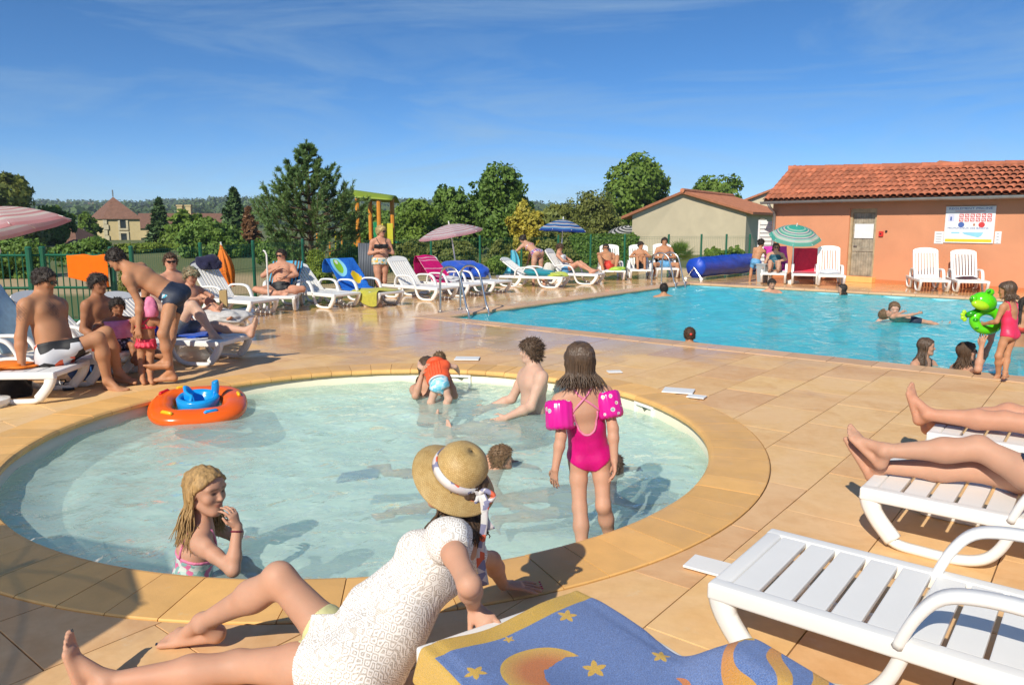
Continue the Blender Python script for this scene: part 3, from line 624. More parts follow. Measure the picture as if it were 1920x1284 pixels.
# window in its shaded side wall
sw = nrm(bkb); p = fb[1] + sw * 3.0
mb = MB(); mb.add([p + np.array([0.01, 0, 0]) + q for q in (np.array([0, 0, 0.9]), sw * 1.1 + np.array([0, 0, 0.9]), sw * 1.1 + np.array([0, 0, 2.0]), np.array([0, 0, 2.0]))], [(0, 1, 2, 3)]); mb.build('window', MT_GLASS, hb)
mb = MB(); mb.tube([p + np.array([0.03, 0, 0.86]), p + sw * 1.1 + np.array([0.03, 0, 0.86])], 0.05, 4); mb.build('sill', MT_BEIGE, hb)
h2, f2_, o2, b2_ = house_px('rear_house', 'orange house roof rising between the bungalow and the pool house', 52.0, 1400, 1560, 480, 374, 372, 1470, 349, 8.0, MT_BEIGE, MT_RT2, back=(0.7, 0.7))
# ---- stone farm tower with pyramid roof
yT = 78.0
tw = thing('stone_tower', 'square stone farm tower with steep brown pyramid roof among the trees', 'building', WY(222, 470, yT))
oT = WY(222, 470, yT)
c0, c1, c2 = WY(176, 480, yT + 4) - oT, WY(200, 480, yT) - oT, WY(267, 480, yT + 0.5) - oT
c3 = c0 + (c2 - c1); zt_ = WY(220, 408, yT)[2] - oT[2]; zb_ = -6.0
def z_(p, z): return np.array([p[0], p[1], z])
MB().add([z_(c, zb_) for c in (c0, c1, c2, c3)] + [z_(c, zt_) for c in (c0, c1, c2, c3)], [(0, 1, 5, 4), (1, 2, 6, 5), (2, 3, 7, 6), (3, 0, 4, 7)]).build('wall', MT_STONE, tw)
ctr = (c0 + c1 + c2 + c3) / 4; ap = z_(ctr, WY(220, 369, yT + 2)[2] - oT[2]); ev = [ctr + (c - ctr) * 1.12 for c in (c0, c1, c2, c3)]
MB().add([z_(c, zt_ - 0.15) for c in ev] + [ap], [(0, 1, 4), (1, 2, 4), (2, 3, 4), (3, 0, 4), (3, 2, 1, 0)]).build('roof', MT_RT3, tw)
MB().tube([ap, ap + np.array([0, 0, 0.7])], 0.06, 6).build('finial', MT_ZINC, tw)
MT_TRIM = M('pale_limestone', (0.50, 0.44, 0.30), 0.9, 0.15)
fd = nrm(c2 - c1); fn_ = np.array([fd[1], -fd[0], 0])
for vv in (420, 445):
    pz0, pz1 = WY(230, vv + 8, yT)[2] - oT[2], WY(230, vv - 7, yT)[2] - oT[2]; pc = c1 + fd * (WY(230, 430, yT)[0] - oT[0] - c1[0])
    w = MB().add([z_(pc + fd * s + fn_ * 0.05, z) for s, z in ((-0.27, pz0), (0.27, pz0), (0.27, pz1), (-0.27, pz1))], [(0, 1, 2, 3)]).build('window', MT_GLASS, tw)
    mb = MB()
    for s, z, ws, hs in ((-0.38, (pz0 + pz1) / 2, 0.2, pz1 - pz0), (0.38, (pz0 + pz1) / 2, 0.2, pz1 - pz0), (0, pz1 + 0.12, 0.96, 0.22), (0, pz0 - 0.1, 0.96, 0.18)):
        q = pc + fd * s + fn_ * 0.06; mb.box((q[0], q[1], z), (ws, 0.12, hs), math.atan2(fd[1], fd[0]))
    mb.build('frame', MT_TRIM, w)
mb = MB()
for k in range(9): mb.box(tuple(z_(c1 + fd * (0.2 if k % 2 else 0.14), zt_ - 0.4 - k * 0.55)), (0.5 if k % 2 else 0.36, 0.3, 0.5), math.atan2(fd[1], fd[0]))
mb.build('quoins', MT_TRIM, tw)
# long farmhouse roof right of the tower, small barn left of it
def longroof(name, label, y, u0, u1, v_e, v_r, wallm, roofm, slope_d=4.0, chim=()):
    a_, b_ = WY(u0, v_e, y), WY(u1, v_e, y); r0, r1 = WY(u0 + 4, v_r, y + slope_d), WY(u1 - 4, v_r, y + slope_d); o = a_.copy(); o[2] = -3
    t = thing(name, label, 'building', o); q = [p - o for p in (a_, b_, r1, r0)]; bk = [2 * np.array([r[0], r[1], 0]) for r in q]
    q2 = [q[0] + np.array([0, slope_d * 2, 0]), q[1] + np.array([0, slope_d * 2, 0])]
    MB().add([q[0], q[1], q[2], q[3], q2[0], q2[1]], [(0, 1, 2, 3), (3, 2, 5, 4), (0, 3, 4), (1, 5, 2)]).build('roof', roofm, t)
    MB().add([z_(q[0] + np.array([0.3, 0.3, 0]), 0), z_(q[1] + np.array([-0.3, 0.3, 0]), 0), q[1] + np.array([-0.3, 0.3, 0.1]), q[0] + np.array([0.3, 0.3, 0.1]), z_(q2[0], 0), z_(q2[1], 0), q2[1], q2[0]], [(0, 1, 2, 3), (1, 5, 6, 2), (4, 0, 3, 7)]).build('wall', wallm, t)
    for u in chim:
        c = WY(u, v_r, y + slope_d) - o; mb = MB(); mb.box((c[0], c[1], c[2] + 0.1), (0.62, 0.6, 1.5)); mb.box((c[0], c[1], c[2] + 0.92), (0.78, 0.75, 0.16)); mb.build('chimney', MT_STONE, t)
longroof('farmhouse', 'long brown farmhouse roof with two chimneys beyond the stone tower', 90.0, 255, 420, 428, 400, MT_STONE, MT_RT3, chim=(339, 355))
longroof('barn', 'brown barn roof half hidden behind the striped parasol', 62.0, 88, 144, 462, 424, MT_STONE, MT_RT3, 3.0, (123,))
pole = thing('utility_pole', 'thin grey utility pole standing left of the stone tower', 'pole', WY(162, 480, 66))
zt2 = WY(161, 402, 66)[2]; MB().tube([(0, 0, -3), (0, 0, zt2)], [0.13, 0.09], 8).build('shaft', M('grey_wood', (0.2, 0.18, 0.15), 0.9), pole)
MB().tube([(0, 0, zt2 - 0.55), (0.12, 0, zt2 - 0.55), (0.3, 0, zt2 - 0.62)], [0.03, 0.09, 0.09], 8).build('lamp_head', MT_WHITE, pole)
# ================================================================== fence, trees, hills
MT_GREEN = M('fence_green_paint', (0.012, 0.115, 0.06), 0.4, 0.1, 4)
FH = 1.2
def fence(name, label, pts, hs, bar=0.0021, step=0.062, post=0.035, rails=(0.08, 0.62, 1.14)):
    t = thing(name, label, 'fence', (pts[0][0], pts[0][1], 0)); o = np.array([pts[0][0], pts[0][1], 0.0])
    for i, p in enumerate(pts):
        q = np.array([p[0], p[1], 0.0]) - o; mb = MB(); mb.tube([q, q + [0, 0, FH + 0.06]], post, 10); mb.tube([q + [0, 0, FH + 0.06], q + [0, 0, FH + 0.085]], [post * 1.15, post * 0.7], 10); mb.build('post', MT_GREEN, t)
        if i + 1 < len(pts) and hs[i]:
            a_ = q; b_ = np.array([pts[i + 1][0], pts[i + 1][1], 0.0]) - o; L = np.linalg.norm(b_ - a_); d = (b_ - a_) / L; mb = MB(); k = int(L / step)
            for j in range(1, k): c = a_ + d * (L * j / k); mb.tube([c + [0, 0, 0.06], c + [0, 0, FH]], bar, 4)
            for z in rails:
                for zz in (z, z + 0.06) if bar < 0.006 else (z,): mb.tube([a_ + d * post + [0, 0, zz], b_ - d * post + [0, 0, zz]], bar * (1.5 if bar < 0.006 else 2.0), 4)
            mb.build('wire_panel', MT_GREEN, t)
    return t
fence('railing_fence', 'dark green bar railing by the striped parasol carrying an orange towel', [(-11.5, 12.2), (-9.6, 12.25), (-7.75, 12.3), (-7.62, 12.45), (-6.42, 12.3)], [1, 1, 1, 1], 0.011, 0.105, 0.05)
gpts = [(-6.33, 12.75), (-6.05, 14.9), (-5.7, 16.9), (-5.15, 18.9), (-3.7, 20.8), (-2.35, 22.3), (-0.98, 23.5), (0.3, 24.3), (1.5, 24.9), (2.6, 25.4), (3.8, 25.9), (5.4, 26.5), (6.6, 26.8), (7.5, 26.9), (8.35, 27.0), (8.75, 27.0)]
fence('wire_mesh_fence', 'long green welded mesh fence running behind the row of sun loungers', gpts, [1] * 15)
# ---- foliage
def leaf_mat(name, col, var=0.35, transl=0.36):
    m, nt, b, out = new_mat(name); P = coords(nt, 'Position'); rnd = N(nt, 'NewGeometry').outputs['Random Per Island']
    c = mixc(nt, rnd, tuple(x * (1 - var) for x in col), tuple(x * (1 + var) for x in col))
    c = mixc(nt, rng(nt, noise(nt, P, 0.9, 3), 0.35, 0.7, 0, 0.5), c, (col[0] * 1.5, col[1] * 1.25, col[2] * 0.9))
    nt.links.new(c, b.inputs['Base Color']); b.inputs['Roughness'].default_value = 0.55; b.inputs['Specular IOR Level'].default_value = 0.3
    t = N(nt, 'BsdfTranslucent'); nt.links.new(c, t.inputs['Color']); ms = N(nt, 'MixShader'); ms.inputs[0].default_value = transl
    nt.links.new(b.outputs[0], ms.inputs[1]); nt.links.new(t.outputs[0], ms.inputs[2]); nt.links.new(ms.outputs[0], out.inputs['Surface']); return m
L_MID = leaf_mat('leaf_mid', (0.16, 0.26, 0.045)); L_DARK = leaf_mat('leaf_dark', (0.145, 0.25, 0.05)); L_OLIVE = leaf_mat('leaf_olive', (0.18, 0.215, 0.055)); L_YEL = leaf_mat('leaf_yellow', (0.46, 0.42, 0.07))
L_PINE = leaf_mat('pine_needle', (0.14, 0.24, 0.08), 0.45, 0.2); L_BROWN = leaf_mat('leaf_brown', (0.26, 0.15, 0.08)); L_HEDGE = leaf_mat('leaf_hedge', (0.12, 0.22, 0.04)); L_BRIGHT = leaf_mat('leaf_bright', (0.19, 0.27, 0.04)); L_CON = leaf_mat('conifer', (0.07, 0.13, 0.045), 0.4, 0.1)
MT_BARK = M('bark', (0.11, 0.075, 0.045), 0.95, 0.4, 8, 0.6, 20)
def leaves(C, D, size, asp=0.55, seed=0):
    """a quad leaf at each centre C facing roughly along D"""
    r = np.random.default_rng(seed); n = len(C); D = D + r.normal(0, 0.55, (n, 3)); D /= np.linalg.norm(D, axis=1)[:, None] + 1e-9
    T = r.normal(0, 1, (n, 3)); T -= D * (T * D).sum(1)[:, None]; T /= np.linalg.norm(T, axis=1)[:, None] + 1e-9; B = np.cross(D, T)
    s = (size * r.uniform(0.6, 1.35, n))[:, None]; V = np.stack([C - T * s, C + B * s * asp, C + T * s, C - B * s * asp], 1).reshape(-1, 3)
    return V, np.arange(4 * n).reshape(n, 4)
def crown_pts(lobes, n, seed):
    """points near the skins of overlapping lumps, thinned so gaps remain"""
    r = np.random.default_rng(seed); Cs, Ds = [], []; w = np.array([l[3] * l[4] for l in lobes]); w = w / w.sum()
    for l, k in zip(lobes, w):
        m = int(n * k); d = r.normal(0, 1, (m, 3)); d /= np.linalg.norm(d, axis=1)[:, None]
        cl = r.normal(0, 1, (max(6, m // 55), 3)); cl /= np.linalg.norm(cl, axis=1)[:, None]
        j = r.integers(0, len(cl), m); d = d * 0.42 + cl[j]; d /= np.linalg.norm(d, axis=1)[:, None]
        rad = (0.62 + 0.45 * r.random(m) ** 0.6 + 0.12 * r.normal(0, 1, len(cl))[j])[:, None]
        Cs.append(np.array(l[:3]) + d * rad * np.array([l[3], l[3], l[4]])); Ds.append(d)
    return np.concatenate(Cs), np.concatenate(Ds)
def broadleaf(name, label, cat, base, h, w, mat, n=6000, leaf=0.11, seed=1, trunk=0.25, nl=11, group=None, squash=1.0, dw=None):
    t = thing(name, label, cat, base, group=group); r = np.random.default_rng(seed); dw = dw or w; lobes = []; n = int(n * 1.5); leaf *= 0.76
    hh = h * (1 - trunk)
    for i in range(nl):
        a = r.uniform(0, 6.28); q = r.uniform(0, 1) ** 0.6; zf = r.uniform(0.12, 0.86); env = math.sin(math.pi * (0.18 + 0.74 * zf)) ** 0.7
        lr = w * r.uniform(0.17, 0.28); lobes.append((math.cos(a) * q * (w / 2 - lr * 0.7) * env, math.sin(a) * q * (dw / 2 - lr * 0.7) * env, h * trunk + zf * hh, lr, min(lr * r.uniform(0.75, 1.1) * squash, hh * 0.42)))
    lobes.append((0, 0, h * trunk + hh * 0.45, w * 0.3, hh * 0.42)); lobes.append((r.uniform(-.1, .1) * w, 0, h - hh * 0.2, w * 0.18, hh * 0.2))
    C, D = crown_pts(lobes, n, seed); k = C[:, 2] > 0.05; V, Q = leaves(C[k], D[k], leaf, 0.6, seed + 1)
    mk('crown', npmesh('crown', V, Q, False), mat, t)
    mb = MB(); tr = max(0.05, w * 0.03); mb.tube([(0, 0, -0.3), (0.03 * w, 0, h * trunk * 0.6), (0, 0, h * trunk + hh * 0.35), (0.02 * w, 0, h * trunk + hh * 0.7)], [tr * 1.3, tr, tr * 0.7, tr * 0.25], 8)
    for l in lobes[:7]: mb.tube([(0, 0, h * trunk * 0.9), (l[0] * 0.5, l[1] * 0.5, (h * trunk + l[2]) * 0.52), l[:3]], [tr * 0.6, tr * 0.4, tr * 0.12], 6)
    mb.build('trunk', MT_BARK, t, smooth=True); return t
def at(u, v, y): p = WY(u, v, y); return p
def bl(name, label, cat, u0, u1, vtop, y, mat, zb=-0.05, **kw):
    """a broadleaf plant that fills pixel columns u0..u1 up to row vtop at distance y"""
    p = WY((u0 + u1) / 2, vtop, y); w = (u1 - u0) / 1447 * y; return broadleaf(name, label, cat, (p[0], y, zb), p[2] - zb, w, mat, **kw)
def conifer(name, label, u, vtop, wpx, y, mat, n=9000, leaf=0.14, seed=3, zb=-0.1, bare=0.06):
    p = WY(u, vtop, y); h = p[2] - zb; w = wpx / 1447 * y; t = thing(name, label, 'tree', (p[0], y, zb)); r = np.random.default_rng(seed); Cs, Ds = [], []; mb = MB(); tr = w * 0.035
    mb.tube([(0, 0, -0.2), (0, 0, h * 0.5), (0, 0, h * 0.96)], [tr, tr * 0.6, 0.01], 7); nb = 70
    for i in range(nb):
        f = bare + (1 - bare) * (i / nb); z = h * f; L = w / 2 * (1 - f) ** 0.8 * r.uniform(0.7, 1.1) + 0.04; a = i * 2.4 + r.uniform(-.3, .3)
        tip = np.array([math.cos(a) * L, math.sin(a) * L, z - L * 0.15 + L * 0.1]); m = int(n / nb * (0.35 + 1.3 * (1 - f))); q = r.random(m) ** 0.7
        c = np.array([0, 0, z]) + q[:, None] * (tip - np.array([0, 0, z])); c = c + r.normal(0, 1, (m, 3)) * np.array([0.11, 0.11, 0.06]) * L * 0.9; Cs.append(c); Ds.append(np.tile([math.cos(a) * 0.5, math.sin(a) * 0.5, 0.8], (m, 1)))
        if i % 3 == 0: mb.tube([(0, 0, z), tip], [tr * 0.3, 0.006], 4)
    V, Q = leaves(np.concatenate(Cs), np.concatenate(Ds), leaf, 0.4, seed); mk('crown', npmesh('crown', V, Q, False), mat, t); mb.build('trunk', MT_BARK, t); return t
# ---- the big pine with upswept candles
def pine(u, vtop, wpx, y, seed=11):
    zb = -0.05; p = WY(u, vtop, y); h = p[2] - zb; W = wpx / 1447 * y
    t = thing('pine_tree', 'bushy young pine with upright candle shoots behind the mesh fence', 'tree', (p[0], y, zb)); r = np.random.default_rng(seed)
    mb = MB(); mb.tube([(0, 0, -0.2), (0.03, 0, h * 0.4), (0, 0, h * 0.97)], [0.11, 0.075, 0.015], 9); segs = []
    for k, f in enumerate(np.linspace(0.10, 0.93, 16)):
        nbr = 8 if f < 0.75 else 5; prof = np.interp(f, [0.08, 0.25, 0.42, 0.6, 0.75, 0.88, 0.95], [0.38, 0.52, 0.43, 0.30, 0.17, 0.07, 0.03])
        for j in range(nbr):
            a = j * 2 * math.pi / nbr + k * 0.7 + r.uniform(-.3, .3); L = W * prof * r.uniform(0.75, 1.18); z0 = h * f; d = np.array([math.cos(a), math.sin(a), 0])
            pts = [np.array([0, 0, z0]), d * L * 0.5 + [0, 0, z0 + L * 0.10], d * L * 0.85 + [0, 0, z0 + L * 0.30], d * L + [0, 0, z0 + L * 0.62]]
            mb.tube(pts, [0.028, 0.02, 0.013, 0.006], 5); segs += [(pts[1], pts[2], 0.10), (pts[2], pts[3], 0.115)]
            for s in range(7):
                q = r.uniform(0.15, 0.98); b0 = pts[1] + (pts[2] - pts[1]) * min(1, q * 1.2) if q < 0.75 else pts[2] + (pts[3] - pts[2]) * (q - 0.7) * 3
                e = b0 + nrm(d * 0.7 + r.normal(0, 0.55, 3) + [0, 0, 0.75]) * r.uniform(0.16, 0.34) * (0.35 + 1.6 * prof); mb.tube([b0, e], [0.01, 0.005], 4); segs.append((b0, e, 0.10))
    for q in range(4): segs.append((np.array([0, 0, h * (0.80 + 0.05 * q)]), np.array([0, 0, h * (0.85 + 0.05 * q)]), 0.09))
    P0, P1, Ln = np.array([s[0] for s in segs]), np.array([s[1] for s in segs]), np.array([s[2] for s in segs]); m = 72
    k = np.repeat(np.arange(len(segs)), m); q = r.random(len(k))[:, None]; c = P0[k] + (P1[k] - P0[k]) * q; ax = P1[k] - P0[k]; ax /= np.linalg.norm(ax, axis=1)[:, None]
    dd = r.normal(0, 1, (len(k), 3)); dd -= ax * (dd * ax).sum(1)[:, None]; dd /= np.linalg.norm(dd, axis=1)[:, None]; nd = ax * 0.9 + dd * 0.8; nd /= np.linalg.norm(nd, axis=1)[:, None]
    sd = np.cross(nd, r.normal(0, 1, (len(k), 3))); sd /= np.linalg.norm(sd, axis=1)[:, None]; L = (Ln[k] * r.uniform(0.7, 1.25, len(k)))[:, None]; w = 0.011
    V = np.stack([c - sd * w, c + sd * w, c + nd * L + sd * w * 0.3, c + nd * L - sd * w * 0.3], 1).reshape(-1, 3)
    mk('crown', npmesh('crown', V, np.arange(len(V)).reshape(-1, 4), False), L_PINE, t); mb.build('trunk', MT_BARK, t, smooth=True)
pine(574, 264, 205, 25.0)
conifer('fir_tree', 'small pointed fir standing in front of the farmhouse roof', 297, 372, 62, 52, L_CON, 5000, 0.2, 5, bare=0.02)
conifer('conifer_tree', 'tall dark conifer left of the big pine', 437, 353, 82, 46, L_CON, 9000, 0.2, 6, bare=0.02)
conifer('dead_conifer', 'brown withered conifer between the dark conifer and the pine', 466, 388, 58, 41, L_BROWN, 5000, 0.16, 8, bare=0.03)
TB = 'trees beyond the fence'
bl('tree', 'round light green tree behind the striped parasol by the railing', 'tree', -110, 80, 350, 55, L_OLIVE, n=9000, leaf=0.28, seed=21, trunk=0.12)
bl('tree', 'low green tree between the round tree and the stone tower', 'tree', 62, 142, 395, 60, L_MID, n=5000, leaf=0.26, seed=22, trunk=0.1)
bl('tree', 'slim tree against the left side of the stone tower', 'tree', 140, 182, 402, 74, L_MID, n=3500, leaf=0.28, seed=23, trunk=0.1)
bl('bush', 'wide green bush below the farmhouse roof right of the fir', 'bush', 300, 400, 402, 50, L_MID, n=7000, leaf=0.19, seed=24, trunk=0.02)
bl('bush', 'pale green bush at the foot of the stone tower', 'bush', 212, 310, 458, 44, L_BRIGHT, n=5000, leaf=0.15, seed=25, trunk=0.02)
bl('bush', 'dark bush behind the closed orange parasol', 'bush', 330, 470, 425, 38, L_DARK, n=8000, leaf=0.14, seed=26, trunk=0.02)
bl('tree', 'leafy tree directly right of the climbing tower', 'tree', 725, 845, 378, 38, L_MID, n=9000, leaf=0.14, seed=27, trunk=0.03)
bl('tree', 'round crowned tree in the middle of the leafy row', 'tree', 795, 895, 352, 42, L_DARK, n=9000, leaf=0.15, seed=28, trunk=0.04)
bl('tree', 'tallest dark tree of the leafy row, left of the yellow shrub', 'tree', 862, 1005, 328, 40, L_DARK, n=12000, leaf=0.15, seed=29, trunk=0.04)
bl('tree', 'dark tree filling the gap behind the climbing tower', 'tree', 630, 760, 400, 40, L_DARK, n=8000, leaf=0.15, seed=30, trunk=0.03)
bl('shrub', 'yellow green variegated shrub left of the blue parasol', 'shrub', 945, 1025, 374, 32, L_YEL, n=7000, leaf=0.10, seed=31, trunk=0.02)
bl('shrub', 'yellowish bush behind the blue parasol', 'shrub', 1000, 1100, 415, 34, L_OLIVE, n=6000, leaf=0.11, seed=32, trunk=0.02)
bl('tree', 'olive toned tree between the blue and the black striped parasol', 'tree', 1045, 1190, 372, 50, L_OLIVE, n=9000, leaf=0.13, seed=33, trunk=0.03)
bl('tree', 'tall green tree rising behind the beige bungalow', 'tree', 1098, 1268, 312, 58, L_MID, n=12000, leaf=0.22, seed=34, trunk=0.06)
bl('tree', 'green tree top peeping over the bungalow roof', 'tree', 1288, 1400, 340, 66, L_MID, n=7000, leaf=0.24, seed=35, trunk=0.1)
bl('bush', 'mixed bush behind the standing woman', 'bush', 730, 810, 452, 27, L_OLIVE, n=6000, leaf=0.07, seed=36, trunk=0.0)
bl('bush', 'leafy bush in front of the pine trunk behind the fence', 'bush', 563, 628, 474, 21.5, L_BRIGHT, n=6500, leaf=0.045, seed=37, trunk=0.0)
bl('bush', 'dark bush under the pine left of its trunk', 'bush', 480, 575, 452, 29, L_DARK, n=6000, leaf=0.09, seed=38, trunk=0.0)
bl('bush', 'bush behind the pink parasol pole', 'bush', 800, 905, 450, 29, L_OLIVE, n=6500, leaf=0.08, seed=39, trunk=0.0)
bl('bush', 'tall feathery bush left of the woman shaking a towel', 'bush', 895, 985, 458, 26.5, L_OLIVE, n=7000, leaf=0.07, seed=40, trunk=0.0)
bl('bush', 'low bush at the fence foot right of the blue towel', 'bush', 905, 985, 487, 25, L_MID, n=5000, leaf=0.055, seed=41, trunk=0.0)
bl('bush', 'low planting along the fence behind the white loungers', 'bush', 625, 735, 502, 20.8, L_BRIGHT, n=6500, leaf=0.045, seed=42, trunk=0.0)
bl('bush', 'dark bush behind the orange towel railing', 'bush', 95, 215, 455, 30, L_DARK, n=6000, leaf=0.1, seed=43, trunk=0.0)
bl('bush', 'leafy shrub behind the bending boy at the fence corner', 'bush', 205, 262, 486, 14.2, L_OLIVE, n=5000, leaf=0.035, seed=44, trunk=0.0)
bl('bush', 'oleander bush in front of the bungalow between fence posts', 'bush', 1320, 1362, 463, 29, L_MID, n=3000, leaf=0.075, seed=45, trunk=0.0)
bl('bush', 'oleander bush at the end of the mesh fence', 'bush', 1358, 1402, 460, 29.5, L_MID, n=3000, leaf=0.075, seed=46, trunk=0.0)
bl('bush', 'dense dark bush under the striped parasol by the railing', 'bush', -60, 90, 452, 24, L_DARK, n=6000, leaf=0.08, seed=47, trunk=0.0)
bl('bush', 'wide bush behind the bikini woman with the blue towel', 'bush', 1000, 1092, 452, 30, L_OLIVE, n=6000, leaf=0.08, seed=48, trunk=0.0)
bl('bush', 'grassy green bush filling the fence foot below the big pine', 'bush', 620, 720, 462, 28.5, L_DARK, n=6000, leaf=0.08, seed=49, trunk=0.0)
bl('tree', 'pale green tree filling the row behind the yellow green shrub', 'tree', 955, 1080, 392, 52, L_OLIVE, n=8000, leaf=0.2, seed=61, trunk=0.03)
bl('tree', 'light green tree between the pine and the climbing tower', 'tree', 640, 730, 392, 46, L_MID, n=7000, leaf=0.17, seed=62, trunk=0.03)
bl('tree', 'bright tree in the row right behind the pink parasol', 'tree', 820, 930, 385, 46, L_MID, n=8000, leaf=0.17, seed=63, trunk=0.03)
# clipped hedge
p0, p1 = WY(1076, 505, 29.5), WY(1186, 505, 30.5); hz = WY(1130, 441, 30)[2]
hd = thing('clipped_hedge', 'clipped bright green hedge behind the reclining woman and man', 'hedge', (p0[0], p0[1], -0.05)); r = np.random.default_rng(5); n = 16000
L = p1[0] - p0[0]; C = np.stack([r.uniform(0, L, n), r.uniform(0, 1.3, n), r.uniform(0, hz, n)], 1); face = r.integers(0, 3, n)
C[face == 0, 1] = r.normal(0, 0.05, (face == 0).sum()); C[face == 1, 2] = hz + r.normal(0, 0.04, (face == 1).sum()); C[face == 2, 0] = np.where(r.random((face == 2).sum()) < .5, 0, L) + r.normal(0, .05, (face == 2).sum())
D = np.zeros((n, 3)); D[face == 0, 1] = -1; D[face == 1, 2] = 1; D[face == 2, 0] = 1
V, Q = leaves(C, D, 0.06, 0.6, 9); mk('crown', npmesh('crown', V, Q, False), L_HEDGE, hd); mb = MB()
for k in range(6): mb.tube([(L * (k + .5) / 6, 0.65, -0.1), (L * (k + .5) / 6, 0.65, hz * 0.7)], 0.03, 5)
mb.build('trunk', MT_BARK, hd)
# fan palm
pb = WY(1268, 505, 27.6); pl = thing('fan_palm', 'low fan palm with stiff green fronds behind the pool cover roller', 'palm', (pb[0], pb[1], -0.05)); r = np.random.default_rng(4); V = []; Q = []
for f in range(34):
    a = r.uniform(0, 6.28); el = r.uniform(0.15, 1.45); Ls = r.uniform(0.35, 0.6); d = np.array([math.cos(a) * math.cos(el), math.sin(a) * math.cos(el), math.sin(el)]); h = np.array([0, 0, 0.25]) + d * Ls
    u_ = nrm(np.cross(d, [0, 0, 1])); w_ = np.cross(u_, d)
    for b in range(15):
        t = (b / 14 - 0.5) * 2.5; e = d * math.cos(t) + u_ * math.sin(t); tip = h + e * r.uniform(0.38, 0.5) - np.array([0, 0, 0.05]); s = nrm(np.cross(e, w_)) * 0.014
        o_ = len(V); V += [h - s * .3, h + e * 0.2 - s, tip, h + e * 0.2 + s]; Q.append((o_, o_ + 1, o_ + 2, o_ + 3))
mk('crown', npmesh('crown', np.array(V), np.array(Q), False), L_MID, pl); mb = MB(); mb.tube([(0, 0, -.1), (0, 0, 0.45)], [0.11, 0.08], 8)
mb.build('trunk', MT_BARK, pl)
# ---- hills
def hill_mat():
    m, nt, b, out = new_mat('hill_cover'); P = coords(nt, 'Position'); n1 = noise(nt, coords(nt, 'Position', (0.006, 0.006, 0.03)), 1.0, 4, 0.5, 0.4); n2 = noise(nt, P, 0.05, 6, 0.7)
    wood = mixc(nt, n2, (0.04, 0.075, 0.022), (0.09, 0.13, 0.04)); field = mixc(nt, n2, (0.40, 0.32, 0.14), (0.24, 0.27, 0.09))
    nt.links.new(mixc(nt, rng(nt, n1, 0.55, 0.60), wood, field), b.inputs['Base Color']); b.inputs['Roughness'].default_value = 0.95; return m
def hill_h(x, y):
    u = x / y * 1447 + 960
    top = np.interp(u, [-600, 0, 80, 250, 420, 560, 700, 830, 1000, 1080, 1250, 1500, 2500], [26, 30, 34, 32, 40, 40, 38, 36, 34, 28, 28, 18, 18])
    return (top * 1000 / 1447 + 1.65) * np.clip((y - 330) / 670, 0, 1) ** 0.85 - 3
nx, ny = 160, 60
us = np.linspace(-900, 900, nx); ys = np.linspace(270, 1400, ny); XX, YY = np.meshgrid(us, ys, indexing='ij'); XX = XX * (YY / 1000) * 1.3
ZZ = hill_h(XX, YY); ZZ = np.where(YY > 1000, hill_h(XX * 1000 / YY, np.full_like(YY, 1000.)) - (YY - 1000) * 0.05, ZZ); rr_ = np.random.default_rng(2)
ZZ += np.sin(XX * 0.013 + YY * 0.004) * 3 * np.clip((YY - 400) / 300, 0, 1); I = np.arange(nx * ny).reshape(nx, ny)
tag(mk('hills', npmesh('hills', np.stack([XX, YY, ZZ], -1).reshape(-1, 3), np.stack([I[:-1, :-1], I[1:, :-1], I[1:, 1:], I[:-1, 1:]], -1).reshape(-1, 4)), hill_mat()), kind='structure')
gm = MB().add([(-1500, 150, -2.6), (1500, 150, -2.6), (1500, 420, -4), (-1500, 420, -4)], [(0, 1, 2, 3)]).build('valley', MATS.get('grass_far') or M('grass_far', (0.07, 0.10, 0.03), 0.95, 0.3, 0.05, kind='Position')); tag(gm, kind='structure')
# woods on the slopes: one mass of far crowns
r = np.random.default_rng(12); n = 5200; yy = r.uniform(280, 1020, n) ; yy = np.where(r.random(n) < 0.25, r.uniform(960, 1010, n), yy); xx = r.uniform(-0.75, 0.75, n) * yy
fieldmask = (np.sin(xx * 0.011 + 1.3) * np.sin(yy * 0.021 + xx * 0.004) > 0.45) & (yy > 600); xx, yy = xx[~fieldmask], yy[~fieldmask]; zz = hill_h(xx, np.minimum(yy, 1000)) + 1.0
nn = len(xx); s = r.uniform(3.0, 6.5, nn); q = 19
d = r.normal(0, 1, (nn, q, 3)); d /= np.linalg.norm(d, axis=2)[..., None]; C = np.stack([xx, yy, zz + s * 0.7], -1)[:, None, :] + d * s[:, None, None] * r.uniform(0.6, 1.05, (nn, q, 1)) * [1, 1, 0.9]
V, Q = leaves(C.reshape(-1, 3), d.reshape(-1, 3), 1.5, 0.7, 14); wo = mk('hillside_woods', npmesh('woods', V, Q, False), leaf_mat('woods_leaf', (0.075, 0.125, 0.036), 0.4, 0.1)); tag(wo, 'dark green woods covering the far hillside', 'woods', kind='stuff')
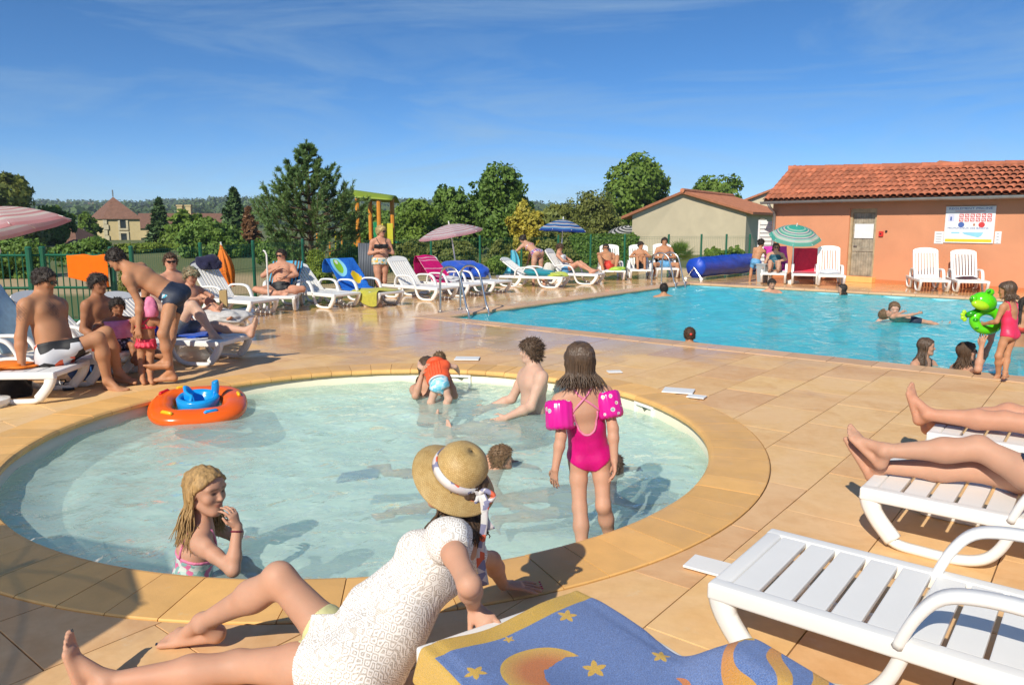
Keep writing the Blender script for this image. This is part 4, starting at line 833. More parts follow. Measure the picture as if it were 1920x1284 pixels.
for (u, v, w, lb) in ((170, 372, 11, 'pale farmhouse on the hill crest left of the stone tower'), (75, 371, 9, 'small ruddy house on the hill crest above the round tree'), (345, 375, 12, 'white house in a hillside field above the farmhouse'), (126, 371, 14, 'low farm building in trees on the hill crest'), (1075, 380, 10, 'pale house on the hill to the right of the yellow shrub')):
    y = 940.0; p = WY(u, v, y); p[2] = hill_h(np.array(p[0]), np.array(y)) + 0.2; W_ = w / 1447 * y; t = thing('hill_house', lb, 'house', p)
    MB().box((0, 0, 2), (W_, 6, 5)).build('wall', MT_TRIM, t); MB().add([(-W_ * .55, -3.6, 4.4), (W_ * .55, -3.6, 4.4), (W_ * .5, 0, 6.6), (-W_ * .5, 0, 6.6), (-W_ * .55, 3.6, 4.4), (W_ * .55, 3.6, 4.4)], [(0, 1, 2, 3), (3, 2, 5, 4), (0, 3, 4), (1, 5, 2)]).build('roof', MT_RT2, t)
# ---- climbing tower on the playground
yT = 31.0; MT_TOR = M('orange_post_paint', (0.62, 0.24, 0.02), 0.5, 0.1); MT_LIME = M('lime_panel', (0.50, 0.48, 0.02), 0.5, 0.06); MT_LIMED = M('lime_roof', (0.22, 0.30, 0.02), 0.5, 0.06); MT_TEAL = M('green_panel', (0.02, 0.34, 0.13), 0.5, 0.06)
ct = thing('climbing_tower', 'orange posted play tower with curved lime roof and yellow panels', 'play tower', WY(703, 500, yT)); o = WY(703, 500, yT)
for (u, dy) in ((671, 0.0), (711, -0.6), (736, 0.0), (695, 1.0)):
    p = WY(u, 420, yT + dy) - o; mb = MB(); mb.tube([(p[0], p[1], -o[2]), (p[0], p[1], WY(u, 372, yT)[2] - o[2])], 0.09, 8); mb.build('post', MT_TOR, ct)
x0, x1 = (WY(664, 400, yT) - o)[0], (WY(741, 400, yT) - o)[0]; zr0, zr1 = WY(700, 374, yT)[2] - o[2], WY(700, 357, yT)[2] - o[2]
mb = MB(); mb.grid(lambda i, j: (x0 + (x1 - x0) * i, -0.75 + 2.0 * j, zr0 + (zr1 - zr0) * math.sin(math.pi * min(1, (0.06 + 0.94 * j) )) * (1 - 0.35 * i) - 0.10 * i), 8, 14); mb.build('roof', MT_LIMED, ct, smooth=True, solid=0.05)
xm = (WY(712, 420, yT) - o)[0]; zp0, zp1 = WY(700, 457, yT)[2] - o[2], WY(700, 419, yT)[2] - o[2]
MB().box(((xm + x1 - 0.1) / 2 + 0.03, -0.25, (zp0 + zp1) / 2), (x1 - xm - 0.05, 0.04, zp1 - zp0), -0.25).build('panel', MT_LIME, ct, bevel=0.01)
MB().box((xm - 0.16, 0.2, (zp0 + zp1) / 2 + 0.1), (0.26, 0.04, zp1 - zp0 - 0.1), 0.5).build('panel', MT_TEAL, ct, bevel=0.01)
MB().box(((x0 + x1) / 2, 0.2, zp0 - 0.02), (x1 - x0 - 0.2, 1.3, 0.06)).build('platform', MT_TOR, ct)
mb = MB(); mb.grid(lambda i, j: (x1 - 0.1 + 0.35 * math.sin(i * 2.2) + 1.0 * i, -0.2 + 0.5 * j, zp0 * (1 - i) + (-o[2] + 0.1) * i + 0.12 * abs(2 * j - 1)), 14, 7); mb.build('slide', MT_TEAL, ct, smooth=True, solid=0.03)
for k in range(7):
    xk = x0 - 0.25 * k - 0.05; mb = MB(); mb.tube([(xk, 0.1, -o[2]), (xk, 0.1, -o[2] + 1.25 + 0.12 * (k % 2))], 0.035, 6); mb.build('bar', MT_LIME if k % 2 else MT_TOR, ct)
# ================================================================== sun loungers
DZ = 0.30; LWID = 0.68; HY = 1.10          # deck height, width, hinge
def bev(mb, name, w=0.006, seg=2, smooth=False, mat=None):
    me = mb.mesh(name); bm = bmesh.new(); bm.from_mesh(me); bmesh.ops.bevel(bm, geom=bm.edges[:], offset=w, segments=seg, affect='EDGES', profile=0.6); bm.to_mesh(me); bm.free()
    if smooth: me.polygons.foreach_set('use_smooth', [True] * len(me.polygons))
    me.materials.append(mat or MT_WHITE); return me
def curve_pts(pts, k=5):
    P = [np.array(p, float) for p in pts]; out = []
    for i in range(len(P) - 1):
        a, b, c, d = P[max(i - 1, 0)], P[i], P[i + 1], P[min(i + 2, len(P) - 1)]
        for j in range(k):
            t = j / k; out.append(0.5 * (2 * b + (c - a) * t + (2 * a - 5 * b + 4 * c - d) * t * t + (3 * b - a - 3 * c + d) * t ** 3))
    return out + [P[-1]]
def strap(path, w, h, name, mat=None):
    """flat bar swept in the y-z plane"""
    path = [np.array(p, float) for p in path]; n = len(path); vs = []; c = min(w, h) * 0.28
    sec = [(-w / 2 + c, -h / 2), (w / 2 - c, -h / 2), (w / 2, -h / 2 + c), (w / 2, h / 2 - c), (w / 2 - c, h / 2), (-w / 2 + c, h / 2), (-w / 2, h / 2 - c), (-w / 2, -h / 2 + c)]; m = len(sec)
    for i in range(n):
        t = nrm(path[min(i + 1, n - 1)] - path[max(i - 1, 0)]); nn = np.array([0, -t[2], t[1]])
        vs += [path[i] + np.array([1, 0, 0]) * a + nn * b for a, b in sec]
    me = MB().add(vs, [(i * m + j, (i + 1) * m + j, (i + 1) * m + (j + 1) % m, i * m + (j + 1) % m) for i in range(n - 1) for j in range(m)] + [tuple(range(m)), tuple(range((n - 1) * m + m - 1, (n - 1) * m - 1, -1))]).mesh(name, True)
    me.materials.append(mat or MT_WHITE); return me
LM = {}
LM['rail'] = bev(MB().box((-0.0, 0.92, -0.030), (0.066, 1.84, 0.066)), 'side_rail', 0.012, 3, True)
LM['slat'] = bev(MB().box((0, 0, -0.011), (LWID - 0.125, 0.102, 0.022)), 'seat_slat', 0.005, 2)
LM['end'] = bev(MB().box((0, 0.035, -0.025), (LWID - 0.05, 0.07, 0.055)), 'foot_bar', 0.016, 3, True)
LM['leg'] = strap(curve_pts([(0, 0.07, DZ - 0.05), (0, 0.085, DZ - 0.12), (0, 0.115, 0.10), (0, 0.18, 0.036), (0, 0.30, 0.024), (0, 0.46, 0.026), (0, 0.57, 0.06), (0, 0.635, 0.14), (0, 0.68, DZ - 0.04)]), 0.055, 0.048, 'leg')
LM['gusset'] = strap(curve_pts([(0, 0.035, DZ - 0.04), (0, 0.055, DZ - 0.10), (0, 0.10, 0.13), (0, 0.17, 0.05)]), 0.06, 0.085, 'leg_brace')
LM['arm'] = strap(curve_pts([(0, 0.66, DZ - 0.02), (0, 0.71, DZ + 0.10), (0, 0.78, DZ + 0.185), (0, 0.90, DZ + 0.215), (0, 1.06, DZ + 0.215), (0, 1.20, DZ + 0.20), (0, 1.28, DZ + 0.13), (0, 1.31, DZ - 0.02)]), 0.068, 0.036, 'armrest')
BL = 0.80
bf = MB(); w2 = LWID / 2 - 0.075
for s in (-1, 1): bf.add(*(lambda vs, fs: (vs, fs))([(s * (w2) + dx, y, z) for y in (0.0, BL - 0.06) for dx, z in ((-0.025, -0.035), (0.025, -0.035), (0.025, 0.0), (-0.025, 0.0))], [(0, 1, 5, 4), (1, 2, 6, 5), (2, 3, 7, 6), (3, 0, 4, 7), (3, 2, 1, 0), (4, 5, 6, 7)]))
k = 12
top = [(-w2 - 0.025 + (2 * w2 + 0.05) * i / k, BL - 0.06 + 0.075 * math.sin(math.pi * i / k) ** 0.5) for i in range(k + 1)]; bot = [(x, BL - 0.13) for x, y in top]
for z in (0.0,):
    n = k + 1; vs = [(x, y, 0.002) for x, y in top] + [(x, y, 0.002) for x, y in bot] + [(x, y, -0.033) for x, y in top] + [(x, y, -0.033) for x, y in bot]
    fs = [(i, n + i, n + i + 1, i + 1) for i in range(k)] + [(2 * n + i, 2 * n + i + 1, 3 * n + i + 1, 3 * n + i) for i in range(k)] + [(i, i + 1, 2 * n + i + 1, 2 * n + i) for i in range(k)] + [(n + i + 1, n + i, 3 * n + i, 3 * n + i + 1) for i in range(k)] + [(0, 2 * n, 3 * n, n), (k, n + k, 3 * n + k, 2 * n + k)]
    bf.add(vs, fs)
bf.box((0, 0.04, -0.017), (2 * w2 - 0.05, 0.08, 0.03)); LM['back'] = bf.mesh('backrest'); LM['back'].materials.append(MT_WHITE)
LM['bslat'] = bev(MB().box((0, (BL - 0.05) / 2, -0.012), (0.046, BL - 0.20, 0.018)), 'back_slat', 0.004, 2)
LOUNGERS = {}
def lounger(key, foot, hd, back, label, arms=True):
    hd = nrm(np.array([hd[0], hd[1], 0])); rz = math.atan2(hd[1], hd[0]) - math.pi / 2
    t = thing('sun_lounger', label, 'sun lounger', (foot[0], foot[1], 0), rz, 'white plastic sun loungers around the pools')
    for s in (-1, 1):
        x = s * (LWID / 2 - 0.033); mk('side_rail', LM['rail'], None, t, loc=(x, 0, DZ))
        if arms: mk('armrest', LM['arm'], None, t, loc=(x + s * 0.012, 0, 0))
        for y in (0.0, 1.12):
            l = mk('leg', LM['leg'], None, t, loc=(x, y, 0)); mk('leg_brace', LM['gusset'], None, l)
    mk('foot_bar', LM['end'], None, t, loc=(0, 0, DZ))
    for i in range(8): mk('seat_slat', LM['slat'], None, t, loc=(0, 0.125 + i * 0.1195, DZ))
    b = mk('backrest', LM['back'], None, t, loc=(0, HY, DZ - 0.004), rot=(R(back), 0, 0))
    for i in range(7): mk('back_slat', LM['bslat'], None, b, loc=((i - 3) * 0.068, 0, 0))
    LOUNGERS[key] = (np.array([foot[0], foot[1], 0.0]), hd, back); return t
def LP(key, x, y, z):
    """lounger-local point -> world; x across (positive = left of the head direction's right)"""
    f, h, b = LOUNGERS[key]; r = np.array([h[1], -h[0], 0]); return f + r * x + h * y + np.array([0, 0, z])
def LBACK(key, x, s, off=0.0):
    f, h, b = LOUNGERS[key]; c, sn = math.cos(R(b)), math.sin(R(b)); return LP(key, x, HY + s * c - off * sn, DZ + s * sn + off * c)
nB = -DB[:2]
g = lambda u, v, z=DZ: G(u, v, z)[:2]
lounger('near', (0.953, 2.99), nB, 40, 'empty white lounger whose foot covers a lid, between the towel lounger and sunbather legs')
lounger('mid', (2.01, 4.05), nB, 40, 'white lounger under pale crossed legs, next to the empty lounger')
lounger('far', (2.92, 5.10), nB, 40, 'white lounger under tanned legs, furthest along the row beside the round pool')
lounger('towel', (-0.03, 2.47), (0.56, -0.83), 20, 'white lounger covered by a blue and yellow sun and moon towel', False)
lounger('L1', (-4.22, 7.20), (-0.98, -0.05), 62, 'white lounger the tattooed man in board shorts sits on')
lounger('L0', (-4.12, 7.93), (-0.99, 0.08), 60, 'white lounger with a pale blue towel just behind the tattooed man')
lounger('L2', (-3.98, 8.64), (-0.98, 0.10), 46, 'white lounger under the dark-haired boy, backrest raised towards the railing')
lounger('L3', (-3.28, 9.0), (-0.95, 0.22), 40, 'white lounger with a pair of bare legs sticking out behind the bending boy')
lounger('L4', (-3.95, 10.5), (-0.86, 0.5), 42, 'white lounger holding the two sunbathers beside the cardboard box')
lounger('L5', g(497, 562), (-0.88, 0.48), 52, 'white lounger with a dark cloth over its backrest top')
lounger('L6', (-4.40, 14.2), (-0.16, 1), 46, 'white lounger with striped towel under the man in black trunks')
lounger('L7', g(652, 550), DB, 42, 'empty white lounger right of the man in black trunks')
lounger('L8', g(735, 547), DB, 50, 'white lounger draped with blue cartoon towel and lime towel')
lounger('L9', g(840, 538), DB, 50, 'bare white lounger between the standing woman and the pink towel')
lounger('L10', g(897, 532), DB, 48, 'white lounger with a striped hot pink towel over its back')
lounger('L11', g(944, 527), DB, 12, 'nearly flat white lounger with a rumpled blue towel under the pink parasol')
lounger('L12', g(1062, 518), (-0.9, 0.35), 35, 'white lounger behind the bending woman, towels heaped on it')
lounger('L14', g(1128, 513), (-0.9, 0.4), 55, 'white lounger of the woman in a white top under the blue parasol')
lounger('L15', G(1151, 527)[:2], (0.02, 1), 62, 'white lounger under the man in red trunks with knees up')
lounger('L16', G(1203, 525)[:2], (0.08, 1), 60, 'white lounger of the hunched sunbather beside the man in blue trunks')
lounger('L17', G(1252, 522)[:2], (0.05, 1), 62, 'white lounger by the far ladder under the man in blue trunks')
lounger('L18', G(1449, 533)[:2], (0.35, 0.94), 58, 'white lounger under the woman in a teal swimsuit by the teal parasol')
lounger('L19', G(1508, 535)[:2], (0.35, 0.94), 52, 'white lounger with a red towel beside the teal parasol pole')
lounger('L20', G(1559, 538)[:2], (0.30, 0.95), 66, 'white lounger with folded white towel in front of the wooden door')
lounger('L21', G(1752, 549)[:2], (0.30, 0.95), 66, 'empty white slatted lounger below the rules board')
lounger('L22', G(1824, 551)[:2], (0.34, 0.94), 60, 'white lounger with dark cloth on its seat right of the slatted one')
# ================================================================== parasols
def ring_mat(name, stops, transl=0.5):
    m, nt, b, out = new_mat(name); at_ = N(nt, 'Attribute', attribute_name='ring'); rp = N(nt, 'ValToRGB'); rp.color_ramp.interpolation = 'CONSTANT'; el = rp.color_ramp.elements
    for i, (p, c) in enumerate(stops):
        e = el[i] if i < 2 else el.new(p)
        e.position = p; e.color = c4(c)
    nt.links.new(at_.outputs['Fac'], rp.inputs[0]); nt.links.new(rp.outputs[0], b.inputs['Base Color']); b.inputs['Roughness'].default_value = 0.7
    t = N(nt, 'BsdfTranslucent'); nt.links.new(rp.outputs[0], t.inputs['Color']); ms = N(nt, 'MixShader'); ms.inputs[0].default_value = transl
    nt.links.new(b.outputs[0], ms.inputs[1]); nt.links.new(t.outputs[0], ms.inputs[2]); tp = N(nt, 'BsdfTransparent'); m2 = N(nt, 'MixShader'); m2.inputs[0].default_value = 0.14; nt.links.new(ms.outputs[0], m2.inputs[1]); nt.links.new(tp.outputs[0], m2.inputs[2]); nt.links.new(m2.outputs[0], out.inputs['Surface'])
    bump(nt, b, noise(nt, coords(nt), 3.0, 2), 0.2, 0.03); return m
def bands(*cols, n=1, hi=1.0):
    k = len(cols) * n; return [(i / k * hi, cols[i % len(cols)]) for i in range(k)]
W_ = (0.74, 0.72, 0.72); PK = (0.62, 0.30, 0.34); PK2 = (0.68, 0.45, 0.50)
pink = [(0, PK2), (0.12, W_), (0.2, PK), (0.26, W_), (0.33, PK2), (0.4, W_), (0.47, PK), (0.53, W_), (0.6, PK2), (0.68, W_), (0.74, PK), (0.8, W_), (0.87, PK2), (0.95, PK)]
NB, LB = (0.02, 0.07, 0.36), (0.10, 0.32, 0.68); blue = [(0, LB), (0.15, NB), (0.27, W_), (0.36, LB), (0.46, NB), (0.55, W_), (0.64, LB), (0.72, NB), (0.80, W_), (0.87, LB), (0.94, NB)]
K_ = (0.04, 0.05, 0.05); bw = [(i / 13, K_ if i % 2 else W_) for i in range(13)]
TQ, TL, IN = (0.04, 0.52, 0.42), (0.35, 0.74, 0.62), (0.05, 0.28, 0.40); teal = [(0, TQ), (0.3, TL), (0.36, TQ), (0.44, W_), (0.49, IN), (0.53, TL), (0.60, TQ), (0.67, W_), (0.71, IN), (0.75, TL), (0.82, W_), (0.86, TL), (0.90, TQ)]
MT_POLE = M('white_pole', (0.72, 0.70, 0.66), 0.4, 0.04)
def parasol(label, apex, rad, h, tilt, foot, stops, name, nrib=8, rot=0.0, below=0.25):
    """apex: top of the canopy; tilt: (x, y) lean of its axis; foot: where the pole stands"""
    t = thing('parasol', label, 'parasol', (foot[0], foot[1], 0)); o = np.array([foot[0], foot[1], 0.0]); ax = nrm([tilt[0], tilt[1], 1.0]); x = nrm(np.cross([0, 1, 0.0], ax)); y = np.cross(ax, x); ap = np.asarray(apex) - o
    nr_, na_ = 14, nrib * 8; V = []; ringv = []
    for i in range(nr_):
        f = i / (nr_ - 1)
        for j in range(na_):
            a = 2 * math.pi * j / na_ + rot; ph = (j % 8) / 8.0; sag = math.sin(math.pi * ph); rr = rad * f * (1 - 0.075 * sag * f ** 1.5); z = -h * (f ** 1.75) * (1 - 0.0 * sag) - 0.03 * sag * f * rad * 0.6
            if i == nr_ - 1: z -= 0.035
            V.append(ap + x * rr * math.cos(a) + y * rr * math.sin(a) + ax * z); ringv.append(f)
    Q = [(i * na_ + j, (i + 1) * na_ + j, (i + 1) * na_ + (j + 1) % na_, i * na_ + (j + 1) % na_) for i in range(nr_ - 1) for j in range(na_)]
    me = npmesh('canopy', np.array(V), np.array(Q)); at_ = me.attributes.new('ring', 'FLOAT', 'POINT'); at_.data.foreach_set('value', np.array(ringv, np.float32))
    cn = mk('canopy', me, MATS.get(name) or MATS.setdefault(name, ring_mat(name, stops)), t)
    for k in range(nrib):
        a = 2 * math.pi * k / nrib + rot; mb = MB(); pts = [ap + x * rad * f * math.cos(a) + y * rad * f * math.sin(a) - ax * (h * f ** 1.75 + 0.012) for f in (0.02, 0.25, 0.5, 0.75, 1.0)]; mb.tube(pts, 0.005, 5); mb.build('rib', MT_POLE, t)
    knee = ap - ax * (h + below); mb = MB(); mb.tube([ap + ax * 0.05, knee], 0.014, 8); mb.tube([knee, knee * 0.5 + np.array([0, 0, 0.0]) * 0.5, np.array([0, 0, 0.02])], 0.018, 8); mb.build('pole', MT_POLE, t, smooth=True)
    mb = MB(); mb.lathe([(0.0, 0.075), (0.05, 0.075), (0.09, 0.06), (0.19, 0.05), (0.21, 0.0), (0, 0.0)], 20); mb.build('base', MT_WHITE, t)
    mb = MB(); mb.tube([ap + ax * 0.03, ap + ax * 0.08, ap + ax * 0.09], [0.02, 0.014, 0.004], 8); mb.build('finial', MT_POLE, t); return t
parasol('pink and white striped parasol leaning over the railing fence', WY(-30, 391, 10.3), 0.98, 0.33, (-0.24, -0.05), (-7.75, 10.3), pink, 'pink_stripes')
parasol('pink and white striped parasol over the rumpled blue towel', WY(842, 421, 19.3), 0.82, 0.24, (-0.17, -0.06), WY(861, 538, 19.7), pink, 'pink_stripes', rot=0.2)
parasol('blue and white striped parasol beside the woman in a white top', WY(1056, 412, 22.6), 0.73, 0.30, (0.05, 0.03), WY(1049, 526, 22.8), blue, 'blue_stripes', rot=0.3)
parasol('black and white striped parasol beyond the hedge at the bungalow corner', WY(1178, 425, 44.0), 1.35, 0.62, (0.0, -0.35), WY(1178, 470, 44.4), bw, 'black_stripes')
parasol('teal striped parasol in front of the orange wall', WY(1494, 424, 21.3), 0.70, 0.30, (-0.02, -0.38), WY(1485, 526, 21.6), teal, 'teal_stripes', rot=0.39)
parasol('pink and white striped parasol standing behind the seated woman\'s feet, shading the deck corner', (-3.62, 1.08, 2.02), 1.05, 0.30, (0.05, 0.05), (-3.7, 1.0, 0), pink, 'pink_stripes', rot=0.1)  # unseen parasol added so that its shadow falls on the deck corner
# closed orange parasol
t = thing('closed_parasol', 'folded orange parasol standing by the fence behind the dark-clothed lounger', 'parasol', (-6.05, 15.9, 0)); MT_ORC = M('orange_cloth', (0.78, 0.19, 0.01), 0.75, 0.08, 8, 0.2, 20)
b0 = np.array([-6.05, 15.9, 0]); top = WY(414, 459, 15.9) - b0; botm = WY(432, 537, 15.9) - b0
V = []; na_ = 32
for i in range(15):
    f = i / 14; c = top + (botm - top) * f; rr = 0.02 + 0.13 * math.sin(min(1, f * 1.15) * 2.3) ** 1.2 * (1 - 0.3 * f)
    for j in range(na_): a = 2 * math.pi * j / na_; q = rr * (1 + 0.28 * math.sin(a * 8) * min(1, f * 3)); V.append(c + np.array([q * math.cos(a), q * math.sin(a), 0]))
mk('canopy', npmesh('canopy', np.array(V), np.array([(i * na_ + j, (i + 1) * na_ + j, (i + 1) * na_ + (j + 1) % na_, i * na_ + (j + 1) % na_) for i in range(14) for j in range(na_)])), MT_ORC, t)
MB().tube([top + np.array([0, 0, 0.06]), botm, botm * [1, 1, 0]], 0.018, 8).build('pole', MT_POLE, t)
# ================================================================== towels
def cloth_grid(name, label, fn, nu, nv, mat, cat='towel', thick=0.008, parent=None, disp=0.006, seed=1, sub=1, uv=False):
    r = np.random.default_rng(seed); U, Vv = np.meshgrid(np.linspace(0, 1, nu), np.linspace(0, 1, nv), indexing='ij')
    P = np.array([fn(a, b) for a, b in zip(U.ravel(), Vv.ravel())], float)
    n = np.zeros(len(P))
    for k in range(9): kx, ky = r.uniform(2, 13), r.uniform(2, 13); n += np.sin(kx * U.ravel() * r.choice([-1, 1]) + ky * Vv.ravel() + r.uniform(0, 6.28)) / 3
    P[:, 2] += n * disp; P[:, 0] += n * disp * 0.4; c = P.mean(0); c[2] = P[:, 2].min(); I = np.arange(nu * nv).reshape(nu, nv); P -= c
    me = npmesh(name, P, np.stack([I[:-1, :-1], I[1:, :-1], I[1:, 1:], I[:-1, 1:]], -1).reshape(-1, 4))
    if uv:
        l = me.uv_layers.new(name='UVMap'); vi = np.zeros(len(me.loops), np.int32); me.loops.foreach_get('vertex_index', vi); l.data.foreach_set('uv', np.stack([U.ravel(), Vv.ravel()], 1)[vi].ravel().astype(np.float32))
    o = mk(name, me, mat, parent, solid=thick, subsurf=sub, loc=c); 
    if parent is None: tag(o, label, cat)
    return o
def poly(pts):
    P = [np.array(p, float) for p in pts]; d = [0]
    for a, b in zip(P, P[1:]): d.append(d[-1] + np.linalg.norm(b - a))
    d = np.array(d) / d[-1]; A = np.array(P)
    return lambda t: np.array([np.interp(t, d, A[:, k]) for k in range(A.shape[1])])
def back_towel(key, label, mat, x0, x1, s0=0.0, over=0.28, seat=0.0, seed=1, name='towel', uv=False, disp=0.006):
    """hangs over the top of a backrest, optionally runs down onto the seat"""
    f, h, b = LOUNGERS[key]; c, sn = math.cos(R(b)), math.sin(R(b)); pts = []
    if seat: pts += [(HY - seat, DZ + 0.012)]
    pts += [(HY + s * c - 0.014 * sn, DZ + s * sn + 0.014 * c) for s in np.linspace(s0 + 0.02, BL + 0.01, 8)]
    top = (HY + (BL + 0.03) * c + 0.02 * sn, DZ + (BL + 0.03) * sn - 0.02 * c); pts += [top, (top[0] + 0.05, top[1] - over * 0.35), (top[0] + 0.05, max(0.06, top[1] - over))]
    pf = poly(pts)
    return cloth_grid(name, label, lambda a, q: LP(key, x0 + (x1 - x0) * a + 0.03 * math.sin(5 * q + seed), *pf(q)), 12, 34, mat, seed=seed, uv=uv, disp=disp)
def T(name, col, var=0.12, sc=18): return M(name, col, 0.95, var, sc, 0.5, 160, spec=0.15, sheen=0.3)
back_towel('L0', 'pale blue towel over the backrest behind the tattooed man', T('pale_blue_terry', (0.36, 0.56, 0.66)), -0.31, 0.31, 0.0, 0.25, 0.0, 1)
back_towel('L10', 'hot pink towel with pale stripes over a lounger back', None, -0.33, 0.30, 0.0, 0.55, 0.25, 2).data.materials.append(M('pk', (0.7, 0.02, 0.2)))
def stripe_uv(name, base, stripe, lines, axis='V', w=0.012):
    m, nt, b, out = new_mat(name); uvn = N(nt, 'TexCoord').outputs['UV']; sx = N(nt, 'SeparateXYZ'); nt.links.new(uvn, sx.inputs[0]); c = None; s = sx.outputs['Y' if axis == 'V' else 'X']; cur = base
    for L in lines:
        k = mth(nt, 'LESS_THAN', mth(nt, 'ABSOLUTE', mth(nt, 'SUBTRACT', s, L)), w); cur = mixc(nt, k, cur, stripe)
    cur = cur if isinstance(cur, bpy.types.NodeSocket) else mixc(nt, 0.0, cur, cur)
    cur = mixc(nt, rng(nt, noise(nt, coords(nt), 20, 4), 0.3, 0.7, 0, 0.22), cur, (0, 0, 0)); nt.links.new(cur, b.inputs['Base Color']); b.inputs['Roughness'].default_value = 0.95; b.inputs['Specular IOR Level'].default_value = 0.1
    bump(nt, b, noise(nt, coords(nt), 150, 3), 0.5, 0.01); MATS[name] = m; return m
o = bpy.data.objects[[x.name for x in COL.objects if x.get('label', '').startswith('hot pink')][0]]; bpy.data.objects.remove(o)
back_towel('L10', 'hot pink towel with pale stripes over a lounger back', stripe_uv('pink_striped_terry', (0.66, 0.012, 0.17), (0.75, 0.35, 0.45), (0.2, 0.27, 0.42, 0.58, 0.63), 'V', 0.009), -0.34, 0.32, 0.0, 0.45, 0.3, 2, uv=True, disp=0.014)
# dark cloth bunched on L5 top
def bundle(name, label, cat, c, size, mat, seed=1, n=3, amp=0.25, rz=0.0, parent=None, flat=1.0):
    """a crumpled heap of cloth"""
    r = np.random.default_rng(seed); bm = bmesh.new(); bmesh.ops.create_icosphere(bm, subdivisions=4, radius=1.0); ks = r.normal(0, 2.6, (12, 3)); ph = r.uniform(0, 6.28, 12)
    for v in bm.verts:
        p = np.array(v.co); d = 1 + amp * np.sum(np.sin(ks @ p + ph)) / 4.0 + amp * 0.35 * np.sum(np.sin((ks[:6] * 2.7) @ p + ph[:6])) / 2.5; p = p * d
        p[2] = max(p[2], -0.45); p[2] += 0.45; v.co = (p[0] * size[0], p[1] * size[1], p[2] * size[2] / 1.45)
    me = bpy.data.meshes.new(name); bm.to_mesh(me); bm.free(); me.polygons.foreach_set('use_smooth', [True] * len(me.polygons)); o = mk(name, me, mat, parent, loc=tuple(c), rot=(0, 0, rz))
    if parent is None: tag(o, label, cat)
    return o
p = LBACK('L5', 0.0, BL - 0.04, 0.03); bundle('dark_cloth', 'navy cloth bunched over a white lounger back', 'clothing', (p[0], p[1], p[2] - 0.12), (0.29, 0.14, 0.24), T('navy_cloth', (0.018, 0.018, 0.05)), 3)
back_towel('L6', 'blue and brown striped towel behind the man in black trunks', stripe_uv('stripe_blue_brown', (0.10, 0.42, 0.62), (0.16, 0.08, 0.05), (0.08, 0.2, 0.7, 0.82, 0.92), 'U', 0.03), -0.30, 0.30, 0.15, 0.3, 0.2, 4, uv=True)
# cartoon towel on L8: blue with a green fish and a yellow splash
def fish_towel():
    m, nt, b, out = new_mat('blue_fish_terry'); sx = N(nt, 'SeparateXYZ'); nt.links.new(N(nt, 'TexCoord').outputs['UV'], sx.inputs[0]); u, v = sx.outputs['X'], sx.outputs['Y']
    def ell(cu, cv, ru, rv): return mth(nt, 'ADD', mth(nt, 'POWER', mth(nt, 'DIVIDE', mth(nt, 'SUBTRACT', u, cu), ru), 2), mth(nt, 'POWER', mth(nt, 'DIVIDE', mth(nt, 'SUBTRACT', v, cv), rv), 2))
    nz = noise(nt, coords(nt, 'UV'), 14, 3, 0.6, 1.5); c = mixc(nt, rng(nt, nz, 0.35, 0.7), (0.015, 0.10, 0.50), (0.03, 0.20, 0.62))
    c = mixc(nt, mth(nt, 'LESS_THAN', ell(0.30, 0.62, 0.22, 0.17), 1.0), c, (0.25, 0.60, 0.75)); c = mixc(nt, mth(nt, 'LESS_THAN', mth(nt, 'ADD', ell(0.30, 0.63, 0.14, 0.13), mth(nt, 'MULTIPLY', nz, 0.5)), 1.1), c, (0.22, 0.48, 0.04))
    c = mixc(nt, mth(nt, 'LESS_THAN', ell(0.30, 0.70, 0.05, 0.035), 1.0), c, (0.7, 0.7, 0.6)); c = mixc(nt, mth(nt, 'LESS_THAN', mth(nt, 'ADD', ell(0.72, 0.42, 0.2, 0.12), mth(nt, 'MULTIPLY', nz, 1.6)), 1.5), c, (0.78, 0.52, 0.02))
    c = mixc(nt, mth(nt, 'LESS_THAN', mth(nt, 'ADD', ell(0.55, 0.80, 0.4, 0.03), nz), 1.1), c, (0.7, 0.45, 0.05)); nt.links.new(c, b.inputs['Base Color']); b.inputs['Roughness'].default_value = 0.95; b.inputs['Specular IOR Level'].default_value = 0.1; return m
back_towel('L8', 'bright blue cartoon towel with green fish and yellow splash on a lounger back', fish_towel(), -0.38, 0.36, 0.0, 0.3, 0.35, 5, uv=True, disp=0.016)
pf = poly([(0.25, 0.34), (0.0, 0.345)]); 
cloth_grid('towel', 'lime yellow towel hanging off the foot of the cartoon towel lounger', lambda a, q: LP('L8', 0.30 - 0.78 * min(q, 0.72) / 0.72 * (0.9), 0.02 + 0.75 * a, 0.325 - max(0, q - 0.66) * 0.85 * (0.6 + 0.5 * math.sin(3 * a + 1))), 22, 26, T('lime_terry', (0.42, 0.40, 0.05)), seed=6, disp=0.018)
f, h, b = LOUNGERS['L11']; p = LP('L11', 0.0, 1.35, DZ + 0.06); bundle('towel', 'rumpled royal blue towel on the flat lounger under the pink parasol', 'towel', p, (0.60, 0.36, 0.34), T('royal_blue_terry', (0.012, 0.07, 0.42)), 8, rz=math.atan2(h[1], h[0]))
p = LP('L10', 0.05, 0.98, DZ + 0.005); bundle('folded_clothes', 'white and navy clothes bundled on the seat below the pink towel', 'clothing', p, (0.22, 0.16, 0.12), stripe_uv('white_navy_cloth', (0.6, 0.6, 0.62), (0.02, 0.03, 0.10), (0.2, 0.5, 0.8), 'U', 0.08), 9)
p = LP('L12', 0.0, 0.75, DZ); bundle('towel', 'teal towel heaped on the lounger behind the bending woman', 'towel', p, (0.42, 0.26, 0.20), T('teal_terry', (0.015, 0.24, 0.30)), 10)
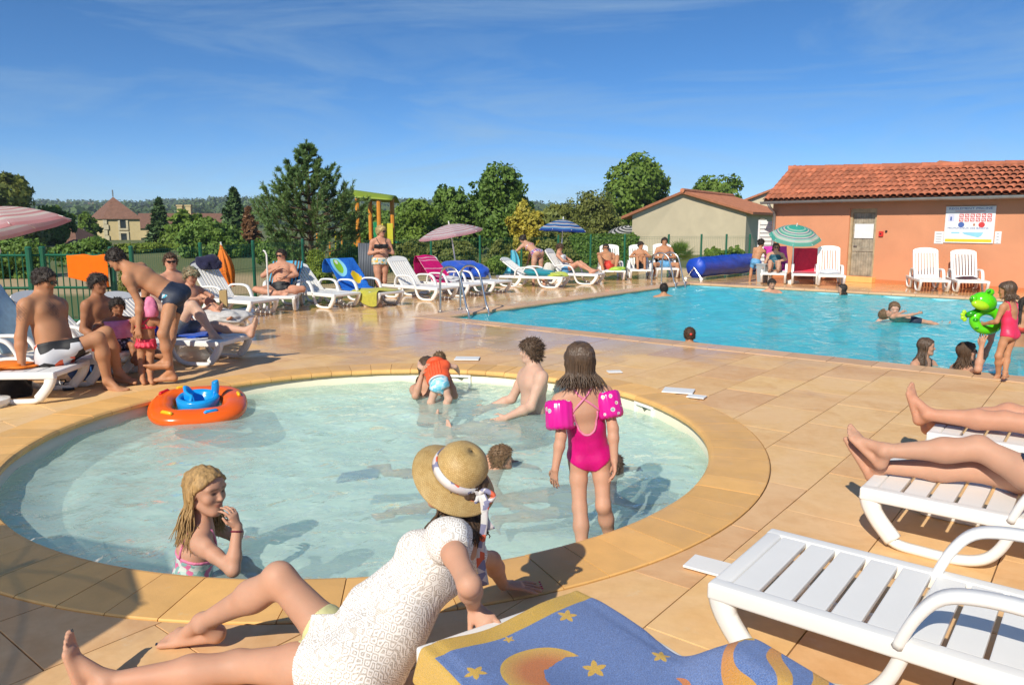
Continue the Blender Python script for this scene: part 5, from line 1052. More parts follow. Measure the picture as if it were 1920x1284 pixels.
p = LP('L12', -0.05, 0.25, DZ); bundle('towel', 'small lime towel folded on the foot end beside the teal towels', 'towel', p, (0.26, 0.2, 0.10), T('lime_terry2', (0.45, 0.52, 0.08)), 11)
p = LP('L12', 0.1, 0.5, DZ + 0.1); bundle('beach_bag', 'white beach bag standing on the lounger under the blue parasol', 'bag', p, (0.14, 0.11, 0.24), T('canvas_white', (0.6, 0.56, 0.5)), 12, amp=0.12)
back_towel('L18', 'magenta towel behind the woman in the teal swimsuit', T('magenta_terry', (0.48, 0.04, 0.30)), -0.32, 0.32, 0.0, 0.2, 0.0, 7)
back_towel('L19', 'red towel slung across the lounger beside the teal parasol pole', T('crimson_terry', (0.62, 0.02, 0.055)), -0.34, 0.34, -0.02, -0.0, 0.75, 8)
p = LP('L20', 0.0, 0.85, DZ); bundle('towel', 'white towel folded on the lounger in front of the door', 'towel', p, (0.27, 0.2, 0.13), T('white_terry', (0.66, 0.68, 0.74)), 13, amp=0.1)
p = LP('L22', 0.0, 0.75, DZ); bundle('dark_cloth', 'dark cloth lying on the seat below the rules board', 'clothing', p, (0.24, 0.12, 0.06), T('plum_cloth', (0.06, 0.02, 0.03)), 14)
p = LP('L17', -0.27, 1.05, DZ); bundle('backpack', 'black and yellow backpack beside the man in blue trunks', 'bag', p, (0.10, 0.12, 0.42), stripe_uv('black_yellow', (0.02, 0.02, 0.02), (0.6, 0.5, 0.03), (0.3, 0.7), 'U', 0.1), 15, amp=0.1)
# orange towel hung on the railing
a0_, a1_ = WY(126, 474, 12.22), WY(202, 474, 12.22)
cloth_grid('hanging_towel', 'bright orange towel hung over the green bar railing', lambda a, q: (a0_[0] + (a1_[0] - a0_[0]) * a, 12.19 if q > 0.06 else 12.30, 1.215 - (0.015 if q > 0.06 else 0.06) - q * (0.40 + 0.16 * a) ), 40, 22, M('orange_terry', (0.86, 0.16, 0.01), 0.9, 0.06, 12, 0.4, 120, spec=0.1), seed=9, disp=0.006)
# ================================================================== the sun and moon towel on the near lounger
def starlist():
    return [(0.095, 0.71, 0.045, 0.2), (0.17, 0.175, 0.042, 0.4), (0.29, 0.585, 0.048, 0.0), (0.373, 0.83, 0.040, 0.3), (0.14, 0.03, 0.040, 0.1), (0.075, 0.42, 0.024, 0.6), (0.53, 0.99, 0.045, 0.1), (0.40, 0.30, 0.042, 0.5), (0.62, 0.10, 0.042, 0.2)]
def moon_towel_mat():
    m, nt, b, out = new_mat('moon_towel'); sx = N(nt, 'SeparateXYZ'); nt.links.new(N(nt, 'TexCoord').outputs['UV'], sx.inputs[0]); u, v = sx.outputs['X'], sx.outputs['Y']
    AS = 1.62  # towel length / width
    def dist(cu, cv): return mth(nt, 'SQRT', mth(nt, 'ADD', mth(nt, 'POWER', mth(nt, 'MULTIPLY', mth(nt, 'SUBTRACT', u, cu), AS), 2), mth(nt, 'POWER', mth(nt, 'SUBTRACT', v, cv), 2)))
    def lt(a, k): return mth(nt, 'LESS_THAN', a, k)
    def both(a, b_): return mth(nt, 'MULTIPLY', a, b_)
    terry = noise(nt, coords(nt), 220, 3, 0.7); c = mixc(nt, rng(nt, terry, 0.35, 0.65), (0.050, 0.135, 0.42), (0.115, 0.235, 0.56))
    YC = (0.74, 0.43, 0.02); OC = (0.66, 0.17, 0.012)
    # yellow border band
    e = mth(nt, 'MINIMUM', mth(nt, 'MINIMUM', mth(nt, 'MULTIPLY', u, AS), mth(nt, 'MULTIPLY', mth(nt, 'SUBTRACT', 1.0, u), AS)), 1.0)
    edge = mth(nt, 'MINIMUM', e, mth(nt, 'MINIMUM', v, mth(nt, 'ADD', mth(nt, 'SUBTRACT', 1.0, v), 0.2)))
    wob = mth(nt, 'ADD', edge, mth(nt, 'MULTIPLY', noise(nt, coords(nt, 'UV'), 3, 2), 0.03)); c = mixc(nt, lt(wob, 0.115), c, (0.72, 0.42, 0.015))
    for (su, sv, sr, rot) in starlist():
        du = mth(nt, 'MULTIPLY', mth(nt, 'SUBTRACT', u, su), AS); dv = mth(nt, 'SUBTRACT', v, sv); an = mth(nt, 'ADD', mth(nt, 'ARCTAN2', dv, du), rot)
        sec = mth(nt, 'ABSOLUTE', mth(nt, 'SUBTRACT', mth(nt, 'FLOORED_MODULO', an, 2 * math.pi / 5), math.pi / 5)); rr = rng(nt, sec, 0, math.pi / 5, sr * 0.42, sr * 1.05)
        c = mixc(nt, lt(dist(su, sv), rr), c, YC)
    # crescent moon with a profile
    md = dist(0.245, 0.41); inner = dist(0.295, 0.50); cres = both(lt(md, 0.175), mth(nt, 'GREATER_THAN', mth(nt, 'ADD', inner, mth(nt, 'MULTIPLY', noise(nt, coords(nt, 'UV'), 16, 2), 0.06)), 0.160))
    shade = mixc(nt, rng(nt, md, 0.09, 0.165), OC, (0.72, 0.40, 0.05)); c = mixc(nt, cres, c, shade); c = mixc(nt, both(cres, mth(nt, 'GREATER_THAN', md, 0.165)), c, YC)
    # sun: disc with wavy flames towards the head end
    sd = dist(0.80, 0.66); an = mth(nt, 'ARCTAN2', mth(nt, 'SUBTRACT', v, 0.66), mth(nt, 'MULTIPLY', mth(nt, 'SUBTRACT', u, 0.80), AS))
    fl = mth(nt, 'ABSOLUTE', mth(nt, 'SINE', mth(nt, 'ADD', mth(nt, 'MULTIPLY', an, 9.0), mth(nt, 'MULTIPLY', mth(nt, 'SINE', mth(nt, 'MULTIPLY', sd, 26.0)), 0.5)))); rim = rng(nt, mth(nt, 'POWER', fl, 3.4), 0, 1, 0.15, 0.58)
    c = mixc(nt, lt(sd, rim), c, mixc(nt, rng(nt, sd, 0.25, 0.55), (0.74, 0.42, 0.03), OC)); c = mixc(nt, lt(sd, 0.15), c, (0.76, 0.46, 0.03))
    hs = N(nt, 'HueSaturation'); nt.links.new(c, hs.inputs['Color']); nt.links.new(rng(nt, terry, 0.3, 0.7, 0.8, 1.15), hs.inputs['Value']); nt.links.new(hs.outputs[0], b.inputs['Base Color'])
    b.inputs['Roughness'].default_value = 1.0; b.inputs['Specular IOR Level'].default_value = 0.05; b.inputs['Sheen Weight'].default_value = 0.35; bump(nt, b, mth(nt, 'ADD', terry, noise(nt, coords(nt), 500, 2)), 0.9, 0.006); return m
def moon_fn(a, q):
    # a: foot (0) to head (1); q: across, 0 = side next to the seated woman, 1 = side next to the empty lounger
    y = 0.035 + 1.30 * a + 0.03 * math.sin(4 * q); x = 0.42 - 0.80 * q; z = DZ + 0.022
    if x > 0.345: z -= (x - 0.345) * 1.5; x = 0.345 + (x - 0.345) * 0.35
    lim = -0.31 - 0.02 * math.sin(9 * a)
    rise = max(0, min(1, (y - 0.50) / 0.24)) * max(0, min(1, (abs(x) - 0.20) / 0.10)); rise = rise * rise * (3 - 2 * rise)
    if x < lim: z -= (lim - x) * 1.2 * (1 - rise); x = lim + (x - lim) * (0.5 + 0.9 * rise)
    z += 0.12 * rise
    if y > HY: z += (y - HY) * math.tan(R(20)) * (1 - rise)
    return LP('towel', x, y, z + 0.010 * math.sin(6 * a + 3 * q) * (1 - abs(2 * q - 1)) + 0.008 * math.sin(11 * q - 4 * a) * (1 if 0.15 < q < 0.85 else 0))
cloth_grid('beach_towel', 'blue beach towel with yellow border, stars, crescent moon and flaming sun', moon_fn, 56, 44, moon_towel_mat(), thick=0.008, seed=12, disp=0.004, uv=True)
# ================================================================== ladders, cover roller, small things
MT_STEEL = MATS['steel']
def ladder(label, a, b_edge, w, H):
    o = AB(a, b_edge); t = thing('pool_ladder', label, 'ladder', (o[0], o[1], 0)); 
    for s in (-1, 1):
        P = [AB(a + s * w / 2, b_edge + y, z) - o for y, z in ((0.52, 0.0), (0.52, 0.35), (0.50, H - 0.16), (0.40, H - 0.03), (0.24, H), (0.10, H - 0.06), (0.0, H - 0.22), (-0.13, 0.15), (-0.20, -0.08), (-0.20, -1.1))]
        MB().tube(curve_pts(P, 5), 0.0215, 10).build('rail', MT_STEEL, t, smooth=True); MB().tube([P[0], P[0] + [0, 0, 0.02]], 0.05, 12).build('flange', MT_STEEL, t)
    for z in (-0.28, -0.55, -0.82): p0_, p1_ = (AB(a + s * w / 2, b_edge - 0.20, z) - o for s in (-1, 1)); MB().tube([p0_, p1_], 0.025, 8).build('step', MT_STEEL, t)
ladder('shiny steel ladder at the near corner of the big pool', 10.62, QB1, 0.56, 0.86)
ladder('shiny steel ladder at the far corner of the big pool', 18.9, QB1, 0.56, 0.86)
A_ = np.array([5.35, 22.35, 0.37]); B_ = np.array([8.3, 25.6, 0.37]); t = thing('cover_roller', 'big blue rolled pool cover on a wheeled roller', 'cover roller', (A_[0], A_[1], 0)); d = B_ - A_; Lr = np.linalg.norm(d); d /= Lr; o = np.array([A_[0], A_[1], 0])
MT_COVER = M('blue_cover', (0.008, 0.06, 0.46), 0.45, 0.25, 5, 0.5, 14); sx_ = nrm(np.cross(d, [0, 0, 1])); V = []; na_ = 40; nl_ = 30
for i in range(nl_ + 1):
    for j in range(na_):
        a = 2 * math.pi * j / na_; rr = 0.29 * (1 + 0.035 * math.sin(3 * a + i * 0.3) + 0.02 * math.sin(9 * a + i)) + (0.05 if j == 8 else 0); V.append(A_ - o + d * (Lr * i / nl_) + sx_ * rr * math.cos(a) + np.array([0, 0, rr * math.sin(a)]))
V += [A_ - o, B_ - o]; nV = len(V) - 2
fs = [(i * na_ + j, i * na_ + (j + 1) % na_, (i + 1) * na_ + (j + 1) % na_, (i + 1) * na_ + j) for i in range(nl_) for j in range(na_)] + [(nV, (j + 1) % na_, j) for j in range(na_)] + [(nV + 1, nl_ * na_ + j, nl_ * na_ + (j + 1) % na_) for j in range(na_)]
MB().add(V, fs).build('rolled_cover', MT_COVER, t, smooth=True)
for e, s in ((A_ - o, -1), (B_ - o, 1)):
    c = e + d * s * 0.07; mb = MB(); mb.tube([c, e], 0.03, 8); mb.tube([c + sx_ * 0.25 - [0, 0, 0.3], c, c - sx_ * 0.25 - [0, 0, 0.3]], 0.016, 6); mb.tube([c + sx_ * 0.25 - [0, 0, 0.3], c - sx_ * 0.25 - [0, 0, 0.3]], 0.016, 6); mb.build('end_frame', MT_STEEL, t)
    for q in (-1, 1): w = c + sx_ * 0.25 * q; w[2] = 0.05; MB().tube([w - d * 0.015, w + d * 0.015], 0.05, 16).build('wheel', MT_WHITE, t)
# grey ribbed screen behind the standing woman, white hooked pole, bin, boxes
gs = thing('ribbed_screen', 'dark grey ribbed plastic screen at the fence beside the standing woman', 'screen', WY(688, 535, 18.2) * [1, 1, 0]); MT_GREYP = M('grey_plastic', (0.10, 0.115, 0.14), 0.5, 0.08); z1_ = WY(688, 456, 18.2)[2]
for k in range(9): MB().tube([(-0.16 + 0.04 * k, 0, 0.0), (-0.16 + 0.04 * k, 0.01 * (k % 2), z1_)], 0.022, 8).build('rib', MT_GREYP, gs, smooth=True)
p = WY(505, 585, 14.35); t = thing('hooked_pole', 'slim white pole with hooked top beside the man in black trunks', 'pole', (p[0], p[1], 0)); zt_ = WY(502, 470, 14.35)[2]; MB().tube([(0, 0, 0), (0, 0, zt_ - 0.08), (-0.03, 0, zt_ - 0.01), (-0.06, 0, zt_)], 0.017, 8).build('shaft', MT_POLE, t, smooth=True); MB().lathe([(0, 0.03), (0.10, 0.025), (0.11, 0.0), (0, 0)], 16).build('foot', MT_WHITE, t)
p = G(1428, 520); MT_GBIN = M('grey_box_plastic', (0.33, 0.36, 0.37), 0.5, 0.05); t = thing('grey_bin', 'grey square bin by the orange wall corner', 'bin', (7.15, 21.8, 0)); MB().lathe([(0.0, 0), (0.15, 0), (0.19, 0.48), (0.0, 0.48)], 4).build('body', MT_GBIN, t); MB().box((0, 0, 0.50), (0.30, 0.30, 0.04), math.pi / 4).build('lid', MT_GBIN, t, bevel=0.01)
# loungers stacked on end by the pool house corner
for k in range(5):
    z = 0.0; st = thing('stacked_lounger', ['white lounger in the upright stack, nearest the bungalow', 'second white lounger of the upright stack', 'third white lounger of the upright stack', 'fourth white lounger of the upright stack', 'white lounger in the upright stack, against the pool house corner'][k], 'sun lounger', (8.30 + 0.10 * k, 24.95 + 0.14 * k, 0), R(-8), 'white loungers stacked on end')
    for s in (-1, 1): mb = MB(); mb.box((0.3 * s, 0, 0.88), (0.05, 0.06, 1.76)); mb.build('side_rail', MT_WHITE, st)
    for q in range(13): mk('seat_slat', LM['slat'], None, st, loc=(0, 0, 0.1 + q * 0.13), rot=(math.pi / 2, 0, 0))
# things under and around the left loungers
bundle('black_bag', 'black bag on the deck under the tattooed man\'s lounger', 'bag', (-4.85, 7.25, 0.0), (0.20, 0.16, 0.22), T('black_nylon', (0.012, 0.012, 0.014)), 21, amp=0.1)
bundle('blue_bag', 'blue swim bag on the deck behind the lounger leg', 'bag', (-4.55, 8.05, 0.0), (0.20, 0.13, 0.20), T('blue_nylon', (0.02, 0.08, 0.26)), 22, amp=0.12)
for k, (x, y, r_) in enumerate(((-4.62, 7.66, 0.2), (-4.50, 7.56, 0.6))):
    mb = MB(); mb.add([(-0.05, -0.14, 0.004), (0.05, -0.14, 0.004), (0.05, 0.13, 0.004), (-0.05, 0.13, 0.004), (-0.05, -0.14, 0.022), (0.05, -0.14, 0.022), (0.05, 0.13, 0.022), (-0.05, 0.13, 0.022)], [(3, 2, 1, 0), (4, 5, 6, 7), (0, 1, 5, 4), (1, 2, 6, 5), (2, 3, 7, 6), (3, 0, 4, 7)]); mb.tube([(-0.045, 0.02, 0.02), (-0.02, 0.05, 0.055), (0.02, 0.05, 0.055), (0.045, 0.02, 0.02)], 0.008, 6)
    tag(mb.build('flip_flop', M('black_rubber', (0.015, 0.015, 0.015), 0.7), loc=(x, y, 0.004), rot=(0, 0, r_)), 'black flip flop on the deck under the tattooed man\'s lounger', 'sandal', 'flip flops under the lounger')
bundle('towel', 'orange towel lying on the lounger beside the man\'s hand', 'towel', LP('L1', -0.1, 0.62, DZ), (0.34, 0.2, 0.06), MT_ORC, 23, rz=0.2)
bundle('towel', 'white patterned towel heaped by the cardboard box', 'towel', LP('L4', 0.08, 0.12, DZ), (0.34, 0.24, 0.17), stripe_uv('white_print', (0.62, 0.60, 0.58), (0.10, 0.13, 0.16), (0.15, 0.6), 'U', 0.06), 24)
p = LP('L4', 0.30, 0.42, DZ); MB().box((0, 0, 0.20), (0.10, 0.24, 0.40)).build('cardboard_box', M('cardboard', (0.48, 0.33, 0.14), 0.85, 0.08), bevel=0.004, loc=tuple(p), rot=(0, 0, 0.3)); tag(bpy.data.objects['cardboard_box'], 'tan cardboard box standing on a lounger behind the bending boy', 'box')
bundle('backpack', 'blue and pink patterned backpack behind the little girl in red', 'bag', LP('L3', 0.1, 1.0, DZ), (0.22, 0.18, 0.42), stripe_uv('blue_pink_print', (0.02, 0.05, 0.45), (0.6, 0.08, 0.25), (0.3, 0.6, 0.8), 'U', 0.05), 25, amp=0.12)
bundle('towel', 'royal blue towel on the lounger under the outstretched legs', 'towel', LP('L3', 0.12, 0.62, DZ), (0.30, 0.24, 0.06), MATS['royal_blue_terry'], 26)
# bucket corner at the far left
t = thing('white_drum', 'white plastic drum base at the far left of the deck', 'drum', (-4.78, 6.78, 0)); MB().lathe([(0, 0), (0.16, 0.0), (0.18, 0.03), (0.18, 0.07), (0.10, 0.09), (0, 0.09)], 24).build('body', MT_WHITE, t, smooth=False); MB().tube([(0, 0, 0.09), (0, 0, 0.16)], 0.05, 12).build('neck', MT_WHITE, t)
# ================================================================== people: one continuous skin per body, grown from a skeleton
class Field:
    """distance field sampled on a grid; parts are blended in groups"""
    def __init__(s, lo, hi, h):
        s.h = h; s.lo = np.array(lo) - 4 * h; n = np.ceil((np.array(hi) + 4 * h - s.lo) / h).astype(int) + 1; s.n = n
        s.ax = [s.lo[i] + h * np.arange(n[i]) for i in range(3)]
    def sub(s, lo, hi):
        sl = s.box(lo, hi); f = Field.__new__(Field); f.h = s.h; f.ax = [s.ax[i][sl[i]] for i in range(3)]; f.n = np.array([len(a) for a in f.ax]); f.lo = np.array([a[0] for a in f.ax]); return f, sl
    def new(s): return np.full(tuple(s.n), 0.3, np.float32)
    def box(s, lo, hi):
        a = np.maximum(0, np.floor((np.array(lo) - s.lo) / s.h).astype(int)); b = np.minimum(s.n, np.ceil((np.array(hi) - s.lo) / s.h).astype(int) + 1); return tuple(slice(int(x), int(max(x, y))) for x, y in zip(a, b))
    def pts(s, sl): return np.stack(np.meshgrid(*[s.ax[i][sl[i]] for i in range(3)], indexing='ij'), -1).astype(np.float32)
def smin(a, b, k):
    if k <= 0: return np.minimum(a, b)
    h = np.clip(0.5 + 0.5 * (b - a) / k, 0, 1); return b * (1 - h) + a * h - k * h * (1 - h)
def cone(P, a, b, ra, rb):
    a, b = np.asarray(a, np.float32), np.asarray(b, np.float32); ba = b - a; L = float(ba @ ba) + 1e-9; pa = P - a; t = np.clip((pa @ ba) / L, 0, 1)
    return np.sqrt(((pa - t[..., None] * ba) ** 2).sum(-1)) - (ra + (rb - ra) * t)
def ellip(P, c, X, Yv, Z, r):
    d = P - np.asarray(c, np.float32); q = np.stack([d @ np.asarray(X, np.float32) / r[0], d @ np.asarray(Yv, np.float32) / r[1], d @ np.asarray(Z, np.float32) / r[2]], -1); k = np.sqrt((q ** 2).sum(-1)); return (k - 1) * (min(r) * 0.55 + 0.45 * (r[0] + r[1] + r[2]) / 3)
def oval(P, a, b, X, Yv, wa, da, wb, db):
    """tapered segment with an oval section: width along X, depth along Yv"""
    a, b = np.asarray(a, np.float32), np.asarray(b, np.float32); ba = b - a; L = float(ba @ ba); pa = P - a; t = (pa @ ba) / L; tc = np.clip(t, 0, 1); ov = (t - tc) * math.sqrt(L)
    e = pa - tc[..., None] * ba; w = wa + (wb - wa) * tc; d = da + (db - da) * tc; x = e @ np.asarray(X, np.float32); y = e @ np.asarray(Yv, np.float32)
    z = np.abs(ov); m = np.minimum(w, d); k = np.sqrt((x / w) ** 2 + (y / d) ** 2 + (z / m) ** 2); return (k - 1) * (0.6 * m + 0.4 * np.maximum(w, d))
def put(F, D, fn, lo, hi, k, pad=0.06):
    sl = F.box(np.minimum(lo, hi) - pad, np.maximum(lo, hi) + pad)
    if any(x.stop <= x.start for x in sl): return
    D[sl] = smin(D[sl], fn(F.pts(sl)).astype(np.float32), k)
def pcone(F, D, a, b, ra, rb, k): m = max(ra, rb); put(F, D, lambda P: cone(P, a, b, ra, rb), np.minimum(a, b) - m, np.maximum(a, b) + m, k)
def pell(F, D, c, X, Yv, Z, r, k): m = max(r); put(F, D, lambda P: ellip(P, c, X, Yv, Z, r), np.asarray(c) - m, np.asarray(c) + m, k)
def poval(F, D, a, b, X, Yv, wa, da, wb, db, k): m = max(wa, wb, da, db); put(F, D, lambda P: oval(P, a, b, X, Yv, wa, da, wb, db), np.minimum(a, b) - m, np.maximum(a, b) + m, k)
def carve(F, D, c, X, Yv, Z, r, k):
    m = max(r) + 0.03; sl = F.box(np.asarray(c) - m, np.asarray(c) + m); e = ellip(F.pts(sl), c, X, Yv, Z, r); D[sl] = -smin(-D[sl], e.astype(np.float32), k)
EDG = [((0, 0, 0), (1, 0, 0)), ((0, 1, 0), (1, 1, 0)), ((0, 0, 1), (1, 0, 1)), ((0, 1, 1), (1, 1, 1)), ((0, 0, 0), (0, 1, 0)), ((1, 0, 0), (1, 1, 0)), ((0, 0, 1), (0, 1, 1)), ((1, 0, 1), (1, 1, 1)), ((0, 0, 0), (0, 0, 1)), ((1, 0, 0), (1, 0, 1)), ((0, 1, 0), (0, 1, 1)), ((1, 1, 0), (1, 1, 1))]
def surface(F, D):
    """surface nets"""
    S = D < 0; c = S[:-1, :-1, :-1]; A = np.zeros_like(c); 
    for i in (0, 1):
        for j in (0, 1):
            for k in (0, 1): A |= S[i:i + c.shape[0], j:j + c.shape[1], k:k + c.shape[2]] != c
    I = np.argwhere(A); idx = np.full(A.shape, -1, np.int32); idx[A] = np.arange(len(I)); acc = np.zeros((len(I), 3)); cnt = np.zeros(len(I))
    for a, b in EDG:
        ia, ib = I + a, I + b; da, db = D[ia[:, 0], ia[:, 1], ia[:, 2]], D[ib[:, 0], ib[:, 1], ib[:, 2]]; m = (da < 0) != (db < 0); t = da[m] / (da[m] - db[m]); acc[m] += np.array(a) + t[:, None] * (np.array(b) - np.array(a)); cnt[m] += 1
    V = F.lo + F.h * (I + acc / np.maximum(cnt, 1)[:, None]); Q = []
    for ax in range(3):
        u, w = (ax + 1) % 3, (ax + 2) % 3; s0 = [slice(None)] * 3; s1 = [slice(None)] * 3; s0[ax] = slice(0, -1); s1[ax] = slice(1, None); cr = S[tuple(s0)] != S[tuple(s1)]; E = np.argwhere(cr)
        E = E[(E[:, u] > 0) & (E[:, w] > 0) & (E[:, u] < A.shape[u]) & (E[:, w] < A.shape[w])]; flip = S[tuple(E.T)]
        def g(du, dw): q = E.copy(); q[:, u] += du; q[:, w] += dw; return idx[tuple(q.T)]
        q = np.stack([g(-1, -1), g(0, -1), g(0, 0), g(-1, 0)], 1); q[~flip] = q[~flip][:, ::-1]; Q.append(q)
    Q = np.concatenate(Q); Q = Q[(Q >= 0).all(1)]; return V, Q
def relax(V, Q, it=2, lam=0.5):
    for _ in range(it):
        s = np.zeros_like(V); c = np.zeros(len(V))
        for k in range(4):
            np.add.at(s, Q[:, k], V[Q[:, (k + 1) % 4]] + V[Q[:, (k + 3) % 4]]); np.add.at(c, Q[:, k], 2)
        V = V + lam * (s / np.maximum(c, 1)[:, None] - V)
    return V
def frame(z, hint):
    z = nrm(z); x = nrm(np.cross(hint, z)); return x, np.cross(z, x), z
# body proportions as parts of the stature
BUILD = {
    'm': dict(head=.132, sh=.110, hip=.056, ua=.172, fa=.150, th=.245, sw=.245, foot=.150, torso=.300, chest=(.098, .066), waist=(.085, .060), pel=(.096, .066), arm=(.029, .025, .0265, .0165), leg=(.050, .034, .0345, .0215), neck=.033, bust=0, glut=.052),
    'f': dict(head=.133, sh=.096, hip=.055, ua=.170, fa=.145, th=.245, sw=.243, foot=.145, torso=.295, chest=(.084, .058), waist=(.070, .050), pel=(.098, .064), arm=(.0255, .0215, .0225, .0145), leg=(.053, .033, .0335, .0195), neck=.028, bust=.03, glut=.056),
    'c': dict(head=.172, sh=.104, hip=.052, ua=.160, fa=.140, th=.225, sw=.220, foot=.145, torso=.300, chest=(.086, .062), waist=(.076, .058), pel=(.082, .060), arm=(.026, .0225, .023, .016), leg=(.044, .0315, .032, .022), neck=.031, bust=0, glut=.048),
    't': dict(head=.215, sh=.112, hip=.055, ua=.150, fa=.125, th=.190, sw=.180, foot=.135, torso=.320, chest=(.105, .082), waist=(.105, .082), pel=(.105, .080), arm=(.036, .032, .032, .024), leg=(.058, .045, .046, .033), neck=.042, bust=0, glut=.06)}
BUILD['w'] = dict(BUILD['f'], torso=.335, th=.262, sw=.262)
SKIN = {}
def skin_mat(name, base):
    if name in SKIN: return SKIN[name]
    m, nt, b, out = new_mat('skin_' + name); P = coords(nt); n = noise(nt, P, 9, 4, 0.6); at_ = N(nt, 'Attribute', attribute_name='paint')
    c = mixc(nt, rng(nt, n, 0.3, 0.7), tuple(x * 0.92 for x in base), (min(1, base[0] * 1.06), base[1] * 1.02, base[2] * 1.0)); c = mixc(nt, rng(nt, noise(nt, P, 3.5, 3), 0.45, 0.7, 0, 0.25), c, (base[0] * 1.02, base[1] * 0.78, base[2] * 0.70))
    c = mixc(nt, at_.outputs['Alpha'], c, at_.outputs['Color']); nt.links.new(c, b.inputs['Base Color']); b.inputs['Roughness'].default_value = 0.56; b.inputs['Specular IOR Level'].default_value = 0.28
    b.inputs['Subsurface Weight'].default_value = 0.18; b.inputs['Subsurface Radius'].default_value = (0.035, 0.013, 0.007); b.inputs['Subsurface Scale'].default_value = 0.5
    bump(nt, b, mth(nt, 'ADD', noise(nt, P, 160, 3), mth(nt, 'MULTIPLY', noise(nt, P, 30, 3), 1.5)), 0.06, 0.004); SKIN[name] = m; return m
SK = dict(fair=(0.53, 0.30, 0.20), pale=(0.60, 0.385, 0.285), tan=(0.47, 0.235, 0.125), brown=(0.36, 0.165, 0.085), red=(0.55, 0.285, 0.185))
class Body:
    pass
def E(u, v, far=0): return ('E', u, v, far)
def ray_at(parent, e, L):
    """the point on a pixel's line of sight that lies a bone length from its parent joint"""
    d = ray(e[1], e[2]); d = d / np.linalg.norm(d); w = parent - CAM; tm = float(w @ d); c = CAM + d * tm; off = np.linalg.norm(parent - c)
    if off >= L: return parent + nrm(c - parent) * L
    s = math.sqrt(L * L - off * off); return CAM + d * (tm + (s if e[3] > 0 else -s if e[3] < 0 else 0)) if e[3] else parent + nrm(c - parent) * L if off > 0.3 * L else CAM + d * (tm - s)
def joint(parent, e, L):
    if isinstance(e, tuple) and len(e) == 4 and e[0] == 'E': return ray_at(parent, e, L)
    if isinstance(e, tuple) and e and e[0] == 'D': return parent + nrm(e[1]) * L
    p = np.asarray(e, float); return parent + nrm(p - parent) * L
def Dv(x, y, z): return ('D', (x, y, z))
def yawv(a): return np.array([math.sin(R(a)), math.cos(R(a)), 0.0])       # 0 = away from camera, 90 = right, 180 = towards camera
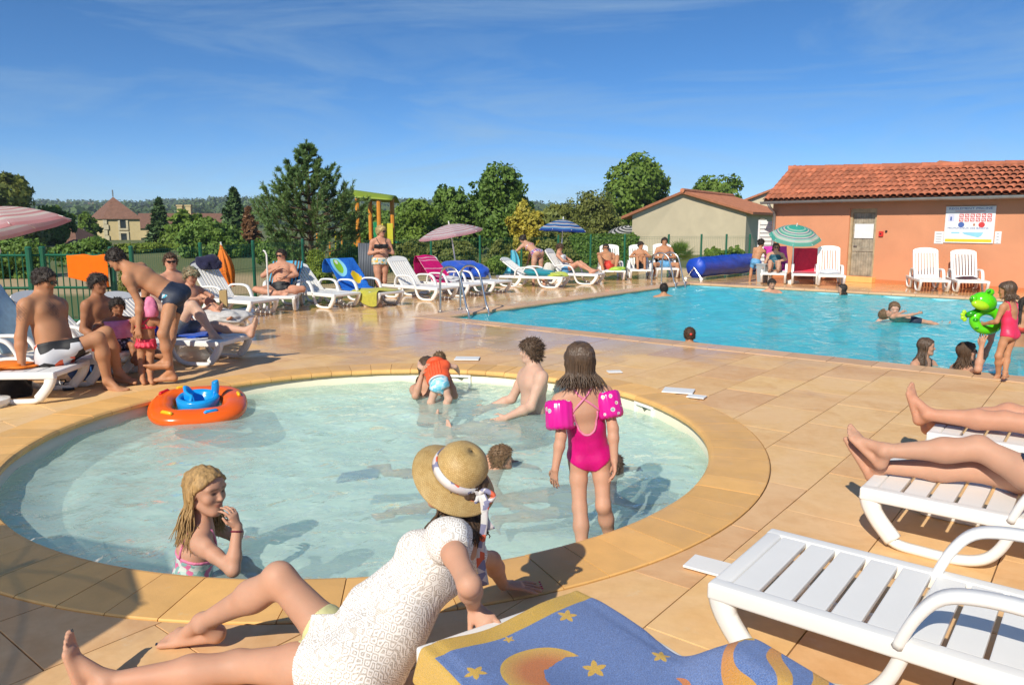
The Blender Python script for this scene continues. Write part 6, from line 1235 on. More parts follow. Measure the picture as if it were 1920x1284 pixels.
def person(label, st, kind, skin, pel, neck, yaw, yaw2=None, head=(None, 0, 0), LA=None, RA=None, LL=None, RL=None, h=0.009, hands=('relax', 'relax'), feet=(None, None), fat=1.0, belly=0.0, name='person', bust=None, toes=False, shrug=0.0, hand_n=(None, None), facepaint=True, froll=(0, 0), hoff=(0, 0, 0)):
    """pel / neck: world points; arms: (elbow, wrist); legs: (knee, ankle). Returns the body record"""
    h = h * (1.42 if h >= 0.0085 else 1.22 if h >= 0.007 else 1.12); B = BUILD[kind]; o = Body(); o.B, o.st = B, st; pel, neck = np.asarray(pel, float), np.asarray(neck, float); tl = B['torso'] * st; up = nrm(neck - pel); neck = pel + up * tl
    def side(y, ax): f = yawv(y); f = nrm(f - ax * (f @ ax)); return np.cross(f, ax), f           # right-hand side, front
    hs, hf = side(yaw, up); ss, sf = side(yaw if yaw2 is None else yaw2, up); o.up, o.hs, o.hf, o.ss, o.sf, o.pel, o.neck = up, hs, hf, ss, sf, pel, neck
    shw, hpw = B['sh'] * st * (fat if kind != 't' else 1), B['hip'] * st; shd = neck - up * (0.035 - shrug) * st
    o.sh = {s: shd + ss * shw * (1 if s == 'R' else -1) for s in 'LR'}; o.hip = {s: pel - up * 0.02 * st + hs * hpw * (1 if s == 'R' else -1) for s in 'LR'}
    ua, fa, th, sw = B['ua'] * st, B['fa'] * st, B['th'] * st, B['sw'] * st; o.el, o.wr, o.kn, o.an = {}, {}, {}, {}
    for s, A in (('L', LA), ('R', RA)):
        A = A or (Dv(*(ss * (1 if s == 'R' else -1) * 0.15 - up + sf * 0.05)), Dv(*(-up + sf * 0.25))); o.el[s] = joint(o.sh[s], A[0], ua); o.wr[s] = joint(o.el[s], A[1], fa)
    for s, A in (('L', LL), ('R', RL)):
        A = A or (Dv(0, 0, -1), Dv(0, 0, -1)); o.kn[s] = joint(o.hip[s], A[0], th); o.an[s] = joint(o.kn[s], A[1], sw)
    # head frame
    hy, hp, hr = head; hyv = yawv(hy if hy is not None else (yaw if yaw2 is None else yaw2)); fw = nrm(hyv * math.cos(R(hp)) + np.array([0, 0, 1]) * math.sin(R(hp))); hu = nrm(np.array([0, 0, 1.0]) - fw * fw[2]) if abs(fw[2]) < 0.95 else nrm(up - fw * (up @ fw))
    if hr == 'body': hu = nrm(up - fw * (up @ fw)) ; hr = 0
    hx = np.cross(fw, hu); hu = hu * math.cos(R(hr)) + hx * math.sin(R(hr)); hx = np.cross(fw, hu); HH = B['head'] * st; o.HH, o.fw, o.hu, o.hx = HH, fw, hu, hx
    o.hc = neck + up * 0.030 * st + hu * HH * 0.52 + fw * HH * 0.10 + np.array(hoff, float); hc = o.hc
    allp = [pel, neck, hc + hu * HH * 0.6, hc - hu * HH * .6] + list(o.sh.values()) + list(o.el.values()) + list(o.wr.values()) + list(o.kn.values()) + list(o.an.values()); pad = 0.17 * st + 0.02
    F_ = Field(np.min(allp, 0) - pad, np.max(allp, 0) + pad, h); o.F = F_
    T_ = F_.new(); w_ = lambda k: np.array(B[k]) * st * fat
    ch, wa, pe = w_('chest'), w_('waist'), w_('pel'); mid = pel + up * tl * 0.38; c1 = pel + up * tl * 0.70; c2 = pel + up * tl * 0.90; ms = nrm(hs + ss); mf = nrm(hf + sf); k = 0.030 * st
    poval(F_, T_, pel - up * 0.02 * st, pel + up * tl * 0.14, hs, hf, pe[0] * 0.92, pe[1] * 0.98, pe[0] * 0.94, pe[1] * 0.95, k); poval(F_, T_, pel + up * tl * 0.14, mid, ms, mf, pe[0] * 0.90, pe[1] * 0.92, wa[0], wa[1], k)
    poval(F_, T_, mid, c1, ms, mf, wa[0], wa[1], ch[0], ch[1], k); poval(F_, T_, c1, c2, ss, sf, ch[0], ch[1], ch[0] * 0.86, ch[1] * 0.78, k)
    for s, sg in (('L', -1), ('R', 1)):
        pcone(F_, T_, c2 + ss * sg * ch[0] * 0.35, o.sh[s] - up * 0.004 * st, ch[1] * 0.62, B['arm'][0] * st * fat * 1.10, 0.03 * st)
        pcone(F_, T_, neck + up * 0.015 * st, o.sh[s] + ss * sg * -0.02 * st, 0.022 * st, 0.020 * st * fat, 0.03 * st)                      # trapezius
        pell(F_, T_, pel - up * 0.035 * st + hs * sg * B['hip'] * st * 0.78 - hf * pe[1] * 0.42, hs, hf, up, (B['glut'] * st, B['glut'] * st * 0.95, B['glut'] * st * 1.05), 0.03 * st)
        if kind == 'm': pell(F_, T_, c1 + up * 0.02 * st + ss * sg * ch[0] * 0.42 + sf * ch[1] * 0.72, ss, sf, up, (ch[0] * 0.46, 0.022 * st, 0.034 * st), 0.025 * st)
        bs = B['bust'] if bust is None else bust
        if bs: pell(F_, T_, c1 + ss * sg * ch[0] * 0.46 + sf * ch[1] * 0.80, ss, sf, up, (bs * st * 1.0, bs * st, bs * st * 1.0), 0.02 * st)
    if belly: pell(F_, T_, pel + up * tl * 0.30 + mf * wa[1] * 0.45, ms, mf, up, (wa[0] * 0.85, wa[1] * (0.55 + belly), tl * 0.26), 0.05 * st)
    L_ = F_.new(); lg = np.array(B['leg']) * st * (1 + (fat - 1) * 0.8)
    for s, sg in (('L', -1), ('R', 1)):
        hp_, kn, an = o.hip[s], o.kn[s], o.an[s]; qq = np.array([hp_, kn, an]); G_ = F_; F_, sl_x = G_.sub(qq.min(0) - 0.16 * st - 0.02, qq.max(0) + 0.16 * st + 0.02); X = F_.new(); tf, kk = nrm(kn - hp_), 0.02 * st; top = hp_ + up * 0.005 * st
        pcone(F_, X, top, hp_ + tf * th * 0.45, lg[0], lg[0] * 0.84, kk); pcone(F_, X, hp_ + tf * th * 0.45, kn, lg[0] * 0.84, lg[1], kk); sn = nrm(an - kn); bend = nrm(np.cross(np.cross(tf, sn), tf)) if np.linalg.norm(np.cross(tf, sn)) > 0.05 else -hf
        fwd = -nrm(bend - sn * (bend @ sn)) if np.linalg.norm(bend) > 0 else hf
        if np.linalg.norm(np.cross(tf, sn)) <= 0.05: fwd = nrm(hf - sn * (hf @ sn)) if abs(hf @ sn) < 0.95 else nrm(np.cross(sn, hs))
        pcone(F_, X, kn, kn + sn * sw * 0.36, lg[1] * 0.96, lg[2], kk); pcone(F_, X, kn + sn * sw * 0.36 - fwd * lg[2] * 0.10, an, lg[2], lg[3], kk); pell(F_, X, kn + sn * sw * 0.27 - fwd * lg[2] * 0.42, np.cross(fwd, sn), fwd, sn, (lg[2] * 0.82, lg[2] * 0.72, sw * 0.24), kk); pell(F_, X, kn + fwd * lg[1] * 0.50, np.cross(fwd, sn), fwd, sn, (lg[1] * 0.60, lg[1] * 0.55, lg[1] * 0.72), kk)
        # foot: heel, sole, toes
        fd = feet[0 if s == 'L' else 1]; fd = nrm(np.asarray(fd, float)) if fd is not None else nrm(fwd - sn * 0.15); fz = -sn; fz = nrm(fz - fd * (fz @ fd)); fa_ = R(froll[0 if s == 'L' else 1]); fx = np.cross(fd, fz); fz = fz * math.cos(fa_) + fx * math.sin(fa_); fx = np.cross(fd, fz); fl = B['foot'] * st; dn = an - fz * 0.036 * st * (1 if kind != 't' else 1.3); r_ = fl * 0.13
        o_ = lambda f, d_, x_=0.0: dn + fd * fl * f - fz * fl * d_ + fx * fl * x_
        pcone(F_, X, an, o_(-0.13, 0.03), lg[3] * 1.02, r_ * 1.12, 0.012 * st); pcone(F_, X, an + fd * lg[3] * 0.3, o_(0.40, 0.03), lg[3] * 0.95, r_ * 0.85, 0.015 * st); poval(F_, X, o_(-0.12, 0.06), o_(0.58, 0.09), fx, fz, fl * 0.135, fl * 0.115, fl * 0.19, fl * 0.088, 0.010 * st); pell(F_, X, an + fx * lg[3] * 0.75, fx, fd, fz, (0.011 * st,) * 3, 0.010 * st); pell(F_, X, an - fx * lg[3] * 0.75, fx, fd, fz, (0.011 * st,) * 3, 0.010 * st)
        insd = -sg
        for i, (tx, tl_, tr) in enumerate(((0.13, 0.83, 0.058), (0.055, 0.82, 0.040), (-0.01, 0.78, 0.038), (-0.07, 0.73, 0.036), (-0.125, 0.66, 0.036))):
            tr = max(tr, 0.45 * h / fl) if toes else tr; b0_, b1_ = o_(0.55, 0.095, tx * insd * 0.92), o_(tl_ - 0.03, 0.105, tx * insd * 1.08); pcone(F_, X, b0_, b1_ + fz * fl * 0.012, fl * tr * 1.05, fl * tr, 0.0035 * st if toes else 0.008 * st)
            if i == 0: o.__dict__.setdefault('toe', {})[s] = (b1_, fd, fz, fx, fl)
        F_ = G_; L_[sl_x] = smin(L_[sl_x], X, 0.006)
    A_ = F_.new(); ar = np.array(B['arm']) * st * (1 + (fat - 1) * 0.7); o.hand = {}
    for s, sg in (('L', -1), ('R', 1)):
        a, e, w = o.sh[s], o.el[s], o.wr[s]; qq = np.array([a, e, w]); G_ = F_; F_, sl_x = G_.sub(qq.min(0) - 0.13 * st - 0.02, qq.max(0) + 0.13 * st + 0.02); X = F_.new(); d1, d2 = nrm(e - a), nrm(w - e); kk = 0.015 * st
        pcone(F_, X, a, a + d1 * ua * 0.45, ar[0] * 1.05, ar[0] * 0.95, kk); pcone(F_, X, a + d1 * ua * 0.45, e, ar[0] * 0.95, ar[1], kk); pcone(F_, X, e, e + d2 * fa * 0.3, ar[1] * 1.0, ar[2], kk); pcone(F_, X, e + d2 * fa * 0.3, w, ar[2], ar[3], kk); pell(F_, X, a + d1 * ua * 0.16 + ss * sg * ar[0] * 0.22, ss, sf, up, (ar[0] * 1.05, ar[0] * 1.1, ar[0] * 1.35), kk)
        # hand
        hd_ = hands[0 if s == 'L' else 1]; hdir = d2; curl = 0.35; spread = 0.10
        if isinstance(hd_, tuple): hdir = nrm(np.asarray(hd_[1], float)); curl = hd_[2] if len(hd_) > 2 else curl; spread = hd_[3] if len(hd_) > 3 else spread
        hn = hand_n[0 if s == 'L' else 1]; hn = np.asarray(hn, float) if hn is not None else -ss * sg           # palm normal
        hn = nrm(hn - hdir * (hn @ hdir)) if np.linalg.norm(np.cross(hn, hdir)) > 0.1 else nrm(np.cross(hdir, sf)); hx_ = np.cross(hdir, hn) * sg; hl = 0.108 * st * (1.0 if kind in 'mfw' else 0.95); pw = hl * 0.215
        # hx_ points to the thumb side
        if hx_ @ (sf + 1e-3) < 0 and hn_free(hand_n, s): hx_ = -hx_
        pm = w + hdir * hl * 0.30; poval(F_, X, w + hdir * hl * 0.05, w + hdir * hl * 0.42, hx_, hn, ar[3] * 1.05, ar[3] * 0.75, pw * 1.02, hl * 0.085, 0.008 * st); fr = max(hl * 0.052, h * 0.50)
        for i, (fx_, fl_) in enumerate(((0.80, 0.50), (0.28, 0.56), (-0.25, 0.52), (-0.74, 0.42))):
            kn_ = w + hdir * hl * (0.43 if i in (1, 2) else 0.40) + hx_ * pw * fx_; d_ = nrm(hdir + hx_ * fx_ * spread); p = kn_; ang = 0.0
            for seg, sl_ in enumerate((0.44, 0.31, 0.25)):
                ang += curl * (0.8, 1.0, 0.7)[seg]; dd = d_ * math.cos(ang) + hn * math.sin(ang); q = p + dd * hl * fl_ * sl_; pcone(F_, X, p, q, fr * (1.0, 0.93, 0.86)[seg], fr * (0.93, 0.86, 0.76)[seg], 0.0025 * st); p = q
            if i == 1: o.hand[s] = (w, w + hdir * hl * 0.4, p, hdir, hn, hx_, hl)
        t0 = w + hdir * hl * 0.12 + hx_ * pw * 0.75; t1 = t0 + nrm(hdir * 0.72 + hx_ * 0.62 + hn * 0.25) * hl * 0.24; t2 = t1 + nrm(hdir * 0.92 + hx_ * 0.22 + hn * 0.30) * hl * 0.21; pcone(F_, X, t0, t1, fr * 1.25, fr * 1.05, 0.006 * st); pcone(F_, X, t1, t2, fr * 1.05, fr * 0.85, 0.003 * st)
        F_ = G_; A_[sl_x] = smin(A_[sl_x], X, 0.004)
    # head and face
    H_ = F_.new(); hw = HH * (0.335 if kind in 'mfw' else 0.36); q = lambda x, y, z: hc + hx * HH * x + fw * HH * y + hu * HH * z; kk = 0.06 * HH; o.q = q
    pell(F_, H_, q(0, -0.06, 0.13), hx, fw, hu, (HH * 0.335, HH * 0.405, HH * 0.365), kk); poval(F_, H_, q(0, 0.10, 0.10), q(0, 0.16, -0.30), hx, fw, HH * 0.30, HH * 0.24, HH * 0.205, HH * 0.19, 0.12 * HH); pell(F_, H_, q(0, 0.285, -0.405), hx, fw, hu, (HH * 0.105, HH * 0.085, HH * 0.085), 0.09 * HH); pell(F_, H_, q(0, 0.30, 0.11), hx, fw, hu, (HH * 0.23, HH * 0.05, HH * 0.06), 0.08 * HH)
    for sg in (-1, 1):
        pell(F_, H_, q(0.17 * sg, 0.235, -0.11), hx, fw, hu, (HH * 0.10, HH * 0.085, HH * 0.095), 0.09 * HH); pcone(F_, H_, q(0.25 * sg, -0.05, -0.22), q(0.10 * sg, 0.25, -0.40), HH * 0.075, HH * 0.06, 0.10 * HH)
        carve(F_, H_, q(0.135 * sg, 0.375, 0.015), hx, fw, hu, (HH * 0.085, HH * 0.06, HH * 0.05), 0.05 * HH); pell(F_, H_, q(0.135 * sg, 0.285, 0.012), hx, fw, hu, (HH * 0.062, HH * 0.052, HH * 0.045), 0.02 * HH)
        pell(F_, H_, q(0.345 * sg, -0.03, -0.03), nrm(hx + fw * 0.35 * sg), nrm(fw - hx * 0.35 * sg), hu, (HH * 0.028, HH * 0.075, HH * 0.125), 0.02 * HH)
    ns = 1.0 if kind in 'mfw' else 0.72; pcone(F_, H_, q(0, 0.33, 0.04), q(0, 0.335 + 0.10 * ns, -0.115), HH * 0.028, HH * 0.046 * (0.8 + 0.2 * ns), 0.04 * HH); pell(F_, H_, q(0, 0.36, -0.13), hx, fw, hu, (HH * 0.075, HH * 0.05, HH * 0.035), 0.03 * HH); pell(F_, H_, q(0, 0.335, -0.225), hx, fw, hu, (HH * 0.105, HH * 0.045, HH * 0.024), 0.025 * HH); pell(F_, H_, q(0, 0.325, -0.272), hx, fw, hu, (HH * 0.09, HH * 0.045, HH * 0.028), 0.02 * HH)
    nk = B['neck'] * st * (0.6 + 0.4 * fat); pcone(F_, H_, neck - up * 0.03 * st - sf * 0.006 * st, q(0, -0.10, -0.20), nk * 1.12, nk, 0.02 * st); TH = smin(T_, H_, 0.022 * st)
    TL = smin(T_, L_, 0.022 * st); o.T, o.L, o.A, o.TL, o.TH = T_, L_, A_, TL, smin(TL, H_, 0.02 * st); D = smin(TL, TH, 0.002); D = smin(D, A_, 0.020 * st); o.D = D; o.head_d = H_
    V, Q = surface(F_, D); V = relax(V, Q, 1, 0.4); o.base = np.array([pel[0], pel[1], min(V[:, 2].min(), 10)])
    root = thing(name, label, 'person' if kind in 'mfw' else 'child', o.base); o.root = root; me = npmesh('body', V - o.base, Q); o.V = V
    paint = np.zeros((len(V), 4), np.float32)
    if facepaint:
        d = V - hc; X = d @ hx / HH; Y = d @ fw / HH; Z = d @ hu / HH; fr_ = (Y > 0.15) & (np.abs(Z) < 0.5)
        def blob(cx, cz, rx, rz, col, al, soft=1.4):
            k = np.sqrt(((np.abs(X) - cx) / rx) ** 2 + ((Z - cz) / rz) ** 2); a = np.clip((soft - k) / (soft - 0.8), 0, 1) * al * fr_; paint[:, :3] = np.where((a > paint[:, 3])[:, None], col, paint[:, :3]); paint[:, 3] = np.maximum(paint[:, 3], a)
        sk = np.array(SK[skin]); blob(0.0, -0.245, 0.10, 0.040, sk * [0.85, 0.50, 0.50], 0.8); blob(0.14, 0.10, 0.085, 0.018, sk * 0.28, 0.75); blob(0.135, 0.012, 0.055, 0.020, (0.62, 0.60, 0.58), 0.0); blob(0.135, 0.014, 0.060, 0.026, (0.06, 0.035, 0.025), 0.92, 1.3)
    o.paint = paint; o.me = me
    mk('body', me, skin_mat(skin, SK[skin]), root); return o
def hn_free(hand_n, s): return hand_n[0 if s == 'L' else 1] is None
def finish(o):
    at_ = o.me.attributes.new('paint', 'FLOAT_COLOR', 'POINT'); at_.data.foreach_set('color', o.paint.ravel()); o.D = o.T = o.L = o.A = o.TL = o.TH = o.head_d = o.F = None
# ------------------------------------------------------------------ clothes and hair grown over the body
def tl_coords(o, P):
    d = P - o.pel; return d @ o.up, d @ nrm(o.hs + o.ss), d @ nrm(o.hf + o.sf)
def shell(o, name, base, region, off, mat, pad=None, it=2):
    """cloth: everything of the field within `off` of the skin and inside the region function (negative inside)"""
    F_ = o.F; m = np.argwhere(base < off + 3 * F_.h); 
    if len(m) == 0: return None
    a, b = m.min(0), m.max(0) + 1; sl = tuple(slice(int(x), int(y)) for x, y in zip(a, b)); P = F_.pts(sl); o._sl = sl; D = np.maximum(base[sl] - off, region(P).astype(np.float32)); sub = Body(); sub.lo = F_.lo + F_.h * a; sub.h = F_.h
    D = np.pad(D, 1, constant_values=0.1); sub.lo = sub.lo - F_.h
    V, Q = surface(sub, D)
    if len(V) == 0: return None
    V = relax(V, Q, it, 0.5); return mk(name, npmesh(name, V - o.base, Q), mat, o.root)
def briefs(o, mat, top=0.085, cut=0.55, crotch=-0.075, off=0.004, name='swim_briefs'):
    st = o.st
    def reg(P):
        s, x, y = tl_coords(o, P); return np.maximum(np.maximum(s - top * st, (crotch * st + cut * np.maximum(np.abs(x) - 0.014 * st, 0)) - s) * 0.7, np.sqrt(((P - o.pel) ** 2).sum(-1)) - 0.135 * st)
    return shell(o, name, o.TL, reg, off, mat)
def trunks(o, mat, top=0.075, leg=0.45, off=0.012, name='swim_trunks', flare=0.0):
    st = o.st
    def reg(P):
        s, x, y = tl_coords(o, P); r = s - top * st; lo = None
        for k in 'LR':
            ax = o.kn[k] - o.hip[k]; L = np.linalg.norm(ax); t = (P - o.hip[k]) @ (ax / L); dist = np.sqrt(np.maximum(0, ((P - o.hip[k]) ** 2).sum(-1) - t * t)); v = np.maximum(t - leg * L, dist - 0.13 * st); lo = v if lo is None else np.minimum(lo, v)
        tor = np.maximum(-s - 0.09 * st, 0); lo = np.minimum(lo, np.maximum(-0.03 * st - s, np.sqrt(((P - o.pel) ** 2).sum(-1)) - 0.125 * st)); return np.maximum(r, lo)
    return shell(o, name, o.TL, reg, off, mat)
def band(o, mat, s0, s1, off=0.005, name='bikini_top', front=False, base=None):
    st = o.st
    def reg(P):
        s, x, y = tl_coords(o, P); return np.maximum(s - s1 * st, s0 * st - s)
    return shell(o, name, o.T if base is None else base, reg, off, mat)
def surf_path(o, pts, off=0.004, base=None):
    """drop points onto the skin along the field gradient"""
    D = o.D if base is None else base; F_ = o.F; out = []
    def val(p): i = np.clip(np.round((p - F_.lo) / F_.h).astype(int), 1, F_.n - 2); return D[tuple(i)], np.array([D[i[0] + 1, i[1], i[2]] - D[i[0] - 1, i[1], i[2]], D[i[0], i[1] + 1, i[2]] - D[i[0], i[1] - 1, i[2]], D[i[0], i[1], i[2] + 1] - D[i[0], i[1], i[2] - 1]])
    for p in pts:
        p = np.asarray(p, float)
        for _ in range(5): d, g_ = val(p); p = p - nrm(g_) * (d - off)
        out.append(p)
    return out
def strapline(o, pts, w, mat, name='strap', base=None, n=10):
    f = poly(pts); P = surf_path(o, [f(t) for t in np.linspace(0, 1, n)], 0.003, base); mb = MB(); mb.tube([p - o.base for p in P], w, 6); return mb.build(name, mat, o.root, smooth=True)
def onbody(o, s, x, y): return o.pel + o.up * s * o.st + nrm(o.hs + o.ss) * x * o.st + nrm(o.hf + o.sf) * y * o.st
def hair_mat(name, col, streak=1.0, gloss=0.62):
    if name in MATS: return MATS[name]
    m, nt, b, out = new_mat(name); n = noise(nt, coords(nt, 'Object', (60, 60, 8)), 1.0, 4, 0.7, 0.3); c = mixc(nt, rng(nt, n, 0.3, 0.7), tuple(x * (1 - 0.55 * streak) for x in col), tuple(min(1, x * (1 + 0.5 * streak)) for x in col)); nt.links.new(c, b.inputs['Base Color']); b.inputs['Roughness'].default_value = gloss; b.inputs['Specular IOR Level'].default_value = 0.45; bump(nt, b, n, 0.7, 0.008); MATS[name] = m; return m
def hair(o, mat, length=0.0, top=0.045, line=0.20, back=-0.30, side=-0.02, seed=1, strands=0, wave=0.0, sr=0.007, ends=None, bulk=0.0, fringe=0.0, tufts=700):
    """scalp cap with an uneven skin plus optional long locks"""
    F_, HH, q = o.F, o.HH, o.q; r = np.random.default_rng(seed); ks = r.normal(0, 1, (10, 3)) * 26 / HH * 0.22; ph = r.uniform(0, 6.28, 10)
    def reg(P):
        d = P - o.hc; X = d @ o.hx / HH; Y = d @ o.fw / HH; Z = d @ o.hu / HH
        fr_ = line - fringe * 0.25; low = np.where(Y > 0.05, np.interp(np.clip(Y, 0.05, 0.45), [0.05, 0.22, 0.30, 0.45], [side + 0.02, side + 0.16, fr_, fr_ + 0.03]), np.interp(np.clip(Y, -0.5, 0.05), [-0.5, -0.15, 0.05], [back, back + 0.04, side]))
        n = np.sin(P @ ks.T.astype(np.float32) + ph).sum(-1) * 0.010; return (low + n - Z) * HH
    def cap(P):
        d = P - o.hc; return None
    off = max(top * HH, 0.85 * F_.h) + bulk * HH; base = o.head_d
    m = np.argwhere(base < off + 3 * F_.h); a, b = m.min(0), m.max(0) + 1; sl = tuple(slice(int(x), int(y)) for x, y in zip(a, b)); P = F_.pts(sl); n = (np.sin(P @ (ks * 1.6).T.astype(np.float32) + ph).sum(-1) * 0.06 + np.sin(P @ (ks * 4.5).T.astype(np.float32) + ph).sum(-1) * 0.10) * off
    D = np.maximum(base[sl] - off - n, reg(P).astype(np.float32)); D = np.pad(D, 1, constant_values=0.1); sub = Body(); sub.lo = F_.lo + F_.h * (a - 1); sub.h = F_.h; V, Q = surface(sub, D); V = relax(V, Q, 1, 0.4); hr = mk('hair', npmesh('hair', V - o.base, Q), mat, o.root)
    if tufts and strands < 45:
        # short clumps break up the skin of the cap
        me_ = hr.data; nV = len(me_.vertices); nr_ = np.zeros(nV * 3, np.float32); me_.vertices.foreach_get('normal', nr_); nr_ = nr_.reshape(-1, 3); k = r.integers(0, nV, tufts); c = (V - o.base)[k]; nn = nr_[k]; dd = c - (o.hc - o.base); ok = (dd @ o.hu) > (back - 0.02) * HH; c, nn = c[ok], nn[ok]; m = len(c)
        fl = -o.fw * 0.75 + np.array([0, 0, -0.35]); fl = np.where(((c - (o.hc - o.base)) @ o.fw > 0.16 * HH)[:, None], o.fw * 0.35 - o.hu * 0.8, fl) ; d = nn * 0.55 + fl * 0.9 + r.normal(0, 0.35, (m, 3)); d /= np.linalg.norm(d, axis=1)[:, None]; L = (HH * (0.06 + 1.3 * top) * r.uniform(0.5, 1.3, m))[:, None]; w_ = HH * 0.020 * r.uniform(0.6, 1.4, m)[:, None]; sx = np.cross(d, nn); sx /= np.linalg.norm(sx, axis=1)[:, None] + 1e-9; b0 = c - nn * 0.3 * w_
        TV = np.stack([b0 - sx * w_, b0 + sx * w_, b0 + nn * w_ * 1.2, c + d * L], 1).reshape(-1, 3); i4 = np.arange(m)[:, None] * 4; TQ = np.concatenate([i4 + [0, 1, 3], i4 + [1, 2, 3], i4 + [2, 0, 3]]); tag(mk('hair_tufts', npmesh('hair_tufts', TV, TQ, False), mat, hr), kind='stuff')
    if strands:
        mb = MB()
        for i in range(strands):
            a = r.uniform(-1, 1); ang = math.pi + a * 1.75 if True else 0; x, y = math.sin(ang) * 0.335, math.cos(ang) * 0.37; x *= r.uniform(0.85, 1.04); y *= r.uniform(0.85, 1.02); top_ = q(x * 0.5, y * 0.5 - 0.04, 0.47 - 0.04 * r.random()); mid_ = q(x * 1.08, y * 1.05 - 0.05, 0.12); lowp = q(x * 1.08, y * 0.98 - 0.06, -0.24); L = length * r.uniform(0.8, 1.08); dr = np.array([0, 0, -1.0]) * L; spread = (o.hx * x * 0.4 + o.fw * y * 0.2) * HH + r.normal(0, 0.10, 3) * HH * [1, 1, 0.3]
            if ends is not None: dr = np.asarray(ends, float) * L
            e1 = lowp + dr * 0.5 + spread * 0.6; e2 = lowp + dr + spread * 1.1; pts = curve_pts([top_, mid_, lowp, e1, e2], 4); out = []
            for j, p in enumerate(pts):
                p = np.array(p) + (o.hx * math.sin(j * 0.9 + i) + o.fw * math.cos(j * 1.1 + i * 2)) * wave * HH * min(1, j / 10)
                idx = np.round((p - F_.lo) / F_.h).astype(int)
                if (idx > 1).all() and (idx < F_.n - 2).all():
                    for _ in range(3):
                        idx = np.clip(np.round((p - F_.lo) / F_.h).astype(int), 1, F_.n - 2); dv = o.D[tuple(idx)]
                        if dv < sr * 0.8:
                            g_ = np.array([o.D[idx[0] + 1, idx[1], idx[2]] - o.D[idx[0] - 1, idx[1], idx[2]], o.D[idx[0], idx[1] + 1, idx[2]] - o.D[idx[0], idx[1] - 1, idx[2]], o.D[idx[0], idx[1], idx[2] + 1] - o.D[idx[0], idx[1], idx[2] - 1]]); p = p + nrm(g_) * (sr * 0.9 - dv)
                out.append(p - o.base)
            k = len(out); mb.tube(out, [sr * (0.5 + 0.6 * math.sin(math.pi * min(1, 0.15 + 0.85 * j / k))) * (1 - 0.65 * (j / k) ** 3) for j in range(k)], 4)
        tag(mb.build('hair_locks', mat, hr, smooth=True), kind='stuff')
    return hr
MT_SHADES = M('black_lens', (0.008, 0.008, 0.01), 0.08, 0.05)
def shades(o, mat=None):
    q = o.q; mb = MB()
    for s in (-1, 1):
        c = q(0.135 * s, 0.40, 0.02) - o.base; mb.add([c + o.hx * o.HH * 0.115 * math.cos(t) + o.hu * o.HH * 0.085 * math.sin(t) * (1 if math.sin(t) < 0 else 0.75) - o.fw * o.HH * 0.05 * abs(math.cos(t)) * (1 if math.cos(t) * s > 0 else 0) + o.fw * dz for dz in (0.0, 0.006) for t in np.linspace(0, 2 * math.pi, 14, endpoint=False)], [tuple(range(13, -1, -1)), tuple(range(14, 28))] + [(i, (i + 1) % 14, 14 + (i + 1) % 14, 14 + i) for i in range(14)])
        mb.tube([q(0.25 * s, 0.36, 0.05) - o.base, q(0.345 * s, 0.12, 0.05) - o.base, q(0.35 * s, -0.06, 0.02) - o.base], 0.012 * o.HH * 1.4, 5)
    mb.tube([q(-0.05, 0.42, 0.05) - o.base, q(0.05, 0.42, 0.05) - o.base], 0.02 * o.HH, 5); return mb.build('sunglasses', mat or MT_SHADES, o.root)
# ================================================================== the bathers
H_DARK = hair_mat('hair_dark', (0.028, 0.019, 0.014), 0.6); H_BROWN = hair_mat('hair_brown', (0.075, 0.042, 0.022), 0.7); H_LBROWN = hair_mat('hair_light_brown', (0.17, 0.10, 0.05), 0.7); H_BLOND = hair_mat('hair_blond', (0.36, 0.22, 0.085), 0.85); H_WET = hair_mat('hair_wet', (0.095, 0.06, 0.038), 0.7, 0.36)
def cl(name, col, var=0.15, sc=20, rough=0.6): return M('cloth_' + name, col, rough, var, sc, 0.15, 90)
C_BLACK = cl('black', (0.012, 0.012, 0.014)); C_NAVY = cl('navy', (0.018, 0.026, 0.05)); C_FUCH = cl('fuchsia', (0.58, 0.0, 0.17), 0.08, 20, 0.45); C_CORAL = cl('coral', (0.72, 0.045, 0.09)); C_ROSE = cl('rose', (0.68, 0.03, 0.10), 0.08, 20, 0.45); C_RED = cl('red', (0.62, 0.05, 0.03)); C_TEAL = cl('teal', (0.01, 0.09, 0.13)); C_BLUE = cl('skyblue', (0.10, 0.30, 0.52)); C_WHITE = cl('white', (0.66, 0.66, 0.68)); C_PINK = cl('pink', (0.70, 0.20, 0.34)); C_ORANGE = cl('orange_red', (0.75, 0.10, 0.03)); C_GREY = cl('grey', (0.12, 0.14, 0.17))
def print_mat(name, cols, scale=30, rough=0.6):
    m, nt, b, out = new_mat('print_' + name); v = N(nt, 'TexVoronoi', Scale=scale); nt.links.new(coords(nt), v.inputs['Vector']); sx = N(nt, 'SeparateColor'); nt.links.new(v.outputs['Color'], sx.inputs[0]); c = mixc(nt, 0.0, cols[0], cols[0])
    for i, k in enumerate(cols[1:]): c = mixc(nt, mth(nt, 'GREATER_THAN', sx.outputs[0], (i + 1) / len(cols)), c, k)
    nt.links.new(c, b.inputs['Base Color']); b.inputs['Roughness'].default_value = rough; return m
